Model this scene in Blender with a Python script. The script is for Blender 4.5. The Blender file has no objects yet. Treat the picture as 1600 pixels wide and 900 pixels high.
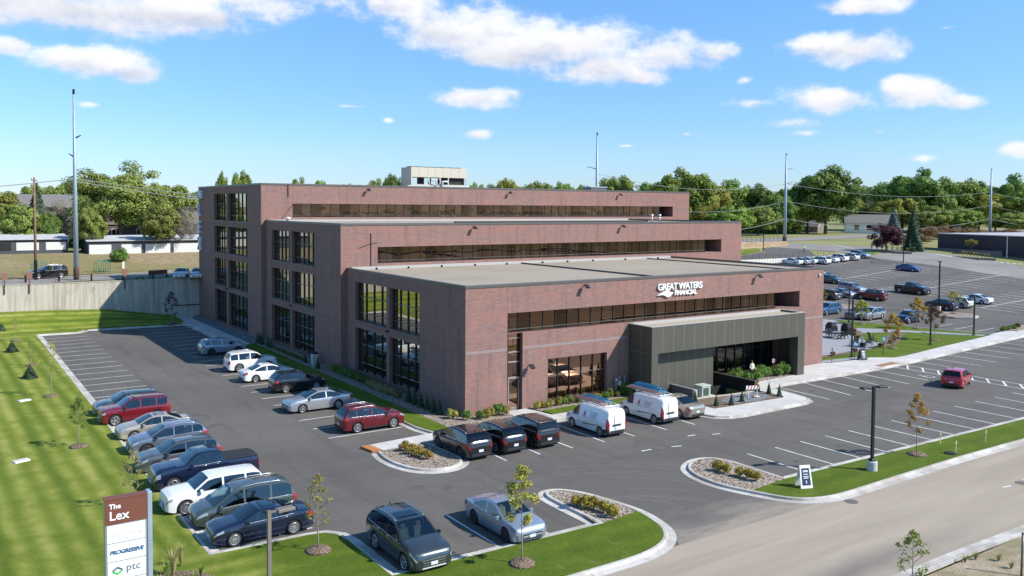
import bpy, bmesh, math, random
import numpy as np
from mathutils import Vector, Matrix
R = math.radians
C = bpy.context.scene.collection
rnd = random.Random(7)

# ------------------------------------------------------------------ camera (solved from the building's lines)
F, PITCH, ROLL, YAW, PY = 1341.24, 0.04207, -0.00626, 0.97725, 380.08
CAM = np.array([-31.503, -52.590, 15.308])
def _cam_axes():
    fw = np.array([math.cos(PITCH)*math.cos(YAW), math.cos(PITCH)*math.sin(YAW), -math.sin(PITCH)])
    r = np.array([math.sin(YAW), -math.cos(YAW), 0.0]); d = np.cross(fw, r)
    c, s = math.cos(ROLL), math.sin(ROLL)
    return c*r+s*d, -s*r+c*d, fw
CR, CD, CF = _cam_axes()
def ray(px, py):
    return CR*((px-800)/F) + CD*((py-PY)/F) + CF
def G(px, py, z=0.0):                      # pixel of the photograph -> point on the level z
    d = ray(px, py); t = (z-CAM[2])/d[2]; p = CAM+t*d
    return float(p[0]), float(p[1])
def sp(v, k=6.0):                          # soft max(0, v)
    return v if v*k > 30 else math.log1p(math.exp(v*k))/k
def smooth(t):
    t = min(1.0, max(0.0, t)); return t*t*(3-2*t)
def plane(x, y): return -4.92+.046*x+.0424*y
def low(x, y):                             # lower terrain: lots and lawns
    p = plane(x, y)
    if p < -2: return 0.0
    v = sp(p, 3.0)
    return v if v < 5.6 else 5.6+0.4*math.tanh((v-5.6)/.8)
def up(x, y):                              # upper terrain beyond the retaining walls
    l = 5.1+2.0*smooth((y-86)/24)+.004*max(0, y-110)
    r = min(6.2, max(4.42, plane(x, y)+.2))
    r = 6.0 if r > 6.0 else r
    a = smooth((x-66)/40)
    return l*(1-a)+r*a
def T(x, y):
    return up(x, y) if y > 70.0 else low(x, y)
def GT(px, py, dz=0.0, f=None):            # pixel -> point on the terrain
    f = f or T
    d = ray(px, py); t0 = 20.0; prev = None
    t = t0
    while t < 600:
        p = CAM+d*t
        if p[2] < f(p[0], p[1])+dz: break
        t += 1.0
    a, b = t-1, t
    for _ in range(30):
        m = (a+b)/2; p = CAM+d*m
        if p[2] < f(p[0], p[1])+dz: b = m
        else: a = m
    p = CAM+d*b
    return float(p[0]), float(p[1]), float(f(p[0], p[1]))
def HZ(x, y, py):                          # height at which the vertical through x, y meets picture row py
    lo, hi = -5.0, 90.0
    for _ in range(60):
        m = (lo+hi)/2; q = np.array([x, y, m])-CAM
        yy = PY+F*(q@CD)/(q@CF)
        if yy > py: lo = m
        else: hi = m
    return lo
def at_depth(px, depth):                   # plan position on the sight line of column px at a depth along the view
    d = ray(px, 330.0); t = depth/(d@CF); p = CAM+d*t
    return float(p[0]), float(p[1])

# ------------------------------------------------------------------ tags
def tag(o, label=None, cat=None, group=None, kind=None):
    if label: o['label'] = label
    if cat: o['category'] = cat
    if group: o['group'] = group
    if kind: o['kind'] = kind
    return o
def empty(name, loc=(0, 0, 0), rz=0.0, label=None, cat=None, group=None):
    o = bpy.data.objects.new(name, None); C.objects.link(o)
    o.location = loc; o.rotation_euler = (0, 0, rz); o.empty_display_size = .3
    return tag(o, label, cat, group)
def link(name, me, parent=None, loc=None, rz=None):
    o = bpy.data.objects.new(name, me); C.objects.link(o)
    if parent is not None: o.parent = parent
    if loc is not None: o.location = loc
    if rz is not None: o.rotation_euler = (0, 0, rz)
    return o
ORD = ['first', 'second', 'third', 'fourth', 'fifth', 'sixth', 'seventh', 'eighth', 'ninth', 'tenth', 'eleventh', 'twelfth',
       'thirteenth', 'fourteenth', 'fifteenth', 'sixteenth', 'seventeenth', 'eighteenth']

# ------------------------------------------------------------------ mesh builder
class MB:
    def __init__(s): s.v = []; s.f = []; s.m = []
    def add(s, vs, fs, mi=0):
        n = len(s.v); s.v += [tuple(map(float, p)) for p in vs]
        for f in fs: s.f.append([i+n for i in f]); s.m.append(mi)
        return s
    def box(s, x0, y0, z0, x1, y1, z1, mi=0):
        vs = [(x0, y0, z0), (x1, y0, z0), (x1, y1, z0), (x0, y1, z0), (x0, y0, z1), (x1, y0, z1), (x1, y1, z1), (x0, y1, z1)]
        return s.add(vs, [(3, 2, 1, 0), (4, 5, 6, 7), (0, 1, 5, 4), (1, 2, 6, 5), (2, 3, 7, 6), (3, 0, 4, 7)], mi)
    def bbox(s, x0, y0, z0, x1, y1, z1, b=.02, mi=0):      # box with chamfered vertical and top edges
        pl = lambda d: [(x0+d+b, y0+d), (x1-d-b, y0+d), (x1-d, y0+d+b), (x1-d, y1-d-b), (x1-d-b, y1-d), (x0+d+b, y1-d), (x0+d, y1-d-b), (x0+d, y0+d+b)]
        vs = [(x, y, z0) for x, y in pl(0)]+[(x, y, z1-b) for x, y in pl(0)]+[(x, y, z1) for x, y in pl(b)]
        fs = [tuple(range(7, -1, -1)), tuple(range(16, 24))]
        for k in (0, 8): fs += [(k+i, k+(i+1) % 8, k+8+(i+1) % 8, k+8+i) for i in range(8)]
        return s.add(vs, fs, mi)
    def prism(s, poly, z0, z1, mi=0, side=None):
        n = len(poly)
        vs = [(x, y, z0) for x, y in poly]+[(x, y, z1) for x, y in poly]
        s.add(vs, [tuple(range(n, 2*n))], mi)
        k = len(s.v)-2*n
        for i in range(n):
            j = (i+1) % n; s.f.append([k+i, k+j, k+n+j, k+n+i]); s.m.append(mi if side is None else side)
        return s
    def tube(s, pts, r, n=8, mi=0, caps=True):
        pts = [np.array(p, float) for p in pts]; rs = r if isinstance(r, (list, tuple)) else [r]*len(pts)
        ring = []; k0 = len(s.v); up_ = None
        for i, p in enumerate(pts):
            t = pts[min(i+1, len(pts)-1)]-pts[max(i-1, 0)]; t /= max(np.linalg.norm(t), 1e-9)
            if up_ is None:
                a = np.array([1, 0, 0.]) if abs(t[2]) > .9 else np.array([0, 0, 1.])
            else: a = up_
            u = np.cross(t, a); u /= max(np.linalg.norm(u), 1e-9); w = np.cross(u, t); up_ = w
            for j in range(n):
                an = 2*math.pi*j/n; s.v.append(tuple(p+rs[i]*(math.cos(an)*u+math.sin(an)*w)))
        for i in range(len(pts)-1):
            for j in range(n):
                s.f.append([k0+i*n+j, k0+i*n+(j+1) % n, k0+(i+1)*n+(j+1) % n, k0+(i+1)*n+j]); s.m.append(mi)
        if caps:
            s.f.append([k0+j for j in range(n)][::-1]); s.m.append(mi)
            s.f.append([k0+(len(pts)-1)*n+j for j in range(n)]); s.m.append(mi)
        return s
    def bar(s, a, b, w, h, mi=0):              # rectangular bar from a to b (w across, h up)
        a = np.array(a, float); b = np.array(b, float); t = b-a; t /= np.linalg.norm(t)
        k = np.array([0, 0, 1.]) if abs(t[2]) < .95 else np.array([0, 1., 0])
        u = np.cross(t, k); u /= np.linalg.norm(u); q = np.cross(u, t)
        vs = [p+sx*u*w/2+sz*q*h/2 for p in (a, b) for sx, sz in ((-1, -1), (1, -1), (1, 1), (-1, 1))]
        return s.add(vs, [(3, 2, 1, 0), (4, 5, 6, 7), (0, 1, 5, 4), (1, 2, 6, 5), (2, 3, 7, 6), (3, 0, 4, 7)], mi)
    def lathe(s, prof, n=16, axis='z', c=(0, 0, 0), mi=0):
        k0 = len(s.v)
        for r, h in prof:
            for j in range(n):
                a = 2*math.pi*j/n; p, q = r*math.cos(a), r*math.sin(a)
                s.v.append((c[0]+p, c[1]+q, c[2]+h) if axis == 'z' else (c[0]+p, c[1]+h, c[2]+q))
        for i in range(len(prof)-1):
            for j in range(n):
                s.f.append([k0+i*n+j, k0+i*n+(j+1) % n, k0+(i+1)*n+(j+1) % n, k0+(i+1)*n+j]); s.m.append(mi)
        if prof[0][0] > 1e-4: s.f.append([k0+j for j in range(n)][::-1]); s.m.append(mi)
        if prof[-1][0] > 1e-4: s.f.append([k0+(len(prof)-1)*n+j for j in range(n)]); s.m.append(mi)
        return s
    def ball(s, c, r, n=8, mi=0):
        rx, ry, rz = r if isinstance(r, (list, tuple)) else (r, r, r)
        k0 = len(s.v); m = n//2+1
        for i in range(m+1):
            a = math.pi*i/m
            for j in range(n):
                b = 2*math.pi*j/n
                s.v.append((c[0]+rx*math.sin(a)*math.cos(b), c[1]+ry*math.sin(a)*math.sin(b), c[2]+rz*math.cos(a)))
        for i in range(m):
            for j in range(n):
                s.f.append([k0+i*n+j, k0+(i+1)*n+j, k0+(i+1)*n+(j+1) % n, k0+i*n+(j+1) % n]); s.m.append(mi)
        return s
    def mesh(s, name, mats, smooth=False, recalc=True, ang=None):
        me = bpy.data.meshes.new(name); me.from_pydata(s.v, [], s.f)
        for m in (mats if isinstance(mats, (list, tuple)) else [mats]): me.materials.append(m)
        me.polygons.foreach_set('material_index', s.m)
        if recalc:
            bm = bmesh.new(); bm.from_mesh(me); bmesh.ops.remove_doubles(bm, verts=bm.verts, dist=1e-5)
            bmesh.ops.recalc_face_normals(bm, faces=bm.faces); bm.to_mesh(me); bm.free()
        if smooth or ang:
            me.polygons.foreach_set('use_smooth', [True]*len(me.polygons))
            if ang: me.set_sharp_from_angle(angle=R(ang))
        me.update(); return me
    def build(s, name, mats, parent=None, smooth=False, loc=None, rz=None, ang=None, recalc=True):
        return link(name, s.mesh(name, mats, smooth, recalc, ang), parent, loc, rz)

# ------------------------------------------------------------------ materials
def mat(name, base=(.5, .5, .5), rough=.6, metal=0.0, spec=.5, coat=0.0):
    m = bpy.data.materials.new(name); m.use_nodes = True
    b = m.node_tree.nodes['Principled BSDF']
    b.inputs['Base Color'].default_value = (*base, 1); b.inputs['Roughness'].default_value = rough
    b.inputs['Metallic'].default_value = metal; b.inputs['Specular IOR Level'].default_value = spec
    b.inputs['Coat Weight'].default_value = coat; b.inputs['Coat Roughness'].default_value = .04
    return m
class NT:
    def __init__(s, m): s.t = m.node_tree; s.n = s.t.nodes; s.l = s.t.links; s.b = s.n.get('Principled BSDF')
    def node(s, typ, **kw):
        n = s.n.new(typ)
        for k, v in kw.items():
            if k.startswith('i_'): n.inputs[k[2:].replace('_', ' ')].default_value = v
            else: setattr(n, k, v)
        return n
    def con(s, a, b): s.l.new(a, b)
    def pos(s): return s.node('ShaderNodeNewGeometry').outputs['Position']
    def noise(s, scale, detail=4, rough=.55, vec=None, dist=0.0):
        n = s.node('ShaderNodeTexNoise'); n.inputs['Scale'].default_value = scale; n.inputs['Detail'].default_value = detail
        n.inputs['Roughness'].default_value = rough; n.inputs['Distortion'].default_value = dist
        s.con(vec if vec is not None else s.pos(), n.inputs['Vector']); return n.outputs['Fac']
    def ramp(s, fac, stops):
        n = s.node('ShaderNodeValToRGB'); e = n.color_ramp.elements
        while len(e) < len(stops): e.new(.5)
        for q, (p, c) in zip(e, stops): q.position = p; q.color = (*c, 1) if len(c) == 3 else c
        s.con(fac, n.inputs['Fac']); return n.outputs['Color']
    def mix(s, fac, a, b, mode='MIX'):
        n = s.node('ShaderNodeMix', data_type='RGBA', blend_type=mode)
        for v, i in ((fac, 0), (a, 6), (b, 7)):
            if isinstance(v, (int, float)): n.inputs[i].default_value = v
            elif isinstance(v, tuple): n.inputs[i].default_value = (*v, 1)
            else: s.con(v, n.inputs[i])
        return n.outputs[2]
    def math(s, op, a, b=None, c=None, clamp=False):
        n = s.node('ShaderNodeMath', operation=op, use_clamp=clamp)
        for i, v in enumerate((a, b, c)):
            if v is None: continue
            if isinstance(v, (int, float)): n.inputs[i].default_value = v
            else: s.con(v, n.inputs[i])
        return n.outputs[0]
    def mapping(s, vec, scale=(1, 1, 1), rot=(0, 0, 0), loc=(0, 0, 0)):
        n = s.node('ShaderNodeMapping'); n.inputs['Scale'].default_value = scale; n.inputs['Rotation'].default_value = rot
        n.inputs['Location'].default_value = loc; s.con(vec, n.inputs['Vector']); return n.outputs[0]
    def bump(s, h, strength=.3, dist=.02):
        n = s.node('ShaderNodeBump'); n.inputs['Strength'].default_value = strength; n.inputs['Distance'].default_value = dist
        s.con(h, n.inputs['Height']); s.con(n.outputs[0], s.b.inputs['Normal'])
    def color(s, c): s.con(c, s.b.inputs['Base Color'])

def noisy(name, c1, c2, scale=3, rough=.85, detail=6, c3=None, scale2=.15, amt=.5, bump=0, bscale=30, bdist=.02, metal=0, spec=.3):
    m = mat(name, c1, rough, metal, spec); t = NT(m)
    n = t.noise(scale, detail, .65)
    col = t.ramp(n, [(.32, c1), (.68, c2)])
    if c3:
        n2 = t.noise(scale2, 3)
        f = t.math('MULTIPLY', t.ramp(n2, [(.42, (0, 0, 0)), (.62, (1, 1, 1))]), amt)
        col = t.mix(f, col, c3)
    t.color(col)
    if bump: t.bump(t.noise(bscale, 5, .7), bump, bdist)
    return m

M = {}
# brick: one texture for walls facing x and walls facing y
def brick_mat():
    m = mat('brick', (.3, .15, .13), .85, 0, .25); t = NT(m)
    sep = t.node('ShaderNodeSeparateXYZ'); t.con(t.pos(), sep.inputs[0])
    u = t.math('ADD', sep.outputs[0], sep.outputs[1])
    cb = t.node('ShaderNodeCombineXYZ'); t.con(u, cb.inputs[0]); t.con(sep.outputs[2], cb.inputs[1])
    b = t.node('ShaderNodeTexBrick'); t.con(cb.outputs[0], b.inputs['Vector'])
    b.inputs['Color1'].default_value = (.315, .160, .128, 1); b.inputs['Color2'].default_value = (.195, .118, .104, 1)
    b.inputs['Mortar'].default_value = (.255, .195, .178, 1); b.inputs['Scale'].default_value = 1
    b.inputs['Brick Width'].default_value = .32; b.inputs['Row Height'].default_value = .105; b.inputs['Mortar Size'].default_value = .010
    b.inputs['Bias'].default_value = -.1
    v = t.mapping(t.pos(), (.35, .35, 4.2)); n = t.noise(1.1, 5, .65, v)
    col = t.mix(t.ramp(n, [(.42, (0, 0, 0)), (.68, (.6, .6, .6))]), b.outputs['Color'], (.215, .152, .138))
    v = t.mapping(t.pos(), (.22, .22, 1.5)); n2 = t.noise(.8, 5, .65, v)
    col = t.mix(t.ramp(n2, [(.46, (0, 0, 0)), (.72, (.75, .75, .75))]), col, (.330, .155, .118))
    v3 = t.mapping(t.pos(), (1.3, 1.3, .12)); n3 = t.noise(1.2, 4, .6, v3)
    col = t.mix(t.ramp(n3, [(.52, (0, 0, 0)), (.78, (.6, .6, .6))]), col, (.125, .090, .084))
    v4 = t.mapping(t.pos(), (.8, .8, .18)); n4 = t.noise(.7, 6, .7, v4); col = t.mix(t.ramp(n4, [(.6, (0, 0, 0)), (.8, (.35, .35, .35))]), col, (.33, .27, .25))
    t.color(col); t.bump(b.outputs['Fac'], .25, -.01)
    return m
M['brick'] = brick_mat()
M['joint'] = mat('control_joint_sealant', (.10, .07, .065), .8)
M['band'] = noisy('pale_brick_course', (.30, .25, .24), (.24, .19, .185), 4)
def asphalt(name, a, b, streak=True):
    m = mat(name, a, .88, 0, .25); t = NT(m)
    col = t.ramp(t.noise(55, 4, .7), [(.3, tuple(x*.82 for x in a)), (.7, tuple(x*1.16 for x in b))])
    f = t.ramp(t.noise(.11, 5, .6, None, .6), [(.38, (0, 0, 0)), (.64, (1, 1, 1))])
    col = t.mix(t.math('MULTIPLY', f, .8), col, tuple(x*1.25 for x in b))
    if streak:
        v = t.mapping(t.pos(), (.05, 1.1, 1)); s1 = t.ramp(t.noise(1.0, 5, .65, v, .4), [(.48, (0, 0, 0)), (.72, (1, 1, 1))])
        col = t.mix(t.math('MULTIPLY', s1, .4), col, tuple(x*1.35 for x in b))
        v = t.mapping(t.pos(), (.9, .06, 1)); s2 = t.ramp(t.noise(1.0, 5, .65, v, .4), [(.5, (0, 0, 0)), (.7, (1, 1, 1))])
        col = t.mix(t.math('MULTIPLY', s2, .4), col, tuple(x*.72 for x in a))
        sp_ = t.ramp(t.noise(.55, 2, .4, None, .3), [(.66, (0, 0, 0)), (.74, (1, 1, 1))])
        col = t.mix(t.math('MULTIPLY', sp_, .45), col, tuple(x*.6 for x in a))
    t.color(col); t.bump(t.noise(90, 3, .7), .25, .008)
    return m
M['asphalt'] = asphalt('asphalt', (.096, .089, .080), (.110, .102, .091))
M['asphalt_old'] = asphalt('asphalt_old', (.20, .187, .170), (.235, .22, .20))
def dusty_road():
    m = mat('dusty_road', (.3, .27, .23), .92, 0, .2); t = NT(m)
    v = t.mapping(t.pos(), (.05, .55, 1)); n = t.noise(1.3, 6, .6, v, .5)
    col = t.ramp(n, [(.25, (.29, .243, .19)), (.52, (.355, .298, .232)), (.8, (.405, .342, .268))])
    sep = t.node('ShaderNodeSeparateXYZ'); t.con(t.pos(), sep.inputs[0])
    d = t.math('ADD', sep.outputs[1], t.math('MULTIPLY', t.noise(.35, 3), 1.6))
    w = t.math('SUBTRACT', 1, t.math('ABSOLUTE', t.math('DIVIDE', t.math('ADD', d, 30.3), 1.3)), None, True)
    x2 = t.math('SUBTRACT', 1, t.math('ABSOLUTE', t.math('DIVIDE', t.math('ADD', sep.outputs[0], 0), 12)), None, True)
    col = t.mix(t.math('MULTIPLY', t.math('MULTIPLY', w, x2), .9), col, (.15, .135, .125))
    # dust thins out into the lot entrance
    t.color(t.mix(t.ramp(t.noise(26, 4, .7), [(.3, (0, 0, 0)), (.7, (.16, .16, .16))]), col, (.18, .16, .14)))
    t.bump(t.noise(14, 6, .7), .3, .02)
    return m
M['dust'] = dusty_road()
def apron_mat():
    m = mat('dust_over_asphalt', (.2, .19, .17), .9, 0, .2); t = NT(m)
    sep = t.node('ShaderNodeSeparateXYZ'); t.con(t.pos(), sep.inputs[0])
    v = t.mapping(t.pos(), (.35, 1.0, 1), (0, 0, .5)); n = t.noise(.8, 6, .65, v, .5)
    d = t.math('ADD', t.math('DIVIDE', t.math('ADD', sep.outputs[1], 21.6), -4.0), t.math('MULTIPLY', t.math('SUBTRACT', n, .5), 1.9))
    col = t.ramp(d, [(.05, (.110, .102, .091)), (.4, (.165, .149, .128)), (.9, (.30, .255, .205))])
    t.color(t.mix(t.ramp(t.noise(40, 4, .7), [(.3, (0, 0, 0)), (.7, (.2, .2, .2))]), col, (.12, .115, .105))); return m
M['apron'] = apron_mat()
M['concrete'] = noisy('concrete', (.49, .47, .44), (.58, .56, .53), 1.2, .85, 6, (.40, .385, .36), .4, .5, .15, 40, .006)
M['kerb'] = noisy('kerb_concrete', (.42, .395, .36), (.60, .575, .53), 1.7, .85, 8, (.32, .29, .25), .45, .8, .2, 30, .01)
M['greywalk'] = noisy('grey_stamped_concrete', (.25, .25, .27), (.33, .33, .35), 1.5, .8)
def wall_conc():
    m = mat('board_marked_concrete', (.4, .37, .32), .9, 0, .2); t = NT(m)
    v = t.mapping(t.pos(), (1.1, 1.1, .06)); n = t.noise(2.4, 6, .65, v)
    col = t.ramp(n, [(.28, (.30, .27, .225)), (.5, (.46, .42, .355)), (.7, (.58, .54, .47))])
    v = t.mapping(t.pos(), (.5, .5, .25)); st = t.ramp(t.noise(1.1, 5, .7, v), [(.56, (0, 0, 0)), (.74, (.8, .8, .8))])
    t.color(t.mix(st, col, (.27, .21, .14))); t.bump(t.noise(3, 3, .5, t.mapping(t.pos(), (3, 3, .02))), .5, .03)
    return m
M['wallc'] = wall_conc()
def lawn_mat():
    m = mat('mown_lawn', (.1, .15, .03), .9, 0, .15); t = NT(m)
    sep = t.node('ShaderNodeSeparateXYZ'); t.con(t.pos(), sep.inputs[0])
    wob = t.math('MULTIPLY', t.noise(.2, 3), .55)
    def stripes(src, per):
        s_ = t.math('SINE', t.math('MULTIPLY', t.math('ADD', src, wob), 2*math.pi/per))
        return t.math('ADD', t.math('MULTIPLY', s_, .5), .5)
    sx = stripes(t.math('ADD', sep.outputs[0], t.math('MULTIPLY', sep.outputs[1], .028)), 1.16); sx2 = stripes(t.math('ADD', sep.outputs[0], .3), 3.1); sx = t.mix(.38, sx, sx2); sy = t.mix(.4, stripes(sep.outputs[1], 1.5), stripes(sep.outputs[1], 3.7))
    far = t.math('MULTIPLY', t.math('SUBTRACT', sep.outputs[1], 56), .25, None, True)
    near = t.math('MULTIPLY', t.math('SUBTRACT', -13, sep.outputs[1]), .3, None, True)
    st = t.mix(t.math('MAXIMUM', far, near), sx, sy)
    right = t.math('MULTIPLY', t.math('SUBTRACT', sep.outputs[0], -21), .5, None, True)
    amt = t.math('SUBTRACT', .95, t.math('MULTIPLY', t.math('MULTIPLY', right, t.math('SUBTRACT', 1, far)), .7))
    fine = t.noise(5.5, 7, .8); big = t.noise(.42, 5, .65)
    jit = t.ramp(t.noise(.6, 4, .6), [(.35, (.45, .45, .45)), (.6, (1, 1, 1))])
    sfac = t.math('MULTIPLY', t.math('MULTIPLY', st, amt), jit)
    base = t.math('SUBTRACT', .13, t.math('MULTIPLY', right, .07))
    f = t.math('ADD', t.math('ADD', t.math('MULTIPLY', sfac, .40), base), t.math('ADD', t.math('MULTIPLY', fine, .38), t.math('MULTIPLY', big, .22)))
    col = t.ramp(f, [(.24, (.048, .088, .010)), (.42, (.10, .150, .014)), (.60, (.195, .235, .034)), (.80, (.33, .335, .085))])
    dry = t.ramp(t.noise(.9, 5, .7), [(.58, (0, 0, 0)), (.74, (.5, .5, .5))])
    t.color(t.mix(dry, col, (.27, .255, .085))); t.bump(t.noise(14, 6, .85), .9, .07)
    return m
M['lawn'] = lawn_mat()
M['dry_grass'] = noisy('dry_grass', (.19, .14, .075), (.36, .28, .17), 1.1, .95, 7, (.20, .18, .06), .07, .7, .7, 5, .15)
M['far_grass'] = noisy('far_grass', (.22, .21, .08), (.30, .28, .12), 1.1, .95, 6, (.15, .17, .05), .05, .6)
M['dirt'] = noisy('sandy_dirt', (.30, .24, .165), (.43, .35, .25), 2.6, .95, 7, (.16, .15, .06), .55, .6, .7, 9, .08)
def stones(name, cs, scale=9, rough=.9):
    m = mat(name, cs[0], rough, 0, .25); t = NT(m)
    v = t.node('ShaderNodeTexVoronoi'); v.inputs['Scale'].default_value = scale; t.con(t.pos(), v.inputs['Vector'])
    s2 = t.node('ShaderNodeSeparateColor'); t.con(v.outputs['Color'], s2.inputs[0])
    col = t.ramp(s2.outputs[0], [(i/(len(cs)-1), c) for i, c in enumerate(cs)])
    e = t.ramp(v.outputs['Distance'], [(.3, (1, 1, 1)), (.75, (.35, .33, .31))])
    t.color(t.mix(1, col, e, 'MULTIPLY')); t.bump(v.outputs['Distance'], 1, -.05)
    return m
M['rock'] = stones('river_rock', [(.26, .19, .14), (.46, .38, .30), (.30, .25, .21), (.58, .50, .42)], 8)
M['greyrock'] = stones('grey_trap_rock', [(.16, .17, .19), (.34, .36, .39), (.24, .25, .28)], 8)
M['mulch'] = stones('wood_mulch', [(.16, .11, .075), (.33, .25, .18), (.24, .17, .12)], 14)
M['roof'] = noisy('roof_gravel', (.285, .240, .182), (.385, .330, .258), 5, .95, 8, (.265, .228, .178), .16, .5, .3, 16, .02)
M['roof2'] = noisy('roof_gravel_far', (.29, .25, .20), (.37, .325, .265), 5, .95, 7, (.27, .245, .21), .2, .5)
M['coping'] = mat('coping_metal', (.13, .125, .115), .45, .5)
M['flash'] = mat('pale_flashing', (.40, .39, .37), .7)
M['bronze'] = mat('dark_bronze_frame', (.045, .042, .038), .4, .5)
M['silframe'] = mat('window_mullion', (.16, .15, .135), .4, .6)
M['panel'] = noisy('olive_grey_metal_panel', (.100, .096, .076), (.110, .106, .084), .4, .55, 3, metal=.3)
M['panel_seam'] = mat('panel_seam', (.30, .285, .24), .5, .3)
M['black'] = mat('matt_black', (.012, .012, .013), .7)
M['blackmetal'] = mat('black_painted_metal', (.018, .018, .02), .4, .2)
M['white'] = noisy('white_paint', (.74, .74, .73), (.82, .82, .81), 2, .5)
M['line'] = noisy('worn_line_paint', (.62, .62, .60), (.80, .80, .78), 9, .7, 6, (.36, .36, .35), 1.3, .45)
M['signwhite'] = mat('sign_face_white', (.84, .85, .86), .35)
M['letter'] = mat('white_letter', (.85, .85, .84), .4)
M['alu'] = mat('aluminium', (.50, .53, .56), .38, .75)
M['galv'] = noisy('galvanised_steel', (.30, .37, .44), (.36, .43, .50), 1.2, .55, 3, metal=.35)
M['wood_pole'] = noisy('pole_wood', (.16, .10, .065), (.26, .17, .11), 2, .9)
M['signbrown'] = noisy('brown_sign_panel', (.155, .058, .038), (.175, .066, .044), .6, .5, 3)
M['postbrown'] = mat('brown_post', (.14, .055, .035), .7)
def glass_mat(name, tint, dark, mixf, wav, ws, pane=None):
    m = mat(name, dark, .03); t = NT(m)
    g = t.node('ShaderNodeBsdfGlossy'); g.inputs['Color'].default_value = (*tint, 1); g.inputs['Roughness'].default_value = .012
    d = t.node('ShaderNodeBsdfDiffuse'); d.inputs['Color'].default_value = (*dark, 1)
    bp = t.node('ShaderNodeBump'); bp.inputs['Strength'].default_value = wav; bp.inputs['Distance'].default_value = .02
    t.con(t.noise(ws, 2, .4), bp.inputs['Height']); t.con(bp.outputs[0], g.inputs['Normal'])
    mx = t.node('ShaderNodeMixShader'); mx.inputs[0].default_value = mixf
    if pane:
        sp3 = t.node('ShaderNodeSeparateXYZ'); t.con(t.pos(), sp3.inputs[0])
        wn = t.node('ShaderNodeTexWhiteNoise', noise_dimensions='1D'); t.con(t.math('FLOOR', t.math('DIVIDE', t.math('SUBTRACT', sp3.outputs[0], pane[0]), pane[1])), wn.inputs['W'])
        t.con(t.math('ADD', mixf-.24, t.math('MULTIPLY', wn.outputs['Value'], .42)), mx.inputs[0])
        bl = t.node('ShaderNodeTexWhiteNoise', noise_dimensions='1D'); t.con(t.math('ADD', 7.3, t.math('FLOOR', t.math('DIVIDE', t.math('SUBTRACT', sp3.outputs[0], pane[0]), pane[1]))), bl.inputs['W'])
        cc = t.mix(t.math('GREATER_THAN', bl.outputs['Value'], .72), dark, (.035, .027, .021)); t.con(cc, d.inputs['Color'])
    t.con(d.outputs[0], mx.inputs[1]); t.con(g.outputs[0], mx.inputs[2])
    t.con(mx.outputs[0], t.n['Material Output'].inputs['Surface'])
    return m
M['glass_side'] = glass_mat('reflective_glass_grey', (.60, .58, .52), (.012, .012, .012), .72, .05, .5)
M['glass_front'] = glass_mat('reflective_glass_bronze', (.60, .36, .25), (.014, .010, .008), .62, .22, .55)
M['glass_rib'] = glass_mat('reflective_glass_bronze_dark', (.21, .135, .10), (.008, .007, .006), .55, .6, .55, (3.63, 1.1905))
M['glass_dark'] = glass_mat('smoked_glass', (.35, .33, .31), (.01, .01, .01), .4, .05, .5)
# foliage
def leaf_mat(name, dark, mid, light, patch=.35, transl=.25):
    m = mat(name, mid, .65, 0, .25); t = NT(m)
    geo = t.node('ShaderNodeNewGeometry'); ob = t.node('ShaderNodeObjectInfo')
    n = t.noise(patch, 3, .6)
    f = t.math('ADD', t.math('MULTIPLY', geo.outputs['Random Per Island'], .5), t.math('MULTIPLY', n, .5))
    col = t.ramp(f, [(.22, dark), (.5, mid), (.8, light)])
    hs = t.node('ShaderNodeHueSaturation')
    t.con(t.math('ADD', .485, t.math('MULTIPLY', ob.outputs['Random'], .03)), hs.inputs['Hue'])
    t.con(t.math('ADD', .8, t.math('MULTIPLY', ob.outputs['Random'], .4)), hs.inputs['Value']); t.con(col, hs.inputs['Color'])
    t.color(hs.outputs[0])
    tr = t.node('ShaderNodeBsdfTranslucent'); t.con(hs.outputs[0], tr.inputs['Color'])
    mx = t.node('ShaderNodeMixShader'); mx.inputs[0].default_value = transl
    t.con(t.b.outputs[0], mx.inputs[1]); t.con(tr.outputs[0], mx.inputs[2]); t.con(mx.outputs[0], t.n['Material Output'].inputs['Surface'])
    return m
M['leaf'] = leaf_mat('leaf_green', (0.095, 0.163, 0.032), (0.192, 0.286, 0.047), (0.359, 0.421, 0.070))
M['leaf_deep'] = leaf_mat('leaf_deep_green', (0.068, 0.131, 0.029), (0.136, 0.222, 0.046), (0.239, 0.329, 0.062))
M['leaf_yellow'] = leaf_mat('leaf_yellowing', (0.155, 0.181, 0.036), (0.294, 0.311, 0.057), (0.494, 0.442, 0.072))
M['leaf_olive'] = leaf_mat('leaf_olive', (0.123, 0.156, 0.039), (0.228, 0.274, 0.058), (0.351, 0.393, 0.098))
M['leaf_bare'] = leaf_mat('leaf_greyed', (0.164, 0.140, 0.108), (0.253, 0.221, 0.171), (0.354, 0.316, 0.240))
M['leaf_purple'] = leaf_mat('leaf_purple', (0.040, 0.014, 0.021), (0.086, 0.025, 0.037), (0.149, 0.046, 0.057))
M['leaf_rust'] = leaf_mat('leaf_rust', (0.138, 0.081, 0.046), (0.230, 0.138, 0.069), (0.322, 0.207, 0.103))
M['leaf_autumn'] = leaf_mat('leaf_autumn_gold', (0.230, 0.127, 0.029), (0.414, 0.241, 0.057), (0.598, 0.391, 0.103))
M['leaf_lime'] = leaf_mat('leaf_lime_gold', (0.184, 0.184, 0.034), (0.368, 0.345, 0.069), (0.575, 0.506, 0.149))
M['leaf_gold'] = leaf_mat('leaf_gold_shrub', (0.207, 0.161, 0.023), (0.380, 0.287, 0.046), (0.529, 0.414, 0.092))
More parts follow.
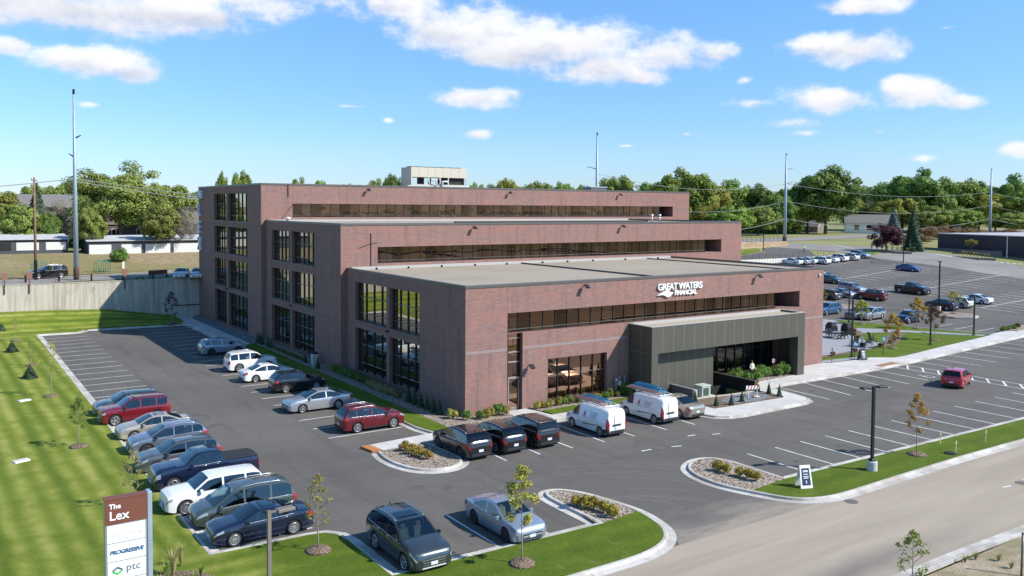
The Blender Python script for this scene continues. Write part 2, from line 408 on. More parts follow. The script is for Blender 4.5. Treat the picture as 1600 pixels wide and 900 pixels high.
M['leaf_spruce'] = leaf_mat('needles_spruce', (0.029, 0.064, 0.034), (0.064, 0.114, 0.058), (0.122, 0.172, 0.098))
M['leaf_blue'] = leaf_mat('needles_blue_spruce', (0.057, 0.098, 0.098), (0.115, 0.161, 0.161), (0.184, 0.230, 0.218))
M['leaf_bright'] = leaf_mat('leaf_bright', (0.069, 0.138, 0.023), (0.138, 0.253, 0.046), (0.241, 0.368, 0.092))
M['leaf_straw'] = leaf_mat('grass_straw', (0.184, 0.172, 0.057), (0.345, 0.299, 0.115), (0.517, 0.437, 0.207))
M['bark'] = noisy('bark', (.10, .08, .06), (.19, .155, .12), 4, .95)
M['bark_pale'] = noisy('bark_pale', (.24, .20, .16), (.34, .29, .24), 4, .95)
# ------------------------------------------------------------------ foliage
def leafmesh(name, pts, nor, size, m, seed=0, aspect=1.5):
    rg = np.random.default_rng(seed); n = len(pts)
    nor = nor/np.maximum(np.linalg.norm(nor, axis=1, keepdims=True), 1e-6)
    a = rg.normal(size=(n, 3)); u = np.cross(nor, a); u /= np.maximum(np.linalg.norm(u, axis=1, keepdims=True), 1e-6); w = np.cross(nor, u)
    s = (np.asarray(size)*rg.uniform(.6, 1.35, n))[:, None]*.5
    q = np.stack([pts-u*s*aspect, pts-w*s*.62+nor*s*.12, pts+u*s*aspect, pts+w*s*.62+nor*s*.12], 1).reshape(-1, 3)
    me = bpy.data.meshes.new(name); me.vertices.add(4*n); me.vertices.foreach_set('co', q.ravel())
    me.loops.add(4*n); me.loops.foreach_set('vertex_index', np.arange(4*n, dtype=np.int32))
    me.polygons.add(n); me.polygons.foreach_set('loop_start', np.arange(0, 4*n, 4, dtype=np.int32))
    me.polygons.foreach_set('loop_total', np.full(n, 4, dtype=np.int32))
    me.materials.append(m); me.update(calc_edges=True); return me
def clump_points(cs, rs, n, rg, shell=.4):
    k = rg.choice(len(cs), n, p=rs**2/np.sum(rs**2)); d = rg.normal(size=(n, 3)); d /= np.linalg.norm(d, axis=1, keepdims=True)
    r = rs[k]*(shell+(1-shell)*rg.random(n)**.6)
    p = cs[k]+d*r[:, None]*np.array([1, 1, .78]); nn = d+rg.normal(size=(n, 3))*.55+np.array([0, 0, .35])
    return p, nn
def crown_mesh(name, seed, n, size, m, rx=1.0, rz=1.0, clumps=46, cr=.30, low=.0, gap=.0):
    """crown in a unit frame: radius ~rx across, height from 0 to 2*rz"""
    rg = np.random.default_rng(seed); cs = []
    lob = rg.normal(size=(7, 3)); lob /= np.linalg.norm(lob, axis=1, keepdims=True); amp = rg.uniform(-.16, .10, 7)
    for _ in range(clumps):
        d = rg.normal(size=3); d /= np.linalg.norm(d); d[2] = d[2] if d[2] > -.8 else -d[2]*.6
        k = 1+sum(a*max(0, d@l)**3 for a, l in zip(amp, lob))
        r = (rg.uniform(.55, .90) if rg.random() < .75 else rg.uniform(.1, .5))*k
        cs.append([d[0]*r*rx, d[1]*r*rx, rz+d[2]*r*rz])
    cs = np.array(cs); rs = rg.uniform(.6, 1.25, clumps)*cr
    p, nn = clump_points(cs, rs, n, rg); nn += (p-np.array([0, 0, rz]))*.7
    return leafmesh(name, p, nn, size, m, seed+1)
def trunk_mesh(h, r, seed, lean=.03, limbs=5, top=.75, spread=.2, m=None):
    rg = random.Random(seed); mb = MB()
    pts = [(rg.uniform(-lean, lean)*h*i/5, rg.uniform(-lean, lean)*h*i/5, h*top*i/5) for i in range(6)]; pts[0] = (0, 0, -.15)
    mb.tube(pts, [r*(1.25 if i == 0 else 1-.16*i) for i in range(6)], 8)
    for k in range(limbs):
        z0 = h*rg.uniform(.28, .68); a = 2*math.pi*(k+rg.random()*.6)/limbs; L = h*spread*rg.uniform(.6, 1)
        q = (0, 0, z0); e = (L*.55*math.cos(a), L*.55*math.sin(a), z0+L*.55); g = (L*math.cos(a), L*math.sin(a), z0+L*1.2)
        mb.tube([q, e, g], [r*.5, r*.3, r*.1], 6)
    return mb.mesh('trunk', m or M['bark'], smooth=True)
CROWNS = {}
def crown_pool(key, m, count, n, size, **kw):
    CROWNS[key] = [crown_mesh('crown', 100*len(CROWNS)+i, n, size, m, **kw) for i in range(count)]
crown_pool('green', M['leaf'], 4, 20000, .064, rz=.82, clumps=125, cr=.205)
crown_pool('deep', M['leaf_deep'], 4, 20000, .064, rz=.86, clumps=125, cr=.205)
crown_pool('yellow', M['leaf_yellow'], 2, 16000, .064, rz=.85, clumps=110, cr=.21)
crown_pool('olive', M['leaf_olive'], 3, 19000, .062, rz=.85, clumps=120, cr=.205)
crown_pool('bare', M['leaf_bare'], 2, 5200, .042, rz=.9, clumps=50, cr=.25)
crown_pool('purple', M['leaf_purple'], 1, 12000, .055, rz=.72, clumps=56, cr=.24)
crown_pool('rust', M['leaf_rust'], 2, 9000, .048, rz=.75, clumps=44, cr=.26)
TRUNKS = [trunk_mesh(1.0, .028, s, limbs=6) for s in range(3)]
def big_tree(x, y, z, h, w, key, label, group=None, trunk=.22, name='broadleaf_tree', crown_low=None):
    t = empty(name, (x, y, z), rnd.uniform(0, 6.28), label, 'tree', group)
    tr = link('trunk', rnd.choice(TRUNKS), t); tr.scale = (h, h, h*.95)
    c = link('crown', rnd.choice(CROWNS[key]), t); rz = .84
    b = crown_low if crown_low is not None else trunk
    c.location = (0, 0, h*b); c.scale = (w/2, w/2, h*(1-b)/(2*rz)); c.rotation_euler = (0, 0, rnd.uniform(0, 6.28))
    return t
def spruce_mesh(seed, n, m, size=.09):
    rg = np.random.default_rng(seed); z = 1-np.sqrt(rg.random(n)); z = .06+.94*z
    tier = 14; ph = (z*tier) % 1.0; r = (1-z)*.32*(.72+.42*(1-ph))*(.75+.25*rg.random(n)**.4)+.004
    a = rg.random(n)*2*math.pi; r *= 1+.16*np.sin(5*a+z*9)
    p = np.stack([r*np.cos(a), r*np.sin(a), z-.25*r], 1); nn = np.stack([np.cos(a), np.sin(a), np.full(n, .9)], 1)+rg.normal(size=(n, 3))*.4
    return leafmesh('crown', p, nn, size*(.45+.55*(1-z)), m, seed, 1.7)
SPR = spruce_mesh(5, 5200, M['leaf_spruce'], .055); SPRB = spruce_mesh(6, 4200, M['leaf_blue'], .055)
SPRS = spruce_mesh(8, 900, M['leaf_spruce'], .12); SPRSB = spruce_mesh(9, 900, M['leaf_spruce'], .12)
TK = MB().tube([(0, 0, -.02), (0, 0, .5), (0, 0, .96)], [.02, .013, .003], 6).mesh('trunk', M['bark'], True)
def conifer(x, y, z, h, w, me, label, group=None, name='spruce_tree', cat='tree'):
    t = empty(name, (x, y, z), rnd.uniform(0, 6.28), label, cat, group)
    a = link('trunk', TK, t); a.scale = (h, h, h)
    c = link('crown', me, t); c.scale = (w/.64, w/.64, h); return t

def young_tree(x, y, z, h, w, m, label, nleaf=420, lsize=.13, trunk=.36, group=None, seed=1, bark=None, mulch=True, rad=.032, name='young_tree', narrow=.5):
    rg = random.Random(seed); ng = np.random.default_rng(seed)
    t = empty(name, (x, y, z), 0, label, 'tree', group); mb = MB()
    pts = [(rg.uniform(-.012, .012)*h*i/6, rg.uniform(-.012, .012)*h*i/6, h*.96*i/6) for i in range(7)]; pts[0] = (0, 0, -.05)
    mb.tube(pts, [rad*(1.15-.165*i) for i in range(7)], 7); tips = []; nb = 15
    for k in range(nb):
        f = trunk+(1-trunk)*(k+.3)/nb; z0 = h*f*.95; a = 2.4*k+rg.uniform(-.4, .4)
        prof = math.sin(math.pi*min(1, ((f-trunk)/(1-trunk))**narrow*.93+.06)); L = w/2*prof*rg.uniform(.75, 1.15)
        e = (L*math.cos(a), L*math.sin(a), z0+L*rg.uniform(.7, 1.2)); md = (e[0]*.5, e[1]*.5, z0+(e[2]-z0)*.35)
        mb.tube([(pts[3][0]*0, 0, z0), md, e], [rad*.42, rad*.28, rad*.1], 5)
        tips += [(np.array(e), .16*w), (np.array(md)*.4+np.array(e)*.6, .14*w)]
        for s in range(2):
            b = a+rg.uniform(-1, 1); q = (md[0]+.4*L*math.cos(b), md[1]+.4*L*math.sin(b), md[2]+.35*L)
            mb.tube([md, q], [rad*.2, rad*.08], 4); tips.append((np.array(q), .13*w))
    tips.append((np.array([0, 0, h*.95]), .1*w))
    mb.build('trunk', bark or M['bark_pale'], t, smooth=True); nleaf = int(nleaf*2.6); lsize *= .60
    cs = np.array([q for q, _ in tips]); rs = np.array([r for _, r in tips])
    p, nn = clump_points(cs, rs, nleaf, ng, .1)
    link('crown', leafmesh('crown', p, nn, lsize, m, seed, 1.3), t)
    if mulch:
        mm = MB().lathe([(.62, -.02), (.5, .09), (.2, .16), (.001, .15)], 14)
        mm.build('mulch_ring', M['mulch'], t, smooth=True)
    return t
def bush_mesh(seed, n, size, m, clumps=14, flat=.75):
    rg = np.random.default_rng(seed); a = rg.random(clumps)*6.283; r = np.sqrt(rg.random(clumps))*.62
    cs = np.stack([r*np.cos(a), r*np.sin(a), .32+.42*flat*rg.random(clumps)*(1.15-r)], 1); rs = rg.uniform(.24, .42, clumps)
    p, nn = clump_points(cs, rs, n, rg, .35); p[:, 2] = np.maximum(p[:, 2], .02); return leafmesh('foliage', p, nn, size, m, seed)
def stems_mesh(seed, n=7, m=None):
    rg = random.Random(seed); mb = MB()
    for k in range(n):
        a = 6.28*k/n; mb.tube([(0, 0, -.05), (.25*math.cos(a), .25*math.sin(a), .35), (.45*math.cos(a), .45*math.sin(a), .8)], [.02, .015, .006], 5)
    return mb.mesh('stems', m or M['bark'])
STEMS = stems_mesh(3)
BUSH = {k: [bush_mesh(40+10*i+j, 900, .14, M[k]) for j in range(3)] for i, k in enumerate(
    ['leaf_gold', 'leaf_bright', 'leaf_lime', 'leaf_deep', 'leaf_olive', 'leaf_rust', 'leaf_straw'])}
BUSHD = {k: bush_mesh(90, 1500, .13, M[k], 22) for k in ('leaf_bright', 'leaf_deep')}
def shrub(x, y, z, r, h, key, label, group=None, dense=False, name='shrub'):
    t = empty(name, (x, y, z), rnd.uniform(0, 6.28), label, 'shrub', group)
    s = link('stems', STEMS, t); s.scale = (r, r, h)
    f = link('foliage', BUSHD[key] if dense else rnd.choice(BUSH[key]), t); f.scale = (r*1.05, r*1.05, h); return t
def tuft_mesh(seed, n, m):
    rg = np.random.default_rng(seed); mb = MB()
    for k in range(n):
        a = rg.random()*6.283; l = rg.uniform(.25, .75); b = np.array([math.cos(a), math.sin(a), 0])
        s = np.array([-b[1], b[0], 0])*.014; p0 = b*.06*rg.random(); p1 = p0+b*l*.25+np.array([0, 0, .6]); p2 = p0+b*l*.7+np.array([0, 0, .6+.4*rg.random()])
        mb.add([p0-s, p0+s, p1+s, p1-s, p2], [(0, 1, 2, 3), (3, 2, 4)])
    return mb.mesh('blades', m, recalc=False)
TUFT = [tuft_mesh(i, 70, M['leaf_straw']) for i in range(2)]+[tuft_mesh(5, 70, M['leaf_olive'])]
def tuft(x, y, z, r, h, i, label, group=None):
    t = empty('ornamental_grass', (x, y, z), rnd.uniform(0, 6.28), label, 'grass clump', group)
    o = link('blades', TUFT[i % 3], t); o.scale = (r, r, h); return t
# ------------------------------------------------------------------ ground, lots, kerbs, roads
def lin(a, b, n): return [a+(b-a)*i/n for i in range(n+1)]
def heightfield(name, xs, ys, f, m, kind='structure'):
    vs = [(x, y, f(x, y)) for y in ys for x in xs]; nx = len(xs)
    fs = [(j*nx+i, j*nx+i+1, (j+1)*nx+i+1, (j+1)*nx+i) for j in range(len(ys)-1) for i in range(nx-1)]
    me = bpy.data.meshes.new(name); me.from_pydata(vs, [], fs); me.materials.append(m)
    me.polygons.foreach_set('use_smooth', [True]*len(fs)); me.set_sharp_from_angle(angle=R(40)); me.update()
    return tag(link(name, me), kind=kind)
xs = sorted([-1500, -700, -300, -160]+lin(-120, 320, 74)+[420, 560, 800, 1500]+[18.82, 18.9, 25.1, 25.18])
ys = [-1500, -600, -250, -120]+sorted(lin(-80, 69.6, 25)+[-4.99, -4.9, -1.75, -1.65])+[69.97, 70.03]+lin(73, 280, 46)+[340, 450, 700, 1500]
heightfield('ground', xs, ys, lambda x, y: -3.0 if (18.85 < x < 25.15 and -4.95 < y < -1.7) else (T(x, y)-.02 if y > 70 else low(x, y)-(.35 if y > 66 else .2)) if y > -33 else -.03-.0*y, M['far_grass'])

def drape(name, poly, m, dz=.004, step=4.0, f=None, kind='structure'):
    """a flat polygon cut on a grid and laid on the terrain"""
    f = f or T
    bm = bmesh.new(); bm.faces.new([bm.verts.new((x, y, 0)) for x, y in poly])
    x0, x1 = min(p[0] for p in poly), max(p[0] for p in poly); y0, y1 = min(p[1] for p in poly), max(p[1] for p in poly)
    k = math.floor(x0/step)*step+step
    while k < x1:
        bmesh.ops.bisect_plane(bm, geom=bm.verts[:]+bm.edges[:]+bm.faces[:], plane_co=(k, 0, 0), plane_no=(1, 0, 0)); k += step
    k = math.floor(y0/step)*step+step
    while k < y1:
        bmesh.ops.bisect_plane(bm, geom=bm.verts[:]+bm.edges[:]+bm.faces[:], plane_co=(0, k, 0), plane_no=(0, 1, 0)); k += step
    for v in bm.verts: v.co.z = f(v.co.x, v.co.y)+dz
    bmesh.ops.recalc_face_normals(bm, faces=bm.faces)
    me = bpy.data.meshes.new(name); bm.to_mesh(me); bm.free(); me.materials.append(m)
    if me.polygons and me.polygons[0].normal.z < 0: me.flip_normals()
    return tag(link(name, me), kind=kind)
def arc(cx, cy, r, a0, a1, n=7, ry=None):
    return [(cx+r*math.cos(R(a0+(a1-a0)*i/n)), cy+(ry or r)*math.sin(R(a0+(a1-a0)*i/n))) for i in range(n+1)]
def sweep(name, pts, prof, m, closed=False, zf=None, kind='structure'):
    """profile [(offset to the left, z)] swept along plan points"""
    n = len(pts); vs = []; k = len(prof)
    for i in range(n):
        a = pts[i-1] if (i > 0 or closed) else pts[i]; b = pts[(i+1) % n] if (i < n-1 or closed) else pts[i]
        p = pts[i]; d1 = Vector((p[0]-a[0], p[1]-a[1])); d2 = Vector((b[0]-p[0], b[1]-p[1]))
        d1 = d1.normalized() if d1.length > 1e-6 else d2.normalized(); d2 = d2.normalized() if d2.length > 1e-6 else d1
        nn = Vector((-d1.y-d2.y, d1.x+d2.x)); nn = nn.normalized() if nn.length > 1e-4 else Vector((-d1.y, d1.x))
        sc = min(1.6, 1/max(.4, nn.dot(Vector((-d1.y, d1.x)))))
        z0 = zf(*p) if zf else 0
        vs += [(p[0]+nn.x*o*sc, p[1]+nn.y*o*sc, z+z0) for o, z in prof]
    fs = []
    for i in range(n if closed else n-1):
        j = (i+1) % n
        fs += [(i*k+q, j*k+q, j*k+(q+1), i*k+(q+1)) for q in range(k-1)]
    if not closed: fs += [tuple(range(k)), tuple(range((n-1)*k, n*k))]
    mb = MB(); mb.add(vs, fs); o = mb.build(name, m, smooth=False); return tag(o, kind=kind)
KP = [(.42, -.02), (.42, .012), (.02, .020), (0, .125), (-.03, .145), (-.17, .145), (-.17, -.02)]     # gutter on the left of the line
KPR = [(-a, z) for a, z in KP]

asph = [(-21.7, -14.8), (-21.7, 60.8), (-4, 61.3), (-4, -2.5), (18.85, -2.5), (18.85, -5.0), (25.15, -5.0), (25.15, -2.5), (66, -2.5), (66, 22), (76, 1.2), (150, 1.2), (150, -22.2), (-3, -25.2), (-21.7, -25.2)]
drape('parking_lot', asph, M['asphalt'], .004, 200, lambda x, y: 0)
drape('main_road', [(-160, -33), (-160, -25.05), (8, -25.05), (160, -25.05), (160, -33)], M['dust'], .010, 400, lambda x, y: 0)
# the dust drifts into the driveway
drape('driveway_apron', [(-3.6, -25.04), (-3.0, -24.0), (-2.5, -22.4), (-2.3, -20.9), (-2.6, -19.0), (-3.2, -17.0), (-3.0, -15.6), (1, -14.6), (4.6, -15.6), (4.3, -17.9), (4.15, -20.0), (4.4, -21.3), (5.0, -23.0), (5.6, -24.0), (6.4, -24.7), (7.4, -25.04)], M['apron'], .0055, 400, lambda x, y: 0)
low_lot = [(66, 22), (66, 69.8), (141, 69.8), (143.5, 60), (142, 45), (137, 28), (133, 10), (133, 1.2), (76.1, 1.2), (74.2, 6.9), (73.1, 11.9), (71.6, 17), (70.6, 21.3)]
drape('upper_parking_lot', low_lot, M['asphalt'], .03, 3, low)
drape('side_road', [(143.5, 60), (147, 72), (144, 84), (140, 95), (134, 104), (160, 110), (161, 86), (165, 72), (163.5, 52), (156, 36), (150, 20), (146, 0), (133, 0), (133, 10), (137, 28), (142, 45)], M['asphalt_old'], .05, 3)
drape('back_road', [(-70, 71.2), (-24, 71.8), (0, 76.5), (60, 91), (110, 101.5), (134, 104), (160, 106), (240, 119), (420, 146), (420, 160), (240, 134), (172, 123), (130, 114.5), (60, 101), (3.4, 88.1), (-24, 80.4), (-70, 74.5)], M['asphalt_old'], .04, 4)
drape('ramp_drive', [(104, 71.2), (136, 71.2), (145, 80), (143, 93), (134.5, 84.2), (118, 80.5), (104, 78)], M['asphalt'], .06, 3)
drape('dry_bank', [(-70, 76.5), (-24, 82.5), (3.4, 90), (30, 96), (30, 105.5), (-9.8, 105.5), (-11.4, 109), (-70, 109)], M['dry_grass'], .05, 3)
drape('roadside_grass', [(100, 78.6), (118, 81.4), (134, 85.2), (141, 93.5), (138, 97), (120, 92), (100, 86)], M['lawn'], .09, 3)
drape('dirt_verge', [(-160, -80), (160, -80), (160, -33.15), (-160, -33.15)], M['dirt'], .05, 400, lambda x, y: 0)
sweep('verge_kerb', [(160, -33.3), (20, -33.1), (6, -32.75), (-10, -32.8), (-160, -32.8)], [(a*1.2, z*.8) for a, z in KPR], M['kerb'])

# --- lawns beside and in front of the lot
lawn_edge = [(-8.2, -25.25), (-6.3, -25.22), (-4.9, -24.95), (-3.8, -24.4), (-3.0, -23.5), (-2.55, -22.3), (-2.35, -20.9), (-2.55, -19.2), (-2.95, -17.6),
             (-3.3, -16.75), (-3.75, -16.2), (-4.3, -16.0), (-4.75, -16.25), (-5.0, -16.9), (-5.08, -18.5), (-5.12, -21.15), (-15.95, -20.95), (-15.95, -16.6), (-16.1, -15.6), (-16.6, -15.0), (-17.4, -14.85),
             (-21.65, -14.75), (-21.65, 60.55), (-17.6, 60.4), (-16.9, 61.0), (-16.5, 62.0), (-11, 61.6), (-5.2, 61.0)]
def cr(p, n=4):
    out = []
    for i in range(len(p)-1):
        a, b, c, d = Vector(p[max(0, i-1)]), Vector(p[i]), Vector(p[i+1]), Vector(p[min(len(p)-1, i+2)])
        for k in range(n):
            t = k/n; q = .5*((2*b)+(c-a)*t+(2*a-5*b+4*c-d)*t*t+(3*b-a-3*c+d)*t**3); out.append((q.x, q.y))
    return out+[p[-1]]
lawn_edge = cr(lawn_edge[:15])+lawn_edge[15:]
sweep('kerb', [(-160, -25.25)]+lawn_edge, KPR, M['kerb'])
def inset(pts, d):
    out = []
    for i, p in enumerate(pts):
        a = pts[max(0, i-1)]; b = pts[min(len(pts)-1, i+1)]
        v = Vector((b[0]-a[0], b[1]-a[1])).normalized(); out.append((p[0]-v.y*d, p[1]+v.x*d))
    return out
le = inset(lawn_edge, .15)
lawn = MB().prism([(-160, -25.1)]+le[:25]+[(-2.62, -21.0), (-5.2, -21.32)]+le[58:65]+[(-21.8, 61), (-160, 61)], -.05, .135)
tag(lawn.build('lawn', M['lawn']), kind='structure')
bed = MB().prism([(-2.60, -20.95)]+le[27:57]+[(-5.27, -21.3)], -.05, .138)
tag(bed.build('rock_bed', M['rock']), kind='structure')
def bank(x, y):
    zw = np.interp(x, [-60, -30, -20, -13, -6.3, -3, -1], [2.3, 2.1, 1.95, 1.65, .55, .15, .13])
    return float(.134+(zw-.134)*smooth((y-61.6)/7.6))
bx = lin(-160, -24, 12)+lin(-23, -4.6, 20); by = lin(61, 69.9, 10)
def bank_edge(x, y):
    if x > -21.8: y0 = float(np.interp(x, [-21.8, -17.5, -16.8, -16.4, -11, -4.4], [60.6, 60.55, 61.2, 62.2, 61.8, 61.2])); y = y0+(y-61)*(69.9-y0)/8.9
    return y
vs = [(x, bank_edge(x, y), bank(x, bank_edge(x, y))) for y in by for x in bx]; nx = len(bx)
mb = MB().add(vs, [(j*nx+i, j*nx+i+1, (j+1)*nx+i+1, (j+1)*nx+i) for j in range(len(by)-1) for i in range(nx-1)])
tag(mb.build('lawn_bank', M['lawn'], smooth=True), kind='structure')
# right strip with its island end
strip_edge = [(160, -25.0), (30, -25.0), (20.9, -24.85), (13.7, -24.95), (9.5, -25.05), (7.6, -24.95), (6.3, -24.5), (5.5, -23.8), (5.0, -22.8), (4.4, -21.2), (4.15, -20.0), (4.25, -18.6), (4.75, -17.4), (5.5, -16.7), (6.4, -16.3),
              (7.2, -16.3), (7.75, -16.7), (8.05, -17.6), (8.1, -21.5), (20, -21.75), (34.5, -22.0), (160, -22.4)]
strip_edge = strip_edge[:3]+cr(strip_edge[3:18])+strip_edge[18:]
sweep('kerb', strip_edge, KP, M['kerb'])
se = inset(strip_edge, -.15)
tag(MB().prism(se[:24]+[(4.9, -22.0), (8.3, -21.65)]+se[61:], -.05, .135).build('lawn', M['lawn']), kind='structure')
tag(MB().prism([(4.9, -21.95)]+se[27:60]+[(8.25, -21.6)], -.05, .138).build('rock_bed', M['rock']), kind='structure')
# mid island with its walk
isl = [(-5.35, -4.2), (-5.2, -7.7), (-5.4, -8.7), (-6.0, -9.35), (-6.9, -9.65), (-7.8, -9.45), (-8.6, -8.7), (-9.05, -7.4), (-9.15, -5.8), (-8.9, -4.35)]
isl = cr(isl)
sweep('kerb', isl, KP, M['kerb'])
ii = inset(isl, -.15)
tag(MB().prism(ii, -.05, .138).build('rock_bed', M['rock']), kind='structure')
walk = MB()
walk.prism([(-8.5, -4.25), (-5.2, -4.15), (5.8, -4.0), (15.45, -4.32), (15.45, -2.9), (14.9, -2.9), (5.8, -2.6), (5.4, -.02), (3.4, -.02), (3.2, -2.75), (-3.4, -2.75), (-3.6, -2.4), (-4.3, -2.4), (-8.75, -2.75)], -.05, .14)
walk.prism([(15.3, -8.3), (15.7, -9.3), (16.6, -9.9), (17.8, -10.1), (24.9, -10.0), (26.1, -9.6), (26.65, -8.8), (26.8, -7.8), (27.3, -4.45), (44, -4.5), (50.4, -4.05), (63.8, -2.75), (80, -1.2), (100, .8), (100, 2.7), (84, 2.2), (76, 1.3), (74.5, .8), (67, -.1), (60.6, -.85), (52, -2.0), (50.0, -2.0), (48, -.7), (44, -.65), (41.3, -.3), (40.94, -.05), (36, -.05), (34.9, -2.4), (25.6, -2.9), (25.4, -7.7), (25.0, -8.05), (17.4, -7.75), (17.0, -3.0), (15.46, -3.0), (15.46, -4.3)], -.05, .14)
tag(walk.build('walkway', M['concrete']), kind='structure')
sl = MB()
for x in (-7.2, -5.8): sl.box(x, -4.15, .139, x+.02, -2.7, .1415)
for k in range(24): sl.box(27.6+1.5*k, -4.44+.0*k, .139, 27.62+1.5*k, -.5 if k > 8 else -2.95, .1415) if k < 13 else None
for k in range(12): sl.box(-2.8+1.5*k, -4.0, .139, -2.78+1.5*k, -2.8, .1415)
tag(sl.build('walkway_joints', M['asphalt_old']), kind='structure')
sweep('kerb', [(-5.2, -4.2), (5.8, -4.05), (15.2, -4.35), (15.25, -8.3), (15.65, -9.35), (16.5, -9.98), (17.8, -10.18), (24.9, -10.08), (26.15, -9.68), (26.73, -8.85), (26.9, -7.8), (27.4, -4.55), (44, -4.6), (50.4, -4.15), (63.8, -2.85), (80, -1.3), (100, .7)],
      [(-.30, -.02), (-.30, .010), (-.01, .016), (0, .13), (.03, .146), (.14, .146), (.14, 0)], M['kerb'])
tac = MB().prism([(-9.15, -4.1), (-9.35, -2.75), (-8.78, -2.78), (-8.52, -4.22)], -.02, .148)
for i in range(8):
    for j in range(4): tac.lathe([(.03, 0), (.02, .012)], 6, 'z', (-9.2+.02*i+.18*j, -4.0+.16*i, .148))
tag(tac.build('tactile_paving', mat('rust_tactile_plate', (.42, .17, .06), .8)), kind='structure')
tag(MB().prism([(44.2, -4.45), (47.5, -4.2), (47.4, -3.35), (44.1, -3.6)], 0, .148).build('tactile_paving', mat('rust_tactile_plate_far', (.30, .15, .08), .8)), kind='structure')
# planting beds of rock around the building, lawn strip along its side
tag(MB().prism([(-2.35, 41.2), (-2.35, -2.3), (-2.5, -2.55), (3.15, -2.7), (3.3, 0), (0, 0), (0, 21.2), (-.6, 21.2), (-.6, 42.6), (-1.1, 42.6), (-1.1, 42)], -.05, .155).build('rock_bed', M['rock']), kind='structure')
tag(MB().prism([(-4.1, 40.6), (-4.1, -.4), (-3.7, -2.35), (-2.36, -2.35), (-2.36, 41.2)], -.05, .15).build('lawn', M['lawn']), kind='structure')
sweep('kerb', [(-4.2, 41), (-4.2, -.6), (-3.85, -2.4)], KPR, M['kerb'])
tag(MB().prism([(5.85, -1.2), (15.5, -1.2), (15.5, 0), (5.0, 0), (5.45, -.05)], -.05, .155).build('rock_bed', M['rock']), kind='structure')
tag(MB().prism([(6.0, -2.58), (15.5, -2.85), (15.5, -1.21), (5.95, -1.21)], -.05, .15).build('lawn', M['lawn']), kind='structure')
tag(MB().prism([(25.5, -2.85), (34.7, -2.35), (34.7, 0), (25.5, 0)], -.05, .16).build('rock_bed', M['rock']), kind='structure')
tag(MB().prism([(17.15, -4.5), (17.5, -7.65), (24.95, -7.95), (25.3, -6.5), (25.2, -5.2), (23.5, -5.2), (21.5, -5.1), (20.4, -4.7)], -.05, .155).build('rock_bed', M['mulch']), kind='structure')
tag(MB().prism([(19.6, -7.4), (22, -7.75), (24.3, -7.4), (24.9, -6.2), (24.6, -5.3), (22.6, -5.35), (20.9, -5.6), (19.6, -6.3)], -.05, .17).build('grey_rock', M['greyrock']), kind='structure')
sweep('bed_edging', [(17.3, -4.75), (19.0, -4.75), (20.6, -4.95), (21.8, -5.15), (23.4, -5.28), (25.2, -5.25)], [(-.12, 0), (-.12, .22), (.12, .22), (.12, 0)], noisy('tan_concrete', (.44, .38, .31), (.50, .44, .37), 3))
# side walk with grey rock along the rear block
tag(MB().prism([(-4.95, 69.7), (-5.3, 61.0), (-4.6, 60.2), (-4.6, 40.8), (-2.9, 40.8), (-2.9, 66.6), (-1.4, 69.7)], -.05, .15).build('walkway', M['concrete']), kind='structure')
tag(MB().prism([(-2.9, 41.2), (-1.1, 42.0), (-1.1, 69.7), (-1.4, 69.7), (-2.9, 66.5)], -.05, .14).build('grey_rock', M['greyrock']), kind='structure')
sweep('kerb', [(-5.35, 61.0), (-4.7, 60.2), (-4.7, 40.5)], KPR, M['kerb'])

kj = MB()
def kjoint(pts, side, step=3.0):
    acc = 0
    for a, b in zip(pts, pts[1:]):
        d = Vector((b[0]-a[0], b[1]-a[1])); L = d.length
        if L < 1e-6: continue
        d /= L; n = Vector((-d.y, d.x))*side; t = step-acc
        while t < L:
            p = Vector(a)+d*t
            if -70 < p.x < 90: kj.add([(p.x+n.x*o+d.x*w, p.y+n.y*o+d.y*w, z) for o, z in ((-.40, .0165), (.0, .0265)) for w in (-.012, .012)]+[(p.x+n.x*o+d.x*w, p.y+n.y*o+d.y*w, .1475) for o in (.02, .16) for w in (-.012, .012)], [(0, 1, 3, 2), (4, 5, 7, 6)])
            t += step
        acc = (acc+L) % step
kjoint([(-60, -25.25)]+lawn_edge, 1); kjoint(strip_edge, -1); kjoint(isl, -1, 2.4)
tag(kj.build('kerb_joints', mat('kerb_joint', (.16, .15, .14), .9), recalc=False), kind='structure')
# --- patio corner on the right
def lowf(x, y): return low(x, y)
patio_lawn = [(41.0, -.2), (44, -.55), (48, -.6), (50.2, -1.9), (52, -1.9), (60.6, -.75), (67, 0), (74.3, .9), (75.8, 1.9), (74.1, 6.8), (73.0, 11.9), (71.5, 17), (70.4, 21.2), (41, 21.2)]
drape('lawn', patio_lawn, M['lawn'], .12, 4, low)
drape('patio', [(41.0, 2.3), (44, 2.4), (48.8, 2.5), (53.2, 2.7), (57.0, 3.2), (58.3, 4.0), (57.6, 6.2), (58.9, 8.6), (62.0, 9.6), (64.5, 12.6), (70.2, 19.2), (70.0, 21.2), (41, 21.2)], M['greywalk'], .135, 4, low)
drape('path', [(62.5, 10.2), (64.7, 9.4), (66.5, 8.7), (68.2, 7.6), (70.4, 4.2), (73.2, 1.0), (74.4, 1.1), (72.4, 4.4), (69.8, 8.4), (67.6, 11.4), (66.3, 13.2), (64.6, 12.4)], M['greywalk'], .15, 4, low)
drape('path', [(41.0, 0.9), (47, .2), (47.3, -.55), (44, -.5), (41, -.15)], M['greywalk'], .15, 4, low)
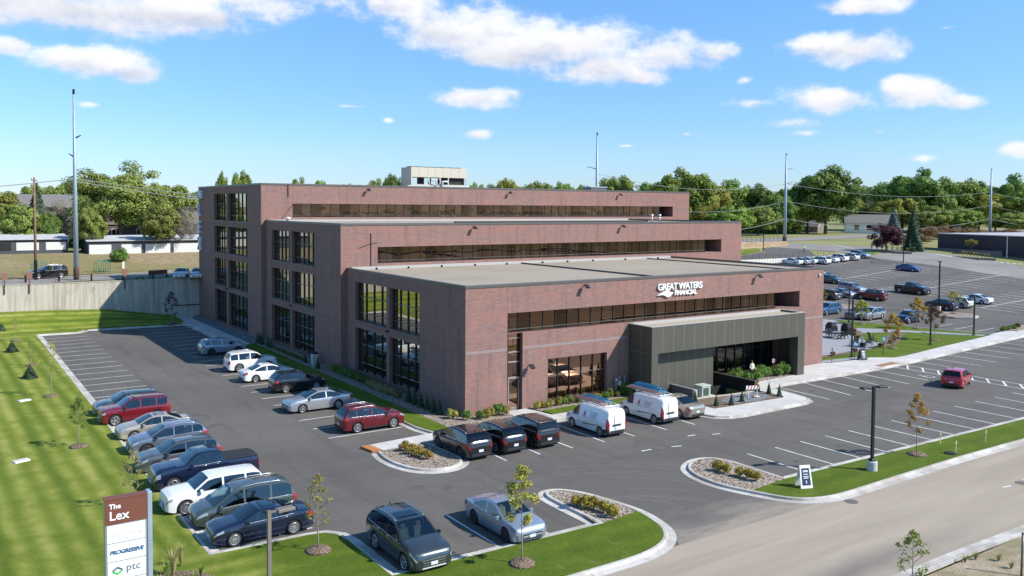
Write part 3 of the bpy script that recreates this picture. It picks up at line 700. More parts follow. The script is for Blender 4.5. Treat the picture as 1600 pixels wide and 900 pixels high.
for nm, pl in (('mulch_bed', [(53.5, 2.4), (57.6, 2.7), (61, 4.0), (64.5, 6.0), (67.0, 7.0), (66.6, 8.3), (63.5, 7.4), (60, 5.4), (57.2, 3.9), (53.4, 3.1)]), ('mulch_bed', [(59.2, 8.8), (62.2, 9.3), (64.8, 12.4), (66.2, 13.4), (64.8, 14.6), (61.0, 10.6)]), ('mulch_bed', [(41.2, 1.7), (48.8, 1.9), (53, 2.2), (53, 2.7), (48.6, 2.6), (41.2, 2.4)])):
    drape(nm, pl, M['mulch'], .155, 4, low)
sweep('kerb', [(75.9, 1.6), (74.2, 6.8), (73.1, 11.9), (71.6, 17), (70.4, 21.3)], [(-.3, 0), (-.3, .04), (0, .05), (.02, .17), (.2, .17), (.2, 0)], M['kerb'], zf=low)

# --- painted lines
LW = .11
ln = MB()
def stripe(mb, a, b, w=LW, dz=.012, f=None):
    d = Vector((b[0]-a[0], b[1]-a[1])); L = d.length; d /= L; n = Vector((-d.y, d.x))*w/2
    k = max(1, int(L/3)) if f else 1
    for i in range(k):
        p = (a[0]+d.x*L*i/k, a[1]+d.y*L*i/k); q = (a[0]+d.x*L*(i+1)/k, a[1]+d.y*L*(i+1)/k)
        vs = [(p[0]-n.x, p[1]-n.y), (q[0]-n.x, q[1]-n.y), (q[0]+n.x, q[1]+n.y), (p[0]+n.x, p[1]+n.y)]
        mb.add([(x, y, (f(x, y) if f else 0)+dz) for x, y in vs], [(0, 1, 2, 3)])
for k in range(29):
    y = 57.4-2.745*k
    if y > -14: stripe(ln, (-21.2, y), (-16.8, y))
for k in range(22):
    y = 58.6-2.765*k
    if y > -1: stripe(ln, (-10.15, y), (-4.75, y))
for x in (-10.62, -7.83): stripe(ln, (x, -16.0), (x, -20.9))
for x in (-3.0, -.5, 2.05, 4.7, 7.3, 10.3): stripe(ln, (x, -4.5), (x-.05, -10.0))
for x in (13.05, ): stripe(ln, (x, -8.0), (x-.1, -10.0))
lower_x = [10.4, 13.05, 15.6, 18.2, 20.75, 23.35, 25.9, 28.6, 31.3, 34.3, 37.4, 40.3, 43.3]+[50+2.9*i for i in range(12)]
for x in lower_x: stripe(ln, (x, -16.9), (x, -21.75))
for a, b in ((28.4, 28.1), (31.85, 30.9), (34.4, 33.8), (37.2, 36.4), (39.9, 39.3), (42.6, 42.3)): stripe(ln, (a, -4.75), (b, -10.15))
for i, x in enumerate((50.4, 53.6, 57, 60.4, 63.8, 67.3, 70.7, 74, 77.4, 80.8, 84.2)): stripe(ln, (x, -4.3+.36*i), (x+.05, -9.4+.3*i))
for x in (45.75, 47.65): stripe(ln, (x, -4.5), (x, -10.3)); stripe(ln, (x, -11.0), (x, -16.6))
for k in range(4): stripe(ln, (47.6, -4.9-1.55*k), (45.8, -6.1-1.55*k), .16)
for k in range(4): stripe(ln, (47.6, -11.1-1.45*k), (45.8, -12.3-1.45*k), .16)
for cx in (44.0, 48.9):                       # wheelchair symbols, loose white strokes
    for a in range(10): stripe(ln, (cx+.5*math.cos(a*.6), -9.2+.5*math.sin(a*.6)), (cx+.5*math.cos(a*.6+.6), -9.2+.5*math.sin(a*.6+.6)), .1)
    stripe(ln, (cx-.1, -9.1), (cx-.15, -8.3), .14); stripe(ln, (cx-.2, -8.7), (cx+.3, -8.75), .12)
tag(ln.build('parking_lines', M['line'], recalc=False), kind='structure')
far = MB(); lf = lambda x, y: low(x, y)+.03
c1 = [GT(1442, 439.5, f=low), GT(1547, 421.5, f=low)]
def row(a, b, n, m0, m1, depth, mid):
    d = ((b[0]-a[0])/n, (b[1]-a[1])/n)
    for i in range(m0, m1):
        p = (a[0]+d[0]*i, a[1]+d[1]*i)
        if p[0] > 141: continue
        stripe(far, p, (p[0]-.25, p[1]-depth), .13, .03, lf)
    if mid: stripe(far, (a[0]+d[0]*m0, a[1]+d[1]*m0-depth/2), (a[0]+d[0]*(m1-1), a[1]+d[1]*(m1-1)-depth/2), .15, .035, lf)
row(c1[0], c1[1], 9, -5, 9, 10.2, True)
b0, b1 = GT(1310, 426.7, f=low), GT(1393, 413.4, f=low)
row(b0, b1, 7, -2, 8, 10.4, True)
d0, d1 = GT(1537, 464.5, f=low), GT(1589, 455.2, f=low)
row(d0, d1, 4, -4, 9, 10.6, True)
w0, w1 = GT(1294, 416, f=low), GT(1400, 401, f=low)
row((w0[0], w0[1]+4.6), (w1[0], w1[1]+4.6), 12, -8, 14, 4.8, False)
e0, e1 = GT(1375, 450.5, f=low), GT(1390, 448.5, f=low)
for p, q in (((1461.5, 511), (1488, 507)), ((1490, 515.5), (1520, 510)), ((1526, 518.5), (1554.5, 513)), ((1360, 503), (1383, 500)), ((1310, 499), (1325, 497))):
    stripe(far, GT(*p, f=low)[:2], GT(*q, f=low)[:2], .12, .03, lf)
for k in range(9):
    a = GT(1310+14*k, 475-2.6*k, f=low); stripe(far, (a[0], a[1]+4.4), (a[0], a[1]), .12, .03, lf)
tag(far.build('parking_lines', M['line'], recalc=False), kind='structure')
cw = MB()
for px, py, qx, qy in ((1462, 398, 1486, 402), (1552, 409.5, 1598, 413.5)):
    for k in range(5):
        f0 = k/4.6; f1 = f0+.13; a = GT(px+(qx-px)*f0, py+(qy-py)*f0); b = GT(px+(qx-px)*f1, py+(qy-py)*f1)
        stripe(cw, a[:2], b[:2], .8, .09, T)
for k in range(5):
    a = GT(1300+7*k, 383.5+1.2*k); b = GT(1304+7*k, 384.2+1.2*k); stripe(cw, a[:2], b[:2], .7, .12, T)
tag(cw.build('crossing_lines', M['line'], recalc=False), kind='structure')
for nm, poly in (('rock_island', [(1280, 478), (1300, 475.5), (1325, 477), (1342, 480.5), (1338, 483), (1310, 483.5), (1280, 482)]),
                 ('rock_island', [(1465, 491), (1490, 490), (1515, 492.5), (1527, 496), (1522, 498.5), (1490, 498), (1466, 496)]),
                 ('rock_island', [(1565, 516), (1590, 512), (1625, 508), (1625, 514), (1590, 519)])):
    pl = [GT(*q, f=low)[:2] for q in poly]
    mb = MB().prism(pl, low(*pl[0])-.3, low(*pl[0])+.2); o = mb.build(nm, M['rock']); tag(o, kind='structure')
    sweep('kerb', pl+[pl[0]], [(-.3, 0), (-.3, .05), (0, .05), (.02, .22), (.2, .22), (.2, 0)][::1], M['kerb'], zf=lambda x, y, z=low(*pl[0]): z)
gi = [GT(*q, f=low)[:2] for q in ((1348, 395.5), (1365, 391.5), (1380, 394), (1376, 396), (1358, 399.5))]
tag(MB().prism(gi, low(*gi[0])-.5, low(*gi[0])+.25).build('lawn', M['lawn']), kind='structure')
for pl in ([(1350, 386.5), (1372, 386.5), (1410, 393.5), (1425, 397.5), (1400, 396.5), (1368, 391)], [(1482, 398), (1500, 398.5), (1540, 404), (1556, 407.5), (1530, 406.5), (1495, 401.5)]):
    g2 = [GT(*q)[:2] for q in pl]
    tag(MB().prism(g2, low(*g2[0])-.8, low(*g2[2])+.3).build('rock_island', M['rock']), kind='structure')
# covers, drains, cracks
cv = MB()
for x, y in ((6.75, -13.0), (11.4, -12.2), (18.9, -29.2), (15.6, -31.4), (-6.0, -.9), (8.1, -25.8)):
    cv.lathe([(.36, 0), (.36, .004), (.30, .004), (.295, .0015)], 18, 'z', (x, y, .013))
tag(cv.build('manhole_covers', noisy('cast_iron', (.10, .095, .09), (.15, .14, .13), 8)), kind='structure')
mk = MB()
for a, b in (((5.2, -12.9), (6.0, -12.95)), ((7.5, -13.2), (8.2, -13.4)), ((10.3, -11.9), (10.9, -12.0)), ((12.0, -12.5), (12.6, -12.7)), ((17.2, -29.0), (17.9, -29.1)), ((19.6, -28.9), (20.2, -29.1)), ((20.6, -30.4), (21.2, -30.5)), ((16.6, -31.2), (17.0, -31.0)), ((17.3, -31.6), (17.9, -31.9))):
    stripe(mk, a, b, .12, .018)
tag(mk.build('survey_marks', M['line'], recalc=False), kind='structure')
ck = MB(); rk = random.Random(3)
def crack(x, y, a, n, w=.02):
    for _ in range(n):
        b = a+rk.uniform(-.7, .7); q = (x+.5*math.cos(b), y+.5*math.sin(b)); stripe(ck, (x, y), q, w, .0075); x, y = q
for c in ((-6.5, -10.3, -1.5, 12), (-5.6, -10.2, -1.6, 12), (-14, 31, 1.4, 16), (-12, 12, 1.2, 30), (-14.3, -4, 1.5, 22), (12, -19.5, .5, 10), (30, -13, .1, 18), (54, -13, .2, 18), (-13, 24, -.4, 14)):
    crack(*c)
tag(ck.build('asphalt_cracks', mat('crack_fill', (.055, .052, .048), .9), recalc=False), kind='structure')
oi = MB()
def stain(x, y, r):
    n = 11; oi.add([(x+r*rk.uniform(.6, 1.15)*math.cos(6.283*k/n), y+1.3*r*rk.uniform(.6, 1.15)*math.sin(6.283*k/n), .0085) for k in range(n)], [tuple(range(n))])
for k in range(12): stain(-19.4+rk.uniform(-.8, .8), 55.9-2.745*k+rk.uniform(-.4, .4), rk.uniform(.08, .22))
for x in lower_x: stain(x+1.3+rk.uniform(-.3, .3), -19.3+rk.uniform(-.9, .9), rk.uniform(.08, .25))
for x in (29.6, 33, 35.8, 38.5, 41.3, 52, 55.2, 58.7, 62): stain(x, -6.6+rk.uniform(-.8, .8), rk.uniform(.1, .25))
for k in range(5): stain(rk.uniform(8, 24), rk.uniform(-15, -11), rk.uniform(.05, .10))
tag(oi.build('oil_stains', mat('oil_stain', (.070, .066, .060), .7), recalc=False), kind='structure')
# wheel scuffs turning in from the road
sc_ = MB()
for k in range(11):
    r0 = rk.uniform(3.2, 9.5); cx, cy = -3.4+rk.uniform(-1.6, 1.6), -22.6+rk.uniform(-2.5, 1.8); a0 = rk.uniform(15, 45); a1 = a0+rk.uniform(35, 80); w = rk.uniform(.10, .22)
    ps = [(cx+1.0+r0*math.cos(R(a0+(a1-a0)*i/14)), cy+1.2*r0*math.sin(R(a0+(a1-a0)*i/14))) for i in range(15)]
    for p, q in zip(ps, ps[1:]): stripe(sc_, p, q, w, .0065+.00002*k)
def scuff_mat():
    m = mat('pale_tyre_scuff', (.12, .11, .1), .9); t = NT(m)
    t.color(t.ramp(t.noise(2.2, 5, .7), [(.36, (.102, .095, .085)), (.7, (.136, .126, .113))])); return m
tag(sc_.build('tyre_scuffs', scuff_mat(), recalc=False), kind='structure')
# ------------------------------------------------------------------ the office building
H1, H2, H3 = 9.605, 13.68, 17.796
X1, X2, X3 = 0.0, -.595, -1.105
Y1, Y2, Y3 = 21.262, 42.626, 69.72
bld = empty('office_building', (0, 0, 0), 0, 'stepped brown brick office building with dark ribbon windows and flat gravel roofs', 'building')
def wallplane(mb, axis, p, u0, u1, z0, z1, holes, rev, mi=0, mr=None):
    """brick skin with openings; reveals run inward (+) by rev"""
    us = sorted({u0, u1, *[h[0] for h in holes], *[h[1] for h in holes]}); zs = sorted({z0, z1, *[h[2] for h in holes], *[h[3] for h in holes]})
    P = (lambda u, d, z: (p+d, u, z)) if axis == 'x' else (lambda u, d, z: (u, p+d, z))
    for a, b in zip(us, us[1:]):
        for c, d in zip(zs, zs[1:]):
            um, zm = (a+b)/2, (c+d)/2
            if any(h[0] < um < h[1] and h[2] < zm < h[3] for h in holes): continue
            mb.add([P(a, 0, c), P(b, 0, c), P(b, 0, d), P(a, 0, d)], [(0, 1, 2, 3)], mi)
    for h in holes:
        a, b, c, d = h[:4]; r = h[4] if len(h) > 4 else rev; sk = h[5] if len(h) > 5 else ''
        if 'l' not in sk: mb.add([P(a, 0, c), P(a, r, c), P(a, r, d), P(a, 0, d)], [(0, 1, 2, 3)], mi)
        if 'r' not in sk: mb.add([P(b, 0, c), P(b, r, c), P(b, r, d), P(b, 0, d)], [(0, 1, 2, 3)], mi)
        if 'b' not in sk: mb.add([P(a, 0, c), P(b, 0, c), P(b, r, c), P(a, r, c)], [(0, 1, 2, 3)], mi)
        if 't' not in sk: mb.add([P(a, 0, d), P(b, 0, d), P(b, r, d), P(a, r, d)], [(0, 1, 2, 3)], mi)
# side windows: (y0, y1, z0, z1, panes across)
side = {X1: [(12.95, 19.38, 5.08, 8.51, 4), (7.0, 12.40, 5.08, 8.51, 4), (12.95, 19.38, .47, 4.40, 4), (7.0, 12.40, .47, 4.40, 4)],
        X2: [(y0, y1, z0, z1, 5) for y0, y1 in ((34.85, 40.6), (27.87, 34.2)) for z0, z1 in ((9.35, 12.66), (5.20, 8.53), (.45, 4.45))],
        X3: [(y0, y1, z0, z1, 5) for y0, y1 in ((56.4, 61.85), (47.75, 55.6)) for z0, z1 in ((13.38, 16.78), (9.28, 12.66), (5.12, 8.52), (.41, 4.50))]}
REC = .42
def window_side(x, y0, y1, z0, z1, n):
    xg = x+REC; f = MB(); t = .055
    for y in (y0, y1-t): f.box(xg-.10, y, z0, xg+.02, y+t, z1)
    for z in (z0, z1-t): f.box(xg-.10, y0+t, z, xg+.02, y1-t, z+t)
    for i in range(1, n):
        y = y0+(y1-y0)*i/n; f.box(xg-.095, y-.030, z0+t, xg+.015, y+.030, z1-t)
    for fr in (.20, .62):
        z = z0+(z1-z0)*fr; f.box(xg-.085, y0+t, z-.022, xg+.01, y1-t, z+.022, 1)
    f.box(x-.045, y0-.02, z0-.11, xg, y1+.02, z0-.001, 2)
    o = f.build('window', [M['bronze'], M['silframe'], M['coping']], bld)
    p = MB().add([(xg, y0, z0), (xg, y1, z0), (xg, y1, z1), (xg, y0, z1)], [(0, 3, 2, 1)])
    p.add([(xg+.03, y0, z0), (xg+.03, y1, z0), (xg+.03, y1, z1), (xg+.03, y0, z1)], [(0, 1, 2, 3)])
    p.build('pane', M['glass_side'], o, recalc=False)
def block(x0, x1, y0, y1, h, sideholes, fronth, zb=-.3):
    mb = MB()
    wallplane(mb, 'x', x0, y0, y1, zb, h, [(a, b, c, d) for a, b, c, d, n in sideholes], REC+.05)
    wallplane(mb, 'y', y0, x0, x1, zb, h, fronth, .47)
    mb.add([(x1, y0, zb), (x1, y1, zb), (x1, y1, h), (x1, y0, h)], [(0, 1, 2, 3)])
    mb.add([(x0, y1, zb), (x1, y1, zb), (x1, y1, h), (x0, y1, h)], [(3, 2, 1, 0)])
    mb.build('wall', M['brick'], bld, recalc=False)
    r = MB().add([(x0+.28, y0+.28, h-.16), (x1-.28, y0+.28, h-.16), (x1-.28, y1, h-.16), (x0+.28, y1, h-.16)], [(0, 1, 2, 3)])
    ro = r.build('roof', M['roof'] if y0 < 5 else M['roof2'], bld, recalc=False)
    c = MB()
    for a in ((x0-.04, y0-.04, x1+.04, y0+.28), (x0-.04, y0+.28, x0+.28, y1), (x1-.28, y0+.28, x1+.04, y1)): c.bbox(a[0], a[1], h-.17, a[2], a[3], h+.035, .015)
    c.build('parapet_cap', M['coping'], bld)
    return ro
RF, RM, RT = (3.63, 34.2), (3.09, 47.3), (2.52, 60.0)       # ribbon glazing spans
f1 = [(3.63, 34.2, 5.92, 7.45, .47, 'r'), (34.2, 37.3, 5.92, 7.45, 3.0, 'l'), (3.63, 5.0, .02, 5.92, .47, 't'), (7.37, 13.26, .30, 3.70), (24.0, 33.4, .14, 3.62, .5), (33.4, 34.4, .14, 3.62, 2.5)]
r1 = block(X1, 40.942, 0, Y1, H1, side[X1], f1)
f2 = [(3.09, 47.3, 9.93, 11.48, .47, 'r'), (47.3, 49.72, 9.93, 11.48, 3.0, 'l')]
r2 = block(X2, 53.334, Y1, Y2, H2, side[X2], f2)
f3 = [(2.52, 60.0, 14.0, 15.55, .47, 'r'), (60.0, 62.36, 14.0, 15.55, 3.0, 'l')]
r3 = block(X3, 65.856, Y2, Y3, H3, side[X3], f3)
for x, ws in side.items():
    for w in ws: window_side(x, *w)
def ribbon(y, x0, x1, z0, z1, glass, sill=.22, mod=1.19, skip=None):
    yg = y+.44; f = MB()
    f.box(x0, yg-.10, z0, x1, yg+.02, z0+.06); f.box(x0, yg-.10, z1-.05, x1, yg+.02, z1)
    n = round((x1-x0)/mod)
    for i in range(n+1):
        x = x0+(x1-x0)*i/n; f.box(max(x0, x-.021), yg-.06, z0+.06, min(x1, x+.021), yg+.01, z1-.05)
    f.box(x0, yg-.08, z0+sill, x1, yg+.005, z0+sill+.045, 1)
    f.box(x1-.02, yg, z0, x1+.06, yg+2.5, z1)
    o = f.build('window', [M['bronze'], M['silframe']], bld)
    p = MB().add([(x0, yg, z0), (x1, yg, z0), (x1, yg, z1), (x0, yg, z1)], [(0, 1, 2, 3)])
    p.add([(x0, yg+.03, z0), (x1, yg+.03, z0), (x1, yg+.03, z1), (x0, yg+.03, z1)], [(3, 2, 1, 0)])
    p.build('pane', glass, o, recalc=False)
    # deep dark end bay beside the glazing
    e = MB(); X = x1+.06
    e.add([(X, y+2.9, z0), (X+3.4, y+2.9, z0), (X+3.4, y+2.9, z1), (X, y+2.9, z1)], [(0, 1, 2, 3)]); return o
ribbon(0, RF[0], RF[1], 5.92, 7.45, M['glass_rib']); ribbon(Y1, RM[0], RM[1], 9.93, 11.48, M['glass_rib']); ribbon(Y2, RT[0], RT[1], 14.0, 15.55, M['glass_rib'])
b = MB()
for y, x0, x1, z0, z1 in ((0, 34.27, 37.29, 5.92, 7.45), (Y1, 47.37, 49.71, 9.93, 11.48), (Y2, 60.07, 62.35, 14.0, 15.55)):
    MB().box(x0, y+2.86, z0+.01, x1, y+2.95, z1-.01).build('recess_shade', M['black'], bld); MB().box(x0, y+.5, z1-.06, x1, y+2.85, z1-.02).build('recess_soffit_shade', M['black'], bld)  # black sheets paint the shade at the back and top of each end bay
# strip window with the entrance door, and the big ground-floor window
f = MB(); yg = .40
for x in (3.63, 4.95): f.box(x, yg-.1, .02, x+.05, yg+.02, 5.92)
f.box(3.85, yg-.1, .02, 3.90, yg+.015, 5.92)
for z in (2.50, 3.68, 4.42, 5.48, 5.86): f.box(3.68, yg-.09, z, 4.95, yg+.01, z+.05, 1)
o = f.build('window', [M['bronze'], M['alu']], bld)
MB().add([(3.68, yg, 2.5), (4.95, yg, 2.5), (4.95, yg, 5.9), (3.68, yg, 5.9)], [(0, 1, 2, 3)]).build('pane', M['glass_front'], o, recalc=False)
d = MB()
for a in ((3.90, 2.42, 4.95, 2.5), (3.90, .04, 4.0, 2.42), (4.85, .04, 4.95, 2.42), (4.0, .04, 4.85, .26)): d.box(a[0], yg-.06, a[1], a[2], yg, a[3])
d.box(3.68, yg-.03, .04, 3.85, yg, 2.5)
do = d.build('door', M['alu'], bld)
MB().add([(4.0, yg-.03, .26), (4.85, yg-.03, .26), (4.85, yg-.03, 2.42), (4.0, yg-.03, 2.42)], [(0, 1, 2, 3)]).build('pane', M['glass_front'], do, recalc=False)
MB().tube([(4.06, yg-.12, .9), (4.06, yg-.12, 1.5)], .018, 6).build('handle', M['alu'], do)
f = MB(); x0, x1, z0, z1 = 7.37, 13.26, .30, 3.70
for x in [x0+(x1-x0)*i/5 for i in range(6)]: f.box(max(x0, x-.03), yg-.09, z0, min(x1, x+.03), yg+.02, z1)
for z in (z0, 2.28, z1-.05): f.box(x0+.03, yg-.085, z, x1-.03, yg+.01, z+.05, 1)
o = f.build('window', [M['bronze'], M['silframe']], bld)
MB().add([(x0, yg, z0), (x1, yg, z0), (x1, yg, z1), (x0, yg, z1)], [(0, 1, 2, 3)]).build('pane', M['glass_front'], o, recalc=False)
# glazed entrance behind the canopy
f = MB(); x0, x1, z0, z1 = 24.0, 33.4, .14, 3.62; ye = .35
for i in range(9): x = x0+(x1-x0)*i/8; f.box(max(x0, x-.035), ye-.1, z0, min(x1, x+.035), ye+.02, z1)
for z in (z0, 2.5, z1-.06): f.box(x0+.035, ye-.09, z, x1-.035, ye+.01, z+.06)
o = f.build('window', M['bronze'], bld)
MB().add([(x0, ye, z0), (x1, ye, z0), (x1, ye, z1), (x0, ye, z1)], [(0, 1, 2, 3)]).build('pane', M['glass_dark'], o, recalc=False)
b = MB().box(33.42, 2.4, .15, 34.38, 2.5, 3.6); b.build('recess_shade', M['black'], bld)  # black sheet stands in for the shade inside the entrance recess
# control joints and pale course
j = MB()
def vj(y, x, z0, z1): MB().box(x-.011, y-.004, z0, x+.011, y, z1).build('control_joint', M['joint'], bld)
for x in (3.62, 9.1, 15.2, 21.3, 27.4, 33.5, 37.31): vj(0, x, 7.45 if x > 3.7 else 0, H1-.17)
for x in (7.36, 15.2, ): vj(0, x, 3.7 if x < 8 else 0, 5.9)
for x in (3.08, 9.4, 15.6, 21.8, 28.1, 34.3, 40.5, 46.8): vj(Y1, x, 11.48, H2-.17)
vj(Y1, 49.73, 9.5, H2-.17); vj(Y1, 2.0, 0, H2-.17)
for x in (2.51, 11.0, 21.0, 31.0, 41.0, 51.0, 57.0): vj(Y2, x, 15.55, H3-.17)
vj(Y2, 62.37, 13.6, H3-.17)
def sj(x, y, z0, z1): MB().box(x-.004, y-.011, z0, x, y+.011, z1).build('control_joint', M['joint'], bld)
for x, ysx, h in ((X1, (19.9, 6.95, 2.0), H1), (X2, (41.2, 27.8, 22.8), H2), (X3, (62.0, 47.7, 44.6), H3)):
    for y in ysx: sj(x, y, 0, h-.17)
for x, y0, y1, h in ((X1, 0, Y1, H1), (X2, Y1, Y2, H2), (X3, Y2, Y3, H3)):
    z = 4.76
    while z < h-1: MB().box(x-.004, y0+.01, z-.014, x, y1-.02, z+.014).build('control_joint', M['joint'], bld); z += 4.115
bd = MB()
for a, b_ in ((.02, 3.6), (5.05, 15.5), (37.35, 40.92)): MB().box(a, -.006, 4.66, b_, 0, 4.86).build('brick_course', M['band'], bld)
# wall-mounted floodlights
for x, y, z in ((10.8, 0, 9.2), (31.06, 0, 9.2), (5.6, 0, 3.4), (13.57, Y1, 13.25), (33.3, Y1, 13.25), (11.77, Y2, 17.3), (32.2, Y2, 17.25), (51.5, Y2, 17.25)):
    fl = MB(); fl.bar((x, y, z), (x, y-.35, z+.05), .06, .06); fl.bar((x-.02, y-.30, z+.10), (x-.04, y-.62, z-.16), .36, .10)
    fl.build('floodlight', M['blackmetal'], bld)
MB().ball((40.2, -.14, 8.85), .11, 8).box(40.15, -.1, 8.86, 40.25, 0, 9.0).build('camera_dome', M['white'], bld, smooth=True)
for x, y, z in ((X1-.06, 12.67, 4.75), (X2-.06, 34.5, 4.8), (X3-.06, 56.0, 4.8)):
    MB().box(x-.14, y-.14, z, x+.06, y+.14, z+.16).build('wall_lamp', M['blackmetal'], bld)
# roof details
MB().bbox(19.0, .4, H1-.16, 19.22, 20.6, H1-.03, .02).build('expansion_joint', M['joint'], r1)
MB().bbox(36.6, .4, H1-.16, 36.78, 20.6, H1-.05, .02).build('expansion_joint', M['joint'], r1)
MB().box(.3, 20.75, H1-.16, 40.6, Y1-.01, H1+.08).build('flashing', M['flash'], r1)
MB().box(-.3, Y2-.45, H2-.16, 53.0, Y2-.01, H2+.06).build('flashing', M['flash'], r2)
MB().bbox(15.0, Y1+6, H2-.15, 43.0, Y1+6.3, H2+.05, .02).build('expansion_joint', M['black'], r2)
for x in (2.5, 5.8, 9.4, 13.2, 17, 21.5, 24.8, 28.3, 33, 38): MB().lathe([(.11, 0), (.11, .14), (.06, .2), (.001, .2)], 8, 'z', (x, 20.2, H1-.16)).build('roof_vent', M['blackmetal'], r1)
for pts, r_ in (([(1.2, Y2-.03, 13.75), (1.6, Y2-.03, 14.3), (1.9, Y2-.03, 14.6), (2.5, Y2-.03, 15.4)], .025), ([(2.0, Y2-.06, 17.7), (2.0, Y2-.06, 16.3)], .035), ([(1.2, Y1-.04, 11.4), (2.0, Y1-.04, 11.7), (3.05, Y1-.04, 11.9)], .022), ([(2.4, Y1-.05, 12.8), (2.4, Y1-.05, 9.6)], .03)):
    MB().tube(pts, r_, 5).build('conduit', M['blackmetal'], bld)

# --- entrance canopy (part of the building)
cx0, cx1, cy, cz0, cz1 = 15.56, 34.55, -2.75, 3.70, 5.84
can = MB()
can.box(cx0, cy, cz0, cx1, cy+.22, cz1)                       # front fascia
can.box(cx0, cy+.22, .1, cx0+.22, -.002, cz1)                 # left wall
can.box(cx0+.002, cy+.002, .1, 16.25, cy+.7, cz0)             # left pier
can.box(cx1-.22, cy+.22, .12, cx1-.001, -.002, cz1)                # right fascia
can.box(33.62, cy+.002, .12, cx1-.222, cy+.9, cz0); can.box(cx1-.222, cy+.002, .12, cx1-.002, cy+.22, cz0)            # right pier
can.box(16.25, -1.80, -3, 23.6, -1.6, cz0)                    # recessed panel wall
can.box(23.4, -1.6, -.2, 23.6, -.002, cz0)
can.box(cx0+.22, cy+.22, cz0, cx1-.22, -.002, cz0+.1)         # soffit
co = can.build('entrance_canopy', M['panel'], bld)
MB().add([(cx0+.22, cy+.22, cz1-.14), (cx1-.22, cy+.22, cz1-.14), (cx1-.22, -.002, cz1-.14), (cx0+.22, -.002, cz1-.14)], [(0, 1, 2, 3)]).build('canopy_roof', noisy('tan_canopy_membrane', (.34, .29, .22), (.42, .37, .29), 3), co, recalc=False)
cp = MB(); cp.box(cx0-.03, cy-.03, cz1, cx1+.03, cy+.24, cz1+.04); cp.box(cx0-.03, cy+.24, cz1, cx0+.24, -.003, cz1+.04); cp.box(cx1-.24, cy+.24, cz1, cx1+.03, -.003, cz1+.04)
cp.box(cx0+.3, -.25, cz1-.14, cx1-.3, -.003, cz1+.06)
cp.build('canopy_cap', M['flash'], co)
ps_ = lambda *a: MB().box(*a).build('panel_seam', M['panel_seam'], co)
for i in range(1, 16): x = 15.56+1.19*i; ps_(x-.012, cy-.004, cz0+.01, x+.012, cy, cz1-.01)
for i in range(1, 7): x = 16.25+1.05*i; ps_(x-.01, -1.804, .12, x+.01, -1.80, cz0)
ps_(cx0-.004, cy+1.3, .12, cx0, cy+1.32, cz1-.02); ps_(cx0-.004, cy+.01, cz0-.01, cx0, -.01, cz0+.012)

# --- lettering
def text(name, body, size, origin, right, upv, ext, m, parent=None, align='LEFT', shear=0, bold=0.0, sp_=1.0, tilt=None):
    cu = bpy.data.curves.new(name, 'FONT'); cu.body = body; cu.size = size; cu.extrude = ext; cu.align_x = align; cu.shear = shear; cu.offset = bold; cu.space_character = sp_
    cu.resolution_u = 3
    ob = bpy.data.objects.new(name, cu); C.objects.link(ob)
    bpy.context.view_layer.update()
    me = bpy.data.meshes.new_from_object(ob.evaluated_get(bpy.context.evaluated_depsgraph_get()))
    bpy.data.objects.remove(ob); me.materials.clear(); me.materials.append(m); me.name = name
    r = Vector(right).normalized(); u = Vector(upv).normalized(); n = r.cross(u)
    mt = Matrix(((r.x, u.x, n.x, origin[0]), (r.y, u.y, n.y, origin[1]), (r.z, u.z, n.z, origin[2]), (0, 0, 0, 1)))
    me.transform(mt); return link(name, me, parent)
gw = empty('company_sign', (20.7, 0, 8.45), 0, 'white raised letter sign reading GREAT WATERS FINANCIAL with a wave on the front brick', 'sign')
gw.location = (0, 0, 0)
sw = mat('white_sign_letter', (.86, .86, .84), .45)
text('letters', 'GREAT WATERS', .78, (18.62, -.10, 8.42), (1, 0, 0), (0, 0, 1), .07, sw, gw, bold=.012, sp_=.91)
text('letters', 'FINANCIAL', .56, (20.55, -.10, 7.93), (1, 0, 0), (0, 0, 1), .07, sw, gw, bold=.012, sp_=.92)
wv = [(18.62, 7.98), (19.0, 8.14), (19.35, 8.30), (19.6, 8.42), (19.8, 8.40), (20.05, 8.22), (20.25, 8.16), (20.42, 8.18), (20.25, 8.02), (20.0, 7.86), (19.75, 7.80), (19.55, 7.88), (19.3, 8.0), (19.0, 8.02)]
m_ = MB(); m_.add([(x, -.17, z) for x, z in wv]+[(x, -.03, z) for x, z in wv], [tuple(range(14)), tuple(range(27, 13, -1))]+[(i, (i+1) % 14, 14+(i+1) % 14, 14+i) for i in range(14)])
m_.build('wave_emblem', sw, gw)
fx_ = MB()
for x in (18.9, 20.0, 21.4, 22.5): fx_.tube([(x, -.09, 8.62), (x, 0, 8.62)], .02, 5)
for x in (20.9, 22.0): fx_.tube([(x, -.09, 8.1), (x, 0, 8.1)], .02, 5)
fx_.tube([(19.6, -.05, 8.1), (19.6, 0, 8.1)], .02, 5)
fx_.build('standoff', M['blackmetal'], gw)
lx = empty('tower_sign', (0, 0, 0), 0, 'tall vertical metal letters reading THE LEX on the shaded end of the rear wall', 'sign')
lm = mat('brushed_letter', (.80, .82, .85), .45, .1)
xl = X3-.20
for body, y, z, s in (('THE', 69.45, 16.30, 1.35), ('L', 69.2, 13.9, 2.35), ('E', 69.2, 11.55, 2.35), ('X', 69.35, 9.25, 2.45)):
    text('letters', body, s, (xl, y, z), (0, -1, 0), (0, 0, 1), .17, lm, lx, bold=.03)
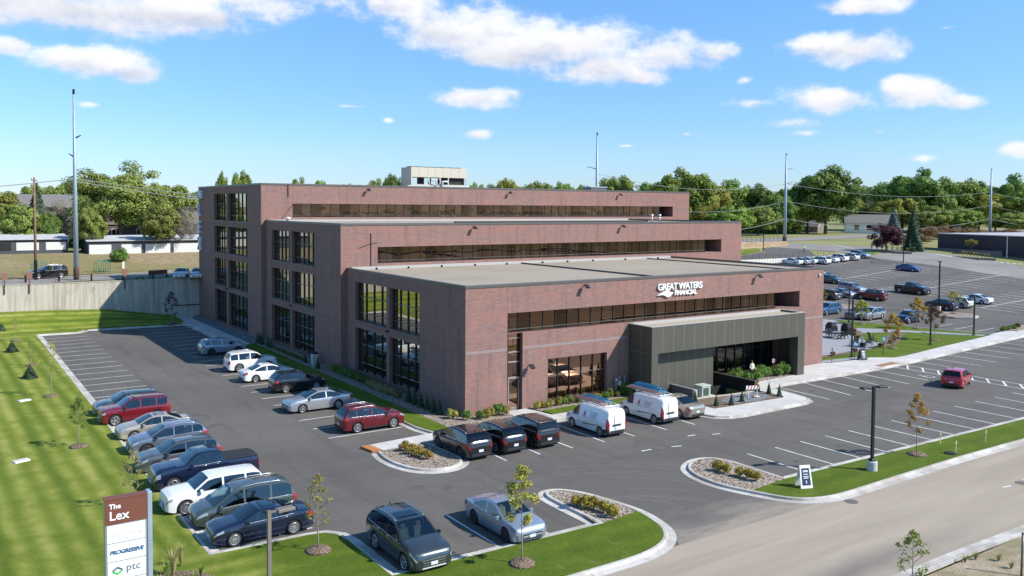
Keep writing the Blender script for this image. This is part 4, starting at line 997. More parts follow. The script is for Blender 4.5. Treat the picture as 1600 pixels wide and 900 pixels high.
# ------------------------------------------------------------------ vehicles
def paint(name, c, metal=.35, rough=.28):
    m = mat('car_paint_'+name, c, rough, metal, .5, 1.0)
    m.node_tree.nodes['Principled BSDF'].inputs['Coat Roughness'].default_value = .03; return m
PAINT = {k: paint(k, *v) for k, v in dict(
    white=((.78, .78, .77), 0, .3), pearl=((.62, .60, .55), .1, .3), silver=((.46, .48, .50), .6, .3), silverblue=((.36, .42, .50), .6, .3), gray=((.115, .125, .135), .5, .3),
    bluegray=((.17, .205, .26), .5, .3), black=((.010, .010, .011), .1, .22), navy=((.012, .020, .052), .4, .22), red=((.20, .012, .022), .3, .28), burgundy=((.155, .012, .020), .35, .28),
    beige=((.50, .44, .35), .5, .3), champagne=((.40, .36, .30), .6, .3), teal=((.05, .085, .11), .4, .25), slate=((.050, .066, .075), .5, .25), greygreen=((.095, .115, .105), .5, .3), blue=((.035, .11, .23), .4, .28), royal=((.02, .05, .20), .3, .25), crimson=((.52, .018, .04), .2, .25), darkram=((.022, .026, .034), .4, .25), cream=((.60, .58, .48), .1, .3), lightgray=((.40, .41, .41), .6, .3)).items()}
CGL = mat('car_glass', (.013, .027, .030), .04, 0, .7, .35); CGT = mat('tinted_car_glass', (.008, .009, .010), .05, 0, .7, .4); CGW = mat('windscreen_glass', (.020, .042, .045), .05, 0, .7, .4); CGR = mat('rear_window_glass', (.014, .020, .022), .22, 0, .35)
def see_glass(name, tint, refl):
    m = mat(name, (.1, .1, .1), .05); t = NT(m)
    tr = t.node('ShaderNodeBsdfTransparent'); tr.inputs['Color'].default_value = (*tint, 1)
    g = t.node('ShaderNodeBsdfGlossy'); g.inputs['Roughness'].default_value = .03; g.inputs['Color'].default_value = (.85, .95, .97, 1)
    fr = t.node('ShaderNodeFresnel'); fr.inputs['IOR'].default_value = 1.5
    mx = t.node('ShaderNodeMixShader'); t.con(t.math('ADD', t.math('MULTIPLY', fr.outputs[0], 1.1), refl, None, True), mx.inputs[0]); t.con(tr.outputs[0], mx.inputs[1]); t.con(g.outputs[0], mx.inputs[2])
    t.con(mx.outputs[0], t.n['Material Output'].inputs['Surface']); return m
CGL = see_glass('car_glass', (.42, .52, .52), .05); CGW = see_glass('windscreen_glass', (.58, .70, .69), .06); CGT = see_glass('tinted_car_glass', (.10, .12, .12), .06); CGR = see_glass('rear_window_glass', (.16, .19, .19), .02)
CAB = mat('cabin_dark', (.030, .030, .032), .8); SEAT = noisy('seat_fabric', (.05, .05, .052), (.085, .083, .08), 6, .85); SEATT = noisy('seat_tan', (.22, .18, .13), (.28, .23, .17), 6, .8)
PANES = {'sedan': ((.21, .425), (.445, .72)), 'crossover': ((.085, .21), (.225, .445), (.465, .73)), 'boxy': ((.06, .20), (.225, .43), (.455, .705)),
         'minivan': ((.07, .26), (.285, .52), (.545, .79)), 'pickup': ((.385, .49), (.51, .70)), 'van': ((.66, .80),)}
TYRE = mat('tyre_rubber', (.018, .018, .018), .85); RIM = mat('alloy_rim', (.52, .53, .54), .3, .8); RIMD = mat('dark_rim', (.05, .05, .055), .35, .6)
TRIM = mat('black_plastic_trim', (.022, .022, .023), .65); CHROME = mat('chrome', (.65, .66, .67), .15, 1.0)
HEAD = mat('headlamp_lens', (.36, .39, .42), .10, .35, .7, .5); TAIL = mat('tail_lamp_lens', (.30, .012, .015), .15, 0, .6, .6); PLATE = mat('number_plate', (.62, .66, .72), .5)
def rim_mesh(n, m, cover=.0):
    mb = MB(); mb.lathe([(.70, -.04), (.72, .02), (.68, .055), (.62, .03), (.62, -.04)], 24, 'y', mi=0)
    mb.lathe([(.62, -.05), (.001, -.05)], 20, 'y', mi=1)
    for k in range(n):
        a = 2*math.pi*k/n; c, s = math.cos(a), math.sin(a); w = .085 if n > 6 else .13
        mb.add([(.10*c-w*s*.8, .045, .10*s+w*c*.8), (.10*c+w*s*.8, .045, .10*s-w*c*.8), (.65*c+w*s, .035, .65*s-w*c), (.65*c-w*s, .035, .65*s+w*c)], [(0, 1, 2, 3)], 0)
    mb.lathe([(.16, .03), (.15, .07), (.001, .075)], 12, 'y', mi=0)
    return mb.mesh('rim', [m, TRIM], ang=40)
RIMS = {'5': rim_mesh(5, RIM), '10': rim_mesh(10, RIM), '5d': rim_mesh(5, RIMD), '7': rim_mesh(7, RIM)}
def tyre_mesh():
    return MB().lathe([(.70, -.32), (.90, -.36), (.985, -.28), (1.0, 0), (.985, .28), (.90, .36), (.70, .32)], 28, 'y').mesh('tyre', TYRE, True)
TYRES = tyre_mesh()
# profiles: (fraction from tail to nose, fraction of height): roof line, belt line
PROF = {
 'sedan': ([(0, .56), (.012, .66), (.05, .715), (.15, .735), (.24, .84), (.33, .955), (.40, .99), (.50, 1.0), (.57, .975), (.66, .86), (.745, .715), (.80, .69), (.90, .64), (.965, .57), (.99, .50), (1, .42)],
           [(0, .54), (.05, .69), (.15, .70), (.4, .665), (.745, .64), (.90, .60), (.965, .53), (1, .40)], .15, .33, .55, .745),
 'crossover': ([(0, .50), (.012, .62), (.03, .70), (.07, .84), (.115, .95), (.18, .98), (.35, 1.0), (.50, .985), (.575, .95), (.66, .83), (.75, .685), (.82, .66), (.92, .61), (.97, .545), (.99, .48), (1, .40)],
               [(0, .48), (.03, .665), (.2, .655), (.5, .62), (.75, .60), (.92, .57), (.97, .51), (1, .38)], .025, .115, .555, .75),
 'boxy': ([(0, .50), (.01, .64), (.022, .70), (.045, .86), (.07, .955), (.13, .985), (.35, 1.0), (.52, .99), (.59, .955), (.66, .82), (.725, .69), (.80, .675), (.93, .64), (.98, .58), (.993, .50), (1, .42)],
          [(0, .48), (.022, .655), (.2, .65), (.5, .635), (.725, .625), (.93, .60), (.98, .54), (1, .40)], .02, .07, .575, .725),
 'minivan': ([(0, .45), (.012, .60), (.03, .68), (.06, .85), (.095, .95), (.18, .985), (.40, 1.0), (.56, .975), (.64, .92), (.74, .75), (.83, .595), (.90, .555), (.96, .50), (.99, .43), (1, .36)],
             [(0, .43), (.03, .58), (.3, .575), (.6, .56), (.83, .53), (.93, .49), (.97, .44), (1, .33)], .028, .095, .62, .83),
 'pickup': ([(0, .52), (.008, .66), (.02, .675), (.345, .685), (.352, .72), (.372, .93), (.40, .975), (.48, 1.0), (.57, .985), (.615, .95), (.67, .82), (.715, .71), (.78, .70), (.92, .665), (.975, .60), (.993, .52), (1, .44)],
            [(0, .50), (.02, .665), (.345, .675), (.5, .655), (.715, .65), (.92, .62), (.975, .56), (1, .42)], .352, .385, .60, .715),
 'van': ([(0, .46), (.010, .80), (.02, .93), (.045, .975), (.2, 1.0), (.5, 1.0), (.63, .985), (.69, .94), (.77, .77), (.845, .60), (.90, .56), (.955, .49), (.985, .40), (1, .32)],
         [(0, .44), (.02, .56), (.5, .56), (.845, .535), (.92, .50), (.96, .43), (1, .30)], .012, .03, .665, .845),
}
def interp(tab, t): return float(np.interp(t, [a for a, _ in tab], [b for _, b in tab]))
class Car:
    def __init__(s, kind, L, W, H, WB, FO, RW, tumble=.76, clear=.19):
        s.k, s.L, s.W, s.H, s.R, s.cl = kind, L, W, H, RW, clear
        s.top, s.belt, s.r0, s.r1, s.w1, s.w0 = PROF[kind]
        s.xf = L/2-FO; s.xr = s.xf-WB; s.tum = tumble
    def sec(s, x):
        t = (x+s.L/2)/s.L; H = s.H
        zt, zs = interp(s.top, t)*H, interp(s.belt, t)*H; zt = max(zt, zs+.012)
        e = min(x+s.L/2, s.L/2-x); hw = s.W/2
        front = x > 0
        el = (.24 if front else .17)*s.L*.5
        if e < el: hw *= 1-.10*(1-e/el)**2
        e2 = .16
        if e < e2: hw *= 1-.20*(1-e/e2)**3
        zb = s.cl*H/1.6+(.10*(1-min(1, e/.35)))
        za = 0.0
        for xw in (s.xf, s.xr):
            d = abs(x-xw); ra = s.R+.065
            if d < ra: za = max(za, s.R+math.sqrt(ra*ra-d*d))
        roof = s.H
        yg = lambda z: hw*.955-hw*(.955-s.tum)*max(0, (z-zs))/max(.2, roof-zs)
        c = .028
        gh = zt-zs
        r = min(.07, gh*.45)
        p = [(hw*.86, zb), (hw*.965, zb+.03), (hw*.985, zb+.36*(zs-zb)), (hw*1.0, zb+.72*(zs-zb)), (hw*.98, zs-.06), (hw*.955, zs),
             (yg(zt-r), zt-r), (max(.1, yg(zt)-.075), zt+.004), (.5*hw, zt+c*.8), (0, zt+c)]
        p = [(y, max(z, za if i < 3 else (za+.012*(i-2) if i < 6 else z))) for i, (y, z) in enumerate(p)]
        s._yg, s._zs, s._zt = yg, zs, zt
        return p
    def stations(s):
        a = set(np.linspace(-s.L/2, s.L/2, 54).tolist())
        for t, _ in s.top+s.belt: a.add(t*s.L-s.L/2)
        for xw in (s.xf, s.xr):
            ra = s.R+.065
            for k in range(13): a.add(xw-ra*math.cos(math.pi*k/12))
        for d in (.02, .05, .09, .14): a.add(s.L/2-d); a.add(-s.L/2+d)
        keep = [f*s.L-s.L/2 for p in PANES[s.k] for f in p]+[s.w1*s.L-s.L/2+.03, s.w0*s.L-s.L/2-.03, s.r0*s.L-s.L/2+.03, s.r1*s.L-s.L/2-.02]; a |= set(keep)
        a = sorted(x for x in a if -s.L/2 <= x <= s.L/2); o = [a[0]]
        for x in a[1:]:
            if x-o[-1] > .012: o.append(x)
            elif x in keep: o[-1] = x
        o[-1] = s.L/2; return o
    def body(s):
        st = s.stations(); vs = []; fs = []
        for x in st:
            p = s.sec(x); q = [(x, -y, z) for y, z in p[:-1]]+[(x, 0, p[-1][1])]+[(x, y, z) for y, z in p[-2::-1]]
            vs += q
        n = 19
        X = lambda f: f*s.L-s.L/2
        for i in range(len(st)-1):
            xa, xb = st[i]-1e-6, st[i+1]+1e-6; xm = (xa+xb)/2; s.sec(xm); tall = s._zt-s._zs > .17
            side = tall and any(X(p) <= xa+2e-6 and xb-2e-6 <= X(q) for p, q in PANES[s.k])
            topw = X(s.w1)+.029 <= xa+2e-6 and xb-2e-6 <= X(s.w0)-.029
            topr = s.k != 'van' and X(s.r0)+.029 <= xa+2e-6 and xb-2e-6 <= X(s.r1)-.019
            for j in range(n-1):
                if side and j in (5, 12): continue
                if (topw or topr) and j in (7, 8, 9, 10): continue
                fs.append((i*n+j, (i+1)*n+j, (i+1)*n+j+1, i*n+j+1))
            fs.append((i*n+n-1, (i+1)*n+n-1, (i+1)*n, i*n))
        fs.append(tuple(range(n))); fs.append(tuple(range((len(st)-1)*n, len(st)*n)))
        return MB().add(vs, fs)
    def S(s, x, q, side):
        p = s.sec(x); i = min(int(q), 8); f = q-i
        return np.array([x, side*(p[i][0]*(1-f)+p[i+1][0]*f), p[i][1]*(1-f)+p[i+1][1]*f])
    def patch(s, x0, x1, q0, q1, side, off=.006, nx=10, nq=4, mi=0, mb=None, cut=None):
        xs = sorted({x0, x1, *[x for x in s.stations() if x0 < x < x1]}); qs = lin(q0, q1, nq)
        P = [[s.S(x, q, side) for q in qs] for x in xs]; mb = mb or MB(); vs = []
        for i, x in enumerate(xs):
            for j in range(len(qs)):
                a = P[min(i+1, len(xs)-1)][j]-P[max(i-1, 0)][j]; b = P[i][min(j+1, nq)]-P[i][max(j-1, 0)]
                nn = np.cross(a, b)*side*-1; l = np.linalg.norm(nn); nn = nn/l if l > 1e-9 else np.array([0, side, 0])
                if nn[1]*side < -.3: nn = -nn
                vs.append(P[i][j]+nn*off)
        k = nq+1
        mb.add(vs, [(i*k+j, (i+1)*k+j, (i+1)*k+j+1, i*k+j+1) for i in range(len(xs)-1) for j in range(nq)], mi); return mb
    def sidewin(s, x0, x1, side, lo=.0, hi=.062, off=.007):
        xs = sorted({x0-.012, x1+.012, *[x for x in s.stations() if x0 < x < x1], *np.linspace(x0, x1, 8).tolist()}); vs = []; ok = []
        for x in xs:
            s.sec(x); a = s._zs+lo; b = min(s._zt-hi, s.H-.06)
            if b-a < .02: continue
            ok.append(x); vs += [(x, side*(s._yg(z)+off), z) for z in (a, (a+b)/2, b)]
        n = len(ok)
        if n < 2: return None
        return MB().add(vs, [(i*3+j, (i+1)*3+j, (i+1)*3+j+1, i*3+j+1) for i in range(n-1) for j in range(2)])
    def topwin(s, t0, t1, f=.93, off=.014, lowoff=0.0):
        x0, x1 = t0*s.L-s.L/2, t1*s.L-s.L/2; xs = sorted({*np.linspace(x0, x1, 8).tolist(), *[t*s.L-s.L/2 for t, _ in s.top if t0 < t < t1]}); vs = []
        for x in xs:
            p = s.sec(x); z1 = s.sec(x+.03)[9][1]; z0 = s.sec(x-.03)[9][1]; sl = (z1-z0)/.06; nn = np.array([-sl, 0, 1])/math.hypot(sl, 1)
            y7 = p[7][0]
            for v in (-1, -.5, 0, .5, 1):
                y = v*f*y7; z = float(np.interp(abs(y), [0, p[8][0], p[7][0]], [p[9][1], p[8][1], p[7][1]]))
                vs.append(np.array([x, y, z])+nn*off)
        return MB().add(vs, [(i*5+j, (i+1)*5+j, (i+1)*5+j+1, i*5+j+1) for i in range(len(xs)-1) for j in range(4)])
SPEC = {  # kind, L, W, H, wheelbase, front overhang, wheel radius
 'sedan': ('sedan', 4.70, 1.80, 1.43, 2.74, .93, .325), 'sedan_l': ('sedan', 5.10, 1.90, 1.46, 2.80, 1.02, .33), 'compact_suv': ('crossover', 4.45, 1.80, 1.62, 2.60, .88, .345),
 'suv': ('crossover', 4.62, 1.86, 1.66, 2.68, .92, .36), 'big_suv': ('crossover', 4.90, 1.94, 1.74, 2.82, .93, .385), 'box_suv': ('boxy', 4.60, 1.88, 1.76, 2.70, .90, .39),
 'jeep': ('boxy', 4.70, 1.92, 1.72, 2.82, .90, .385), 'wagon': ('boxy', 4.95, 1.92, 1.66, 2.90, .92, .375), 'minivan': ('minivan', 4.95, 1.94, 1.72, 2.92, .97, .345),
 'pickup': ('pickup', 5.65, 2.02, 1.92, 3.60, .98, .41), 'van': ('van', 4.62, 1.82, 1.86, 2.98, .84, .325), 'hatch': ('crossover', 4.10, 1.75, 1.55, 2.52, .82, .33)}
CARMESH = {}
def vehicle(spec, color, ax, ay, ang, label, z=0.0, ref='f', lod=2, rim='10', name='parked_car', cat='car', rails=False, blackroof=False, clad=False, sunroof=False, darkglass=False,
            roofcol=None, chrome=False, group=None, tonneau=True, plate=True, pitch=0.0):
    c = Car(*SPEC[spec]); L, W, H = c.L, c.W, c.H; pm = PAINT[color]
    o = c.xf if ref == 'f' else (c.xr if ref == 'r' else 0.0); a = R(ang)
    t = empty(name, (ax-o*math.cos(a), ay-o*math.sin(a), z), a, label, cat, group)
    if pitch: t.rotation_euler = (0, -pitch, a)
    key = (spec,)
    def part(nm, mk, m, parent=t, smooth=True, ang_=None, k=None):
        kk = key+(nm if k is None else k, m.name)
        if kk not in CARMESH:
            mb = mk()
            if mb is None: CARMESH[kk] = None
            else: CARMESH[kk] = mb.mesh(nm, m, smooth, True, ang_)
        me = CARMESH[kk]
        return link(nm, me, parent) if me else None
    b = part('body', c.body, pm, ang_=28)
    part('underbody', lambda: MB().box(-L/2+.15, -W/2+.22, .17, L/2-.15, W/2-.22, c.R*1.55), TRIM, smooth=False)
    ws = part('windscreen', lambda: c.topwin(c.w1+.004, c.w0-.002, .99, .008), CGW)
    if spec != 'van': part('rear_window', lambda: c.topwin(c.r0+.003, c.r1-.001, .97, .008), CGR, ang_=4)
    X = lambda f: f*L-L/2
    def cabin():
        mb = MB(); x0, x1 = X(c.r1)-.1, X(c.w0)-.12; w = W*.43; zf = H*.38
        if c.k in ('sedan',): x0 = X(.20)
        if c.k == 'pickup': x0 = X(.39)
        if c.k == 'van': x0 = X(.63)
        mb.box(x0, -w, zf-.04, x1, w, zf); c.sec(x1-.1); mb.box(x1-.42, -w*.98, zf, x1, w*.98, c._zs-.02); return mb
    part('cabin', cabin, CAB, smooth=False)
    def seats():
        mb = MB(); zf = H*.38; f0 = {'sedan': (.40, .58), 'crossover': (.36, .58), 'boxy': (.34, .565), 'minivan': (.40, .645), 'pickup': (.41, .555), 'van': (.66,)}[c.k]
        for f in f0:
            for y in (-.37, .37):
                x = X(f); mb.bbox(x, y-.25, zf, x+.5, y+.25, zf+.16, .03); mb.add([(x-.04, y-.24, zf+.10), (x+.1, y-.24, zf+.10), (x+.1, y+.24, zf+.10), (x-.04, y+.24, zf+.10), (x-.20, y-.22, zf+.66), (x-.09, y-.22, zf+.66), (x-.09, y+.22, zf+.66), (x-.20, y+.22, zf+.66)], [(3, 2, 1, 0), (4, 5, 6, 7), (0, 1, 5, 4), (1, 2, 6, 5), (2, 3, 7, 6), (3, 0, 4, 7)])
                mb.bbox(x-.22, y-.12, zf+.67, x-.11, y+.12, zf+.84, .03)
        return mb
    part('seats', seats, SEATT if color in ('silverblue', 'beige', 'pearl', 'champagne') else SEAT, smooth=False)
    sg = CGT if darkglass else CGL
    pan = PANES[c.k]
    for i, (f0, f1) in enumerate(pan):
        for sd in (-1, 1):
            part('side_window', lambda: c.sidewin(X(f0), X(f1), sd, hi=.062 if c.k != 'van' else .10), CGT if (darkglass and i < len(pan)-1) else CGL, k=f'sw{i}{sd}')
    # wheels
    for xw in (c.xf, c.xr):
        for sd in (-1, 1):
            w = empty('wheel', (xw, sd*(W/2-.115), c.R)); w.parent = t
            if sd < 0: w.rotation_euler = (0, 0, math.pi)
            ty = link('tyre', TYRES, w); ty.scale = (c.R, c.R*.82, c.R)
            rm = link('rim', RIMS[rim], w); rm.scale = (c.R, c.R, c.R); rm.location = (0, c.R*.235, 0)
    # lamps
    hs = {'sedan': (L/2-.46, L/2-.03, 3.5, 4.75), 'crossover': (L/2-.44, L/2-.03, 3.55, 4.75), 'boxy': (L/2-.30, L/2-.02, 3.3, 4.6), 'minivan': (L/2-.56, L/2-.05, 3.45, 4.8), 'pickup': (L/2-.34, L/2-.02, 2.9, 4.3), 'van': (L/2-.55, L/2-.05, 3.0, 4.9)}[c.k]
    ts = {'sedan': (-L/2+.02, -L/2+.34, 3.0, 4.9), 'crossover': (-L/2+.015, -L/2+.36, 3.1, 5.1), 'boxy': (-L/2+.012, -L/2+.20, 2.7, 5.0), 'minivan': (-L/2+.015, -L/2+.26, 3.0, 5.3), 'pickup': (-L/2+.012, -L/2+.13, 2.4, 4.6), 'van': (-L/2+.012, -L/2+.16, 2.2, 5.4)}[c.k]
    for sd in (-1, 1):
        part('headlight', lambda: c.patch(*hs, sd, .012), HEAD, k=f'hl{sd}'); part('taillight', lambda: c.patch(*ts, sd, .012), TAIL, k=f'tl{sd}')
    zf = c.sec(L/2)[5][1]
    if lod >= 1:
        yw = W/2*.62
        def noseplate(z0, z1, f, x=L/2, off=.012):
            def mk():
                mb = MB(); n = 8; vs = []
                for i in range(n+1):
                    y = -yw*f+2*yw*f*i/n; xx = x+off*(1 if x > 0 else -1)
                    vs += [(xx, y, z0), (xx, y, z1)]
                return mb.add(vs, [(2*i, 2*i+2, 2*i+3, 2*i+1) for i in range(n)])
            return mk
        p0 = c.sec(L/2); zb0 = p0[0][1]; zt0 = p0[7][1]
        part('grille', noseplate(zb0+(zt0-zb0)*.46, zt0-.05, .94), TRIM, smooth=False)
        part('grille_bar', lambda: MB().bbox(L/2+.008, -yw*.9, zt0-.16, L/2+.026, yw*.9, zt0-.125, .006), CHROME if (chrome or c.k in ('crossover', 'boxy')) else pm, smooth=False)
        if chrome:
            for k in range(2): part('grille_bar', lambda: MB().bbox(L/2+.008, -yw*.88, zt0-.25-.085*k, L/2+.024, yw*.88, zt0-.225-.085*k, .006), CHROME, smooth=False, k=f'gb{k}')
        if c.k in ('crossover', 'boxy'): part('skid_plate', lambda: MB().bbox(L/2+.004, -yw*.95, zb0+.005, L/2+.03, yw*.95, zb0+.05, .008), RIM, smooth=False)
        if chrome or color in ('gray', 'bluegray', 'black', 'slate', 'burgundy', 'greygreen') and lod > 1:
            for sd in (-1, 1): part('window_trim', lambda: c.patch(X(pan[0][0]), X(pan[-1][1]), 5.0, 5.0+.0, sd, .010, nq=1) if False else MB().tube([tuple(c.S(x, 5.0, sd)+np.array([0, sd*.008, .018])) for x in np.linspace(X(pan[0][0]), X(pan[-1][1]), 14)], .013, 5), RIM if color != 'black' else CHROME, k=f'wt{sd}')
        if chrome: part('grille_surround', lambda: MB().bbox(L/2+.006, -yw*.97, zt0-.06, L/2+.028, yw*.97, zt0-.025, .006), CHROME, smooth=False)
        part('air_intake', noseplate(zb0+.03, zb0+(zt0-zb0)*.34, .95), TRIM, smooth=False)
        pr = c.sec(-L/2)
        if plate:
            zpl = pr[0][1]+(pr[7][1]-pr[0][1])*(.45 if c.k != 'pickup' else .25)
            part('number_plate', lambda: MB().box(-L/2-.022, -.16, zpl, -L/2-.004, .16, zpl+.15), PLATE, smooth=False, k='pl_r')
            part('number_plate', lambda: MB().box(L/2+.014, -.16, zb0+(zt0-zb0)*.33, L/2+.03, .16, zb0+(zt0-zb0)*.33+.14), PLATE, smooth=False, k='pl_f')
        part('rear_bumper', noseplate(pr[0][1]+.01, pr[0][1]+.17, 1.12, -L/2), TRIM if c.k != 'pickup' else CHROME, smooth=False)
        for sd in (-1, 1):
            xm = X(c.w0)-.30; s0 = c.sec(xm); ym = s0[5][0]; zm = s0[5][1]
            part('mirror', lambda: MB().bbox(xm-.07, sd*(ym+.10)-.10, zm+.01, xm+.09, sd*(ym+.10)+.10, zm+.15, .03), pm if not clad else TRIM, ang_=40, k=f'mi{sd}')
        dl = {'sedan': ((.255, .435), (.437, .725)), 'crossover': ((.26, .452), (.454, .735)), 'boxy': ((.26, .44), (.442, .71)), 'minivan': ((.30, .53), (.532, .79)), 'pickup': ((.385, .498), (.50, .71)), 'van': ((.44, .645), (.647, .82))}[c.k]
        for f0, f1 in dl:
            for sd in (-1, 1):
                dd = part('door', lambda: c.patch(X(f0)+.008, X(f1)-.008, 1.35, 4.95, sd, .007, nq=5), pm, ang_=30, k=f'do{f0}{sd}')
                xh = X(f0)+.14; q = c.S(xh, 4.25, sd)
                part('handle', lambda: MB().bbox(xh-.02, q[1]-.022, q[2]-.015, xh+.17, q[1]+.022, q[2]+.02, .008), CHROME if chrome else pm, dd, k=f'ha{f0}{sd}')
        for sd in (-1, 1): part('sill', lambda: c.patch(c.xr+c.R+.10, c.xf-c.R-.10, .05, 1.3, sd, .010), TRIM if (clad or c.k in ('crossover', 'boxy')) else pm, ang_=30, k=f'si{sd}')
        if c.k in ('crossover', 'boxy') and clad:
            def arch():
                mb = MB()
                for xw in (xw_,):
                    for sd in (sd_a,):
                        vs = []
                        for k in range(13):
                            an = math.pi*k/12; r0, r1 = c.R+.06, c.R+.13
                            for r in (r0, r1):
                                x = xw-r*math.cos(an); x = min(max(x, -L/2+.03), L/2-.03); vs.append((x, sd*(c.sec(x)[2][0]+.012), c.R+r*math.sin(an)))
                        mb.add(vs, [(2*i, 2*i+2, 2*i+3, 2*i+1) for i in range(12)])
                return mb
            for xw_ in (c.xf, c.xr):
                for sd_a in (-1, 1): part('arch_trim', arch, TRIM, k=f'at{xw_:.2f}{sd_a}')
    if blackroof or roofcol:
        part('roof_panel', lambda: c.topwin(c.r1+.005, c.w1-.005, 1.0, .008), PAINT['black'] if blackroof else PAINT[roofcol])
    if sunroof: part('sunroof', lambda: c.topwin(c.w1-.17, c.w1-.03, .72, .016), CGT)
    if rails:
        for sd in (-1, 1):
            def rail():
                f = lin(c.r1+.03, c.w1-.02, 7); pts = []
                for k, t_ in enumerate(f):
                    p = c.sec(X(t_)); pts.append((X(t_), sd*(p[7][0]+.01), p[7][1]+(.05 if 0 < k < 7 else .005)))
                return MB().tube(pts, .018, 5)
            part('roof_rail', rail, CHROME if chrome else (TRIM if color in ('red', 'gray') else RIM), k=f'rr{sd}')
    if spec == 'pickup' and tonneau: part('tonneau_cover', lambda: c.topwin(.03, .335, 1.0, .012), TRIM)
    if c.k in ('sedan', 'crossover') and lod > 1:
        part('antenna', lambda: MB().bar((X(c.r1)+.25, 0, H+.02), (X(c.r1)+.08, 0, H+.075), .035, .05), pm, smooth=False)
    t['_h'] = H; del t['_h']
    return t, c
def van_extras(t, c):
    """roof rack, doors and livery of the service vans"""
    L, W, H = c.L, c.W, c.H; rk_ = MB()
    for x in (-1.7, -.9, -.1, .6):
        rk_.tube([(x, -.66, H+.0), (x, -.66, H+.14), (x, .66, H+.14), (x, .66, H+.0)], .022, 6)
    for y in (-.66, .66): rk_.tube([(-1.9, y, H+.14), (.75, y, H+.14)], .022, 6)
    rk_.build('roof_rack', mat('white_rack', (.7, .7, .7), .5), t)
    w = MB()
    for sd in (-1, 1): w.add([c.S(x, q, sd)+np.array([0, sd*.012, 0]) for x in (-1.35, .25) for q in (2.05, 2.30)], [(0, 2, 3, 1)])
    w.build('side_moulding', TRIM, t)
    lv = MB(); rg = random.Random(5)
    red = mat('livery_red', (.55, .03, .03), .5); grey = mat('livery_grey', (.30, .32, .36), .5)
    def dec(x0, x1, q0, q1, sd, mb): mb.add([c.S(x, q, sd)+np.array([0, sd*.013, 0]) for x in (x0, x1) for q in (q0, q1)], [(0, 2, 3, 1)])
    for sd in (-1, 1):
        lr = MB(); lr.add([c.S(x, q, sd)+np.array([0, sd*.013, 0]) for x, q in ((-.02, 5.16), (.26, 5.16), (.26, 5.24), (.20, 5.24), (.20, 5.42), (.13, 5.42), (.13, 5.24), (.11, 5.24), (.11, 5.58), (.04, 5.58), (.04, 5.24), (-.02, 5.24))], [tuple(range(12))]); lr.build('livery_emblem', red, t)
        dec(-.10, .36, 5.00, 5.09, sd, lv)
        for i in range(5): dec(-1.25+.05*i, -.42-.08*(i % 2), 5.52-.12*i, 5.57-.12*i, sd, lv)
        dec(-1.45, .20, 4.2, 4.5, sd, lv)
    lv.build('livery_text', grey, t)
    rd = MB(); x = -L/2-.012
    rd.box(x-.02, -.30, .78, x, .42, .90); rd.build('door_handle_bar', TRIM, t)
    sm = MB(); sm.box(x-.004, .22, .45, x+.02, .232, 1.72); sm.build('rear_door_seam', TRIM, t)
    bm_ = MB()
    for sd in (-1, 1): c.patch(-L/2+.01, -L/2+.42, .2, 2.2, sd, .014, mb=bm_)
    bm_.build('corner_bumper', TRIM, t)
def ladder(loc, ang, L, m, label, w=.40, tilt=0.0):
    mb = MB()
    for y in (-w/2, w/2): mb.box(-L/2, y-.018, -.04, L/2, y+.018, .04)
    for k in range(int(L/.3)): x = -L/2+.18+.3*k; mb.tube([(x, -w/2, 0), (x, w/2, 0)], .018, 6)
    for y in (-w/2+.05, w/2-.05): mb.box(-L/2+.5, y-.016, .045, L/2-.15, y+.016, .115)
    o = mb.build('ladder', m); o.location = loc; o.rotation_euler = (0, tilt, R(ang)); return tag(o, label, 'ladder', 'ladders on the van roofs')

V = vehicle
# row along the lawn, noses to the kerb
V('suv', 'teal', -21.25, 15.05, 180, 'dark teal crossover half hidden behind the red SUV with roof rails', rim='5')
V('box_suv', 'red', -21.3, 12.35, 180, 'red boxy SUV with black roof rails in the row by the lawn', rails=True, rim='5', sunroof=True)
V('sedan', 'beige', -20.94, 7.55, 180, 'beige sedan with a sunroof parked beside the red boxy SUV', sunroof=True, rim='10')
V('suv', 'bluegray', -20.95, 3.55, 180, 'blue grey SUV with pale sides between the beige sedan and the grey crossover', rails=True, rim='5d', clad=True)
V('suv', 'gray', -21.2, -.55, 180, 'dark grey crossover with silver wheels beside the navy pickup truck', rails=True, rim='10', clad=True)
V('pickup', 'navy', -21.15, -4.25, 180, 'navy crew cab pickup truck with black bed cover and chrome grille', rim='5', name='pickup_truck', cat='pickup truck', chrome=True)
V('wagon', 'white', -21.42, -8.12, 180, 'white boxy wagon with white roof and black pillars by the lawn', rim='10', darkglass=True, chrome=True)
V('minivan', 'greygreen', -20.63, -10.75, 180, 'grey green minivan with roof rails beside the dark blue sedan', rim='10', rails=True, name='minivan', cat='minivan', darkglass=True)
V('sedan', 'navy', -20.55, -13.42, 180, 'shiny dark blue sedan at the near end of the row by the lawn', rim='10', chrome=True, sunroof=True)
# row in front of the side wall
V('suv', 'silverblue', -8.26, 37.2, 0, 'silver blue SUV nearest the tall rear block of the side row', ref='r', rim='5d')
V('box_suv', 'white', -8.46, 27.05, 0, 'white boxy SUV with roof rails in the side row', ref='r', rim='5', rails=True)
V('sedan', 'white', -8.62, 21.65, 0, 'white sedan parked between the white boxy SUV and the black crossover', ref='r', rim='10')
V('compact_suv', 'black', -7.85, 16.2, 0, 'small black crossover parked between two pale sedans', ref='r', rim='10', clad=True)
V('sedan_l', 'silver', -9.14, 8.95, 180, 'long silver sedan facing outward beside the building lawn', rim='7')
V('suv', 'burgundy', -8.0, 1.62, 0, 'burgundy SUV parked at the end of the side row near the walkway', ref='r', rim='5', rails=True)
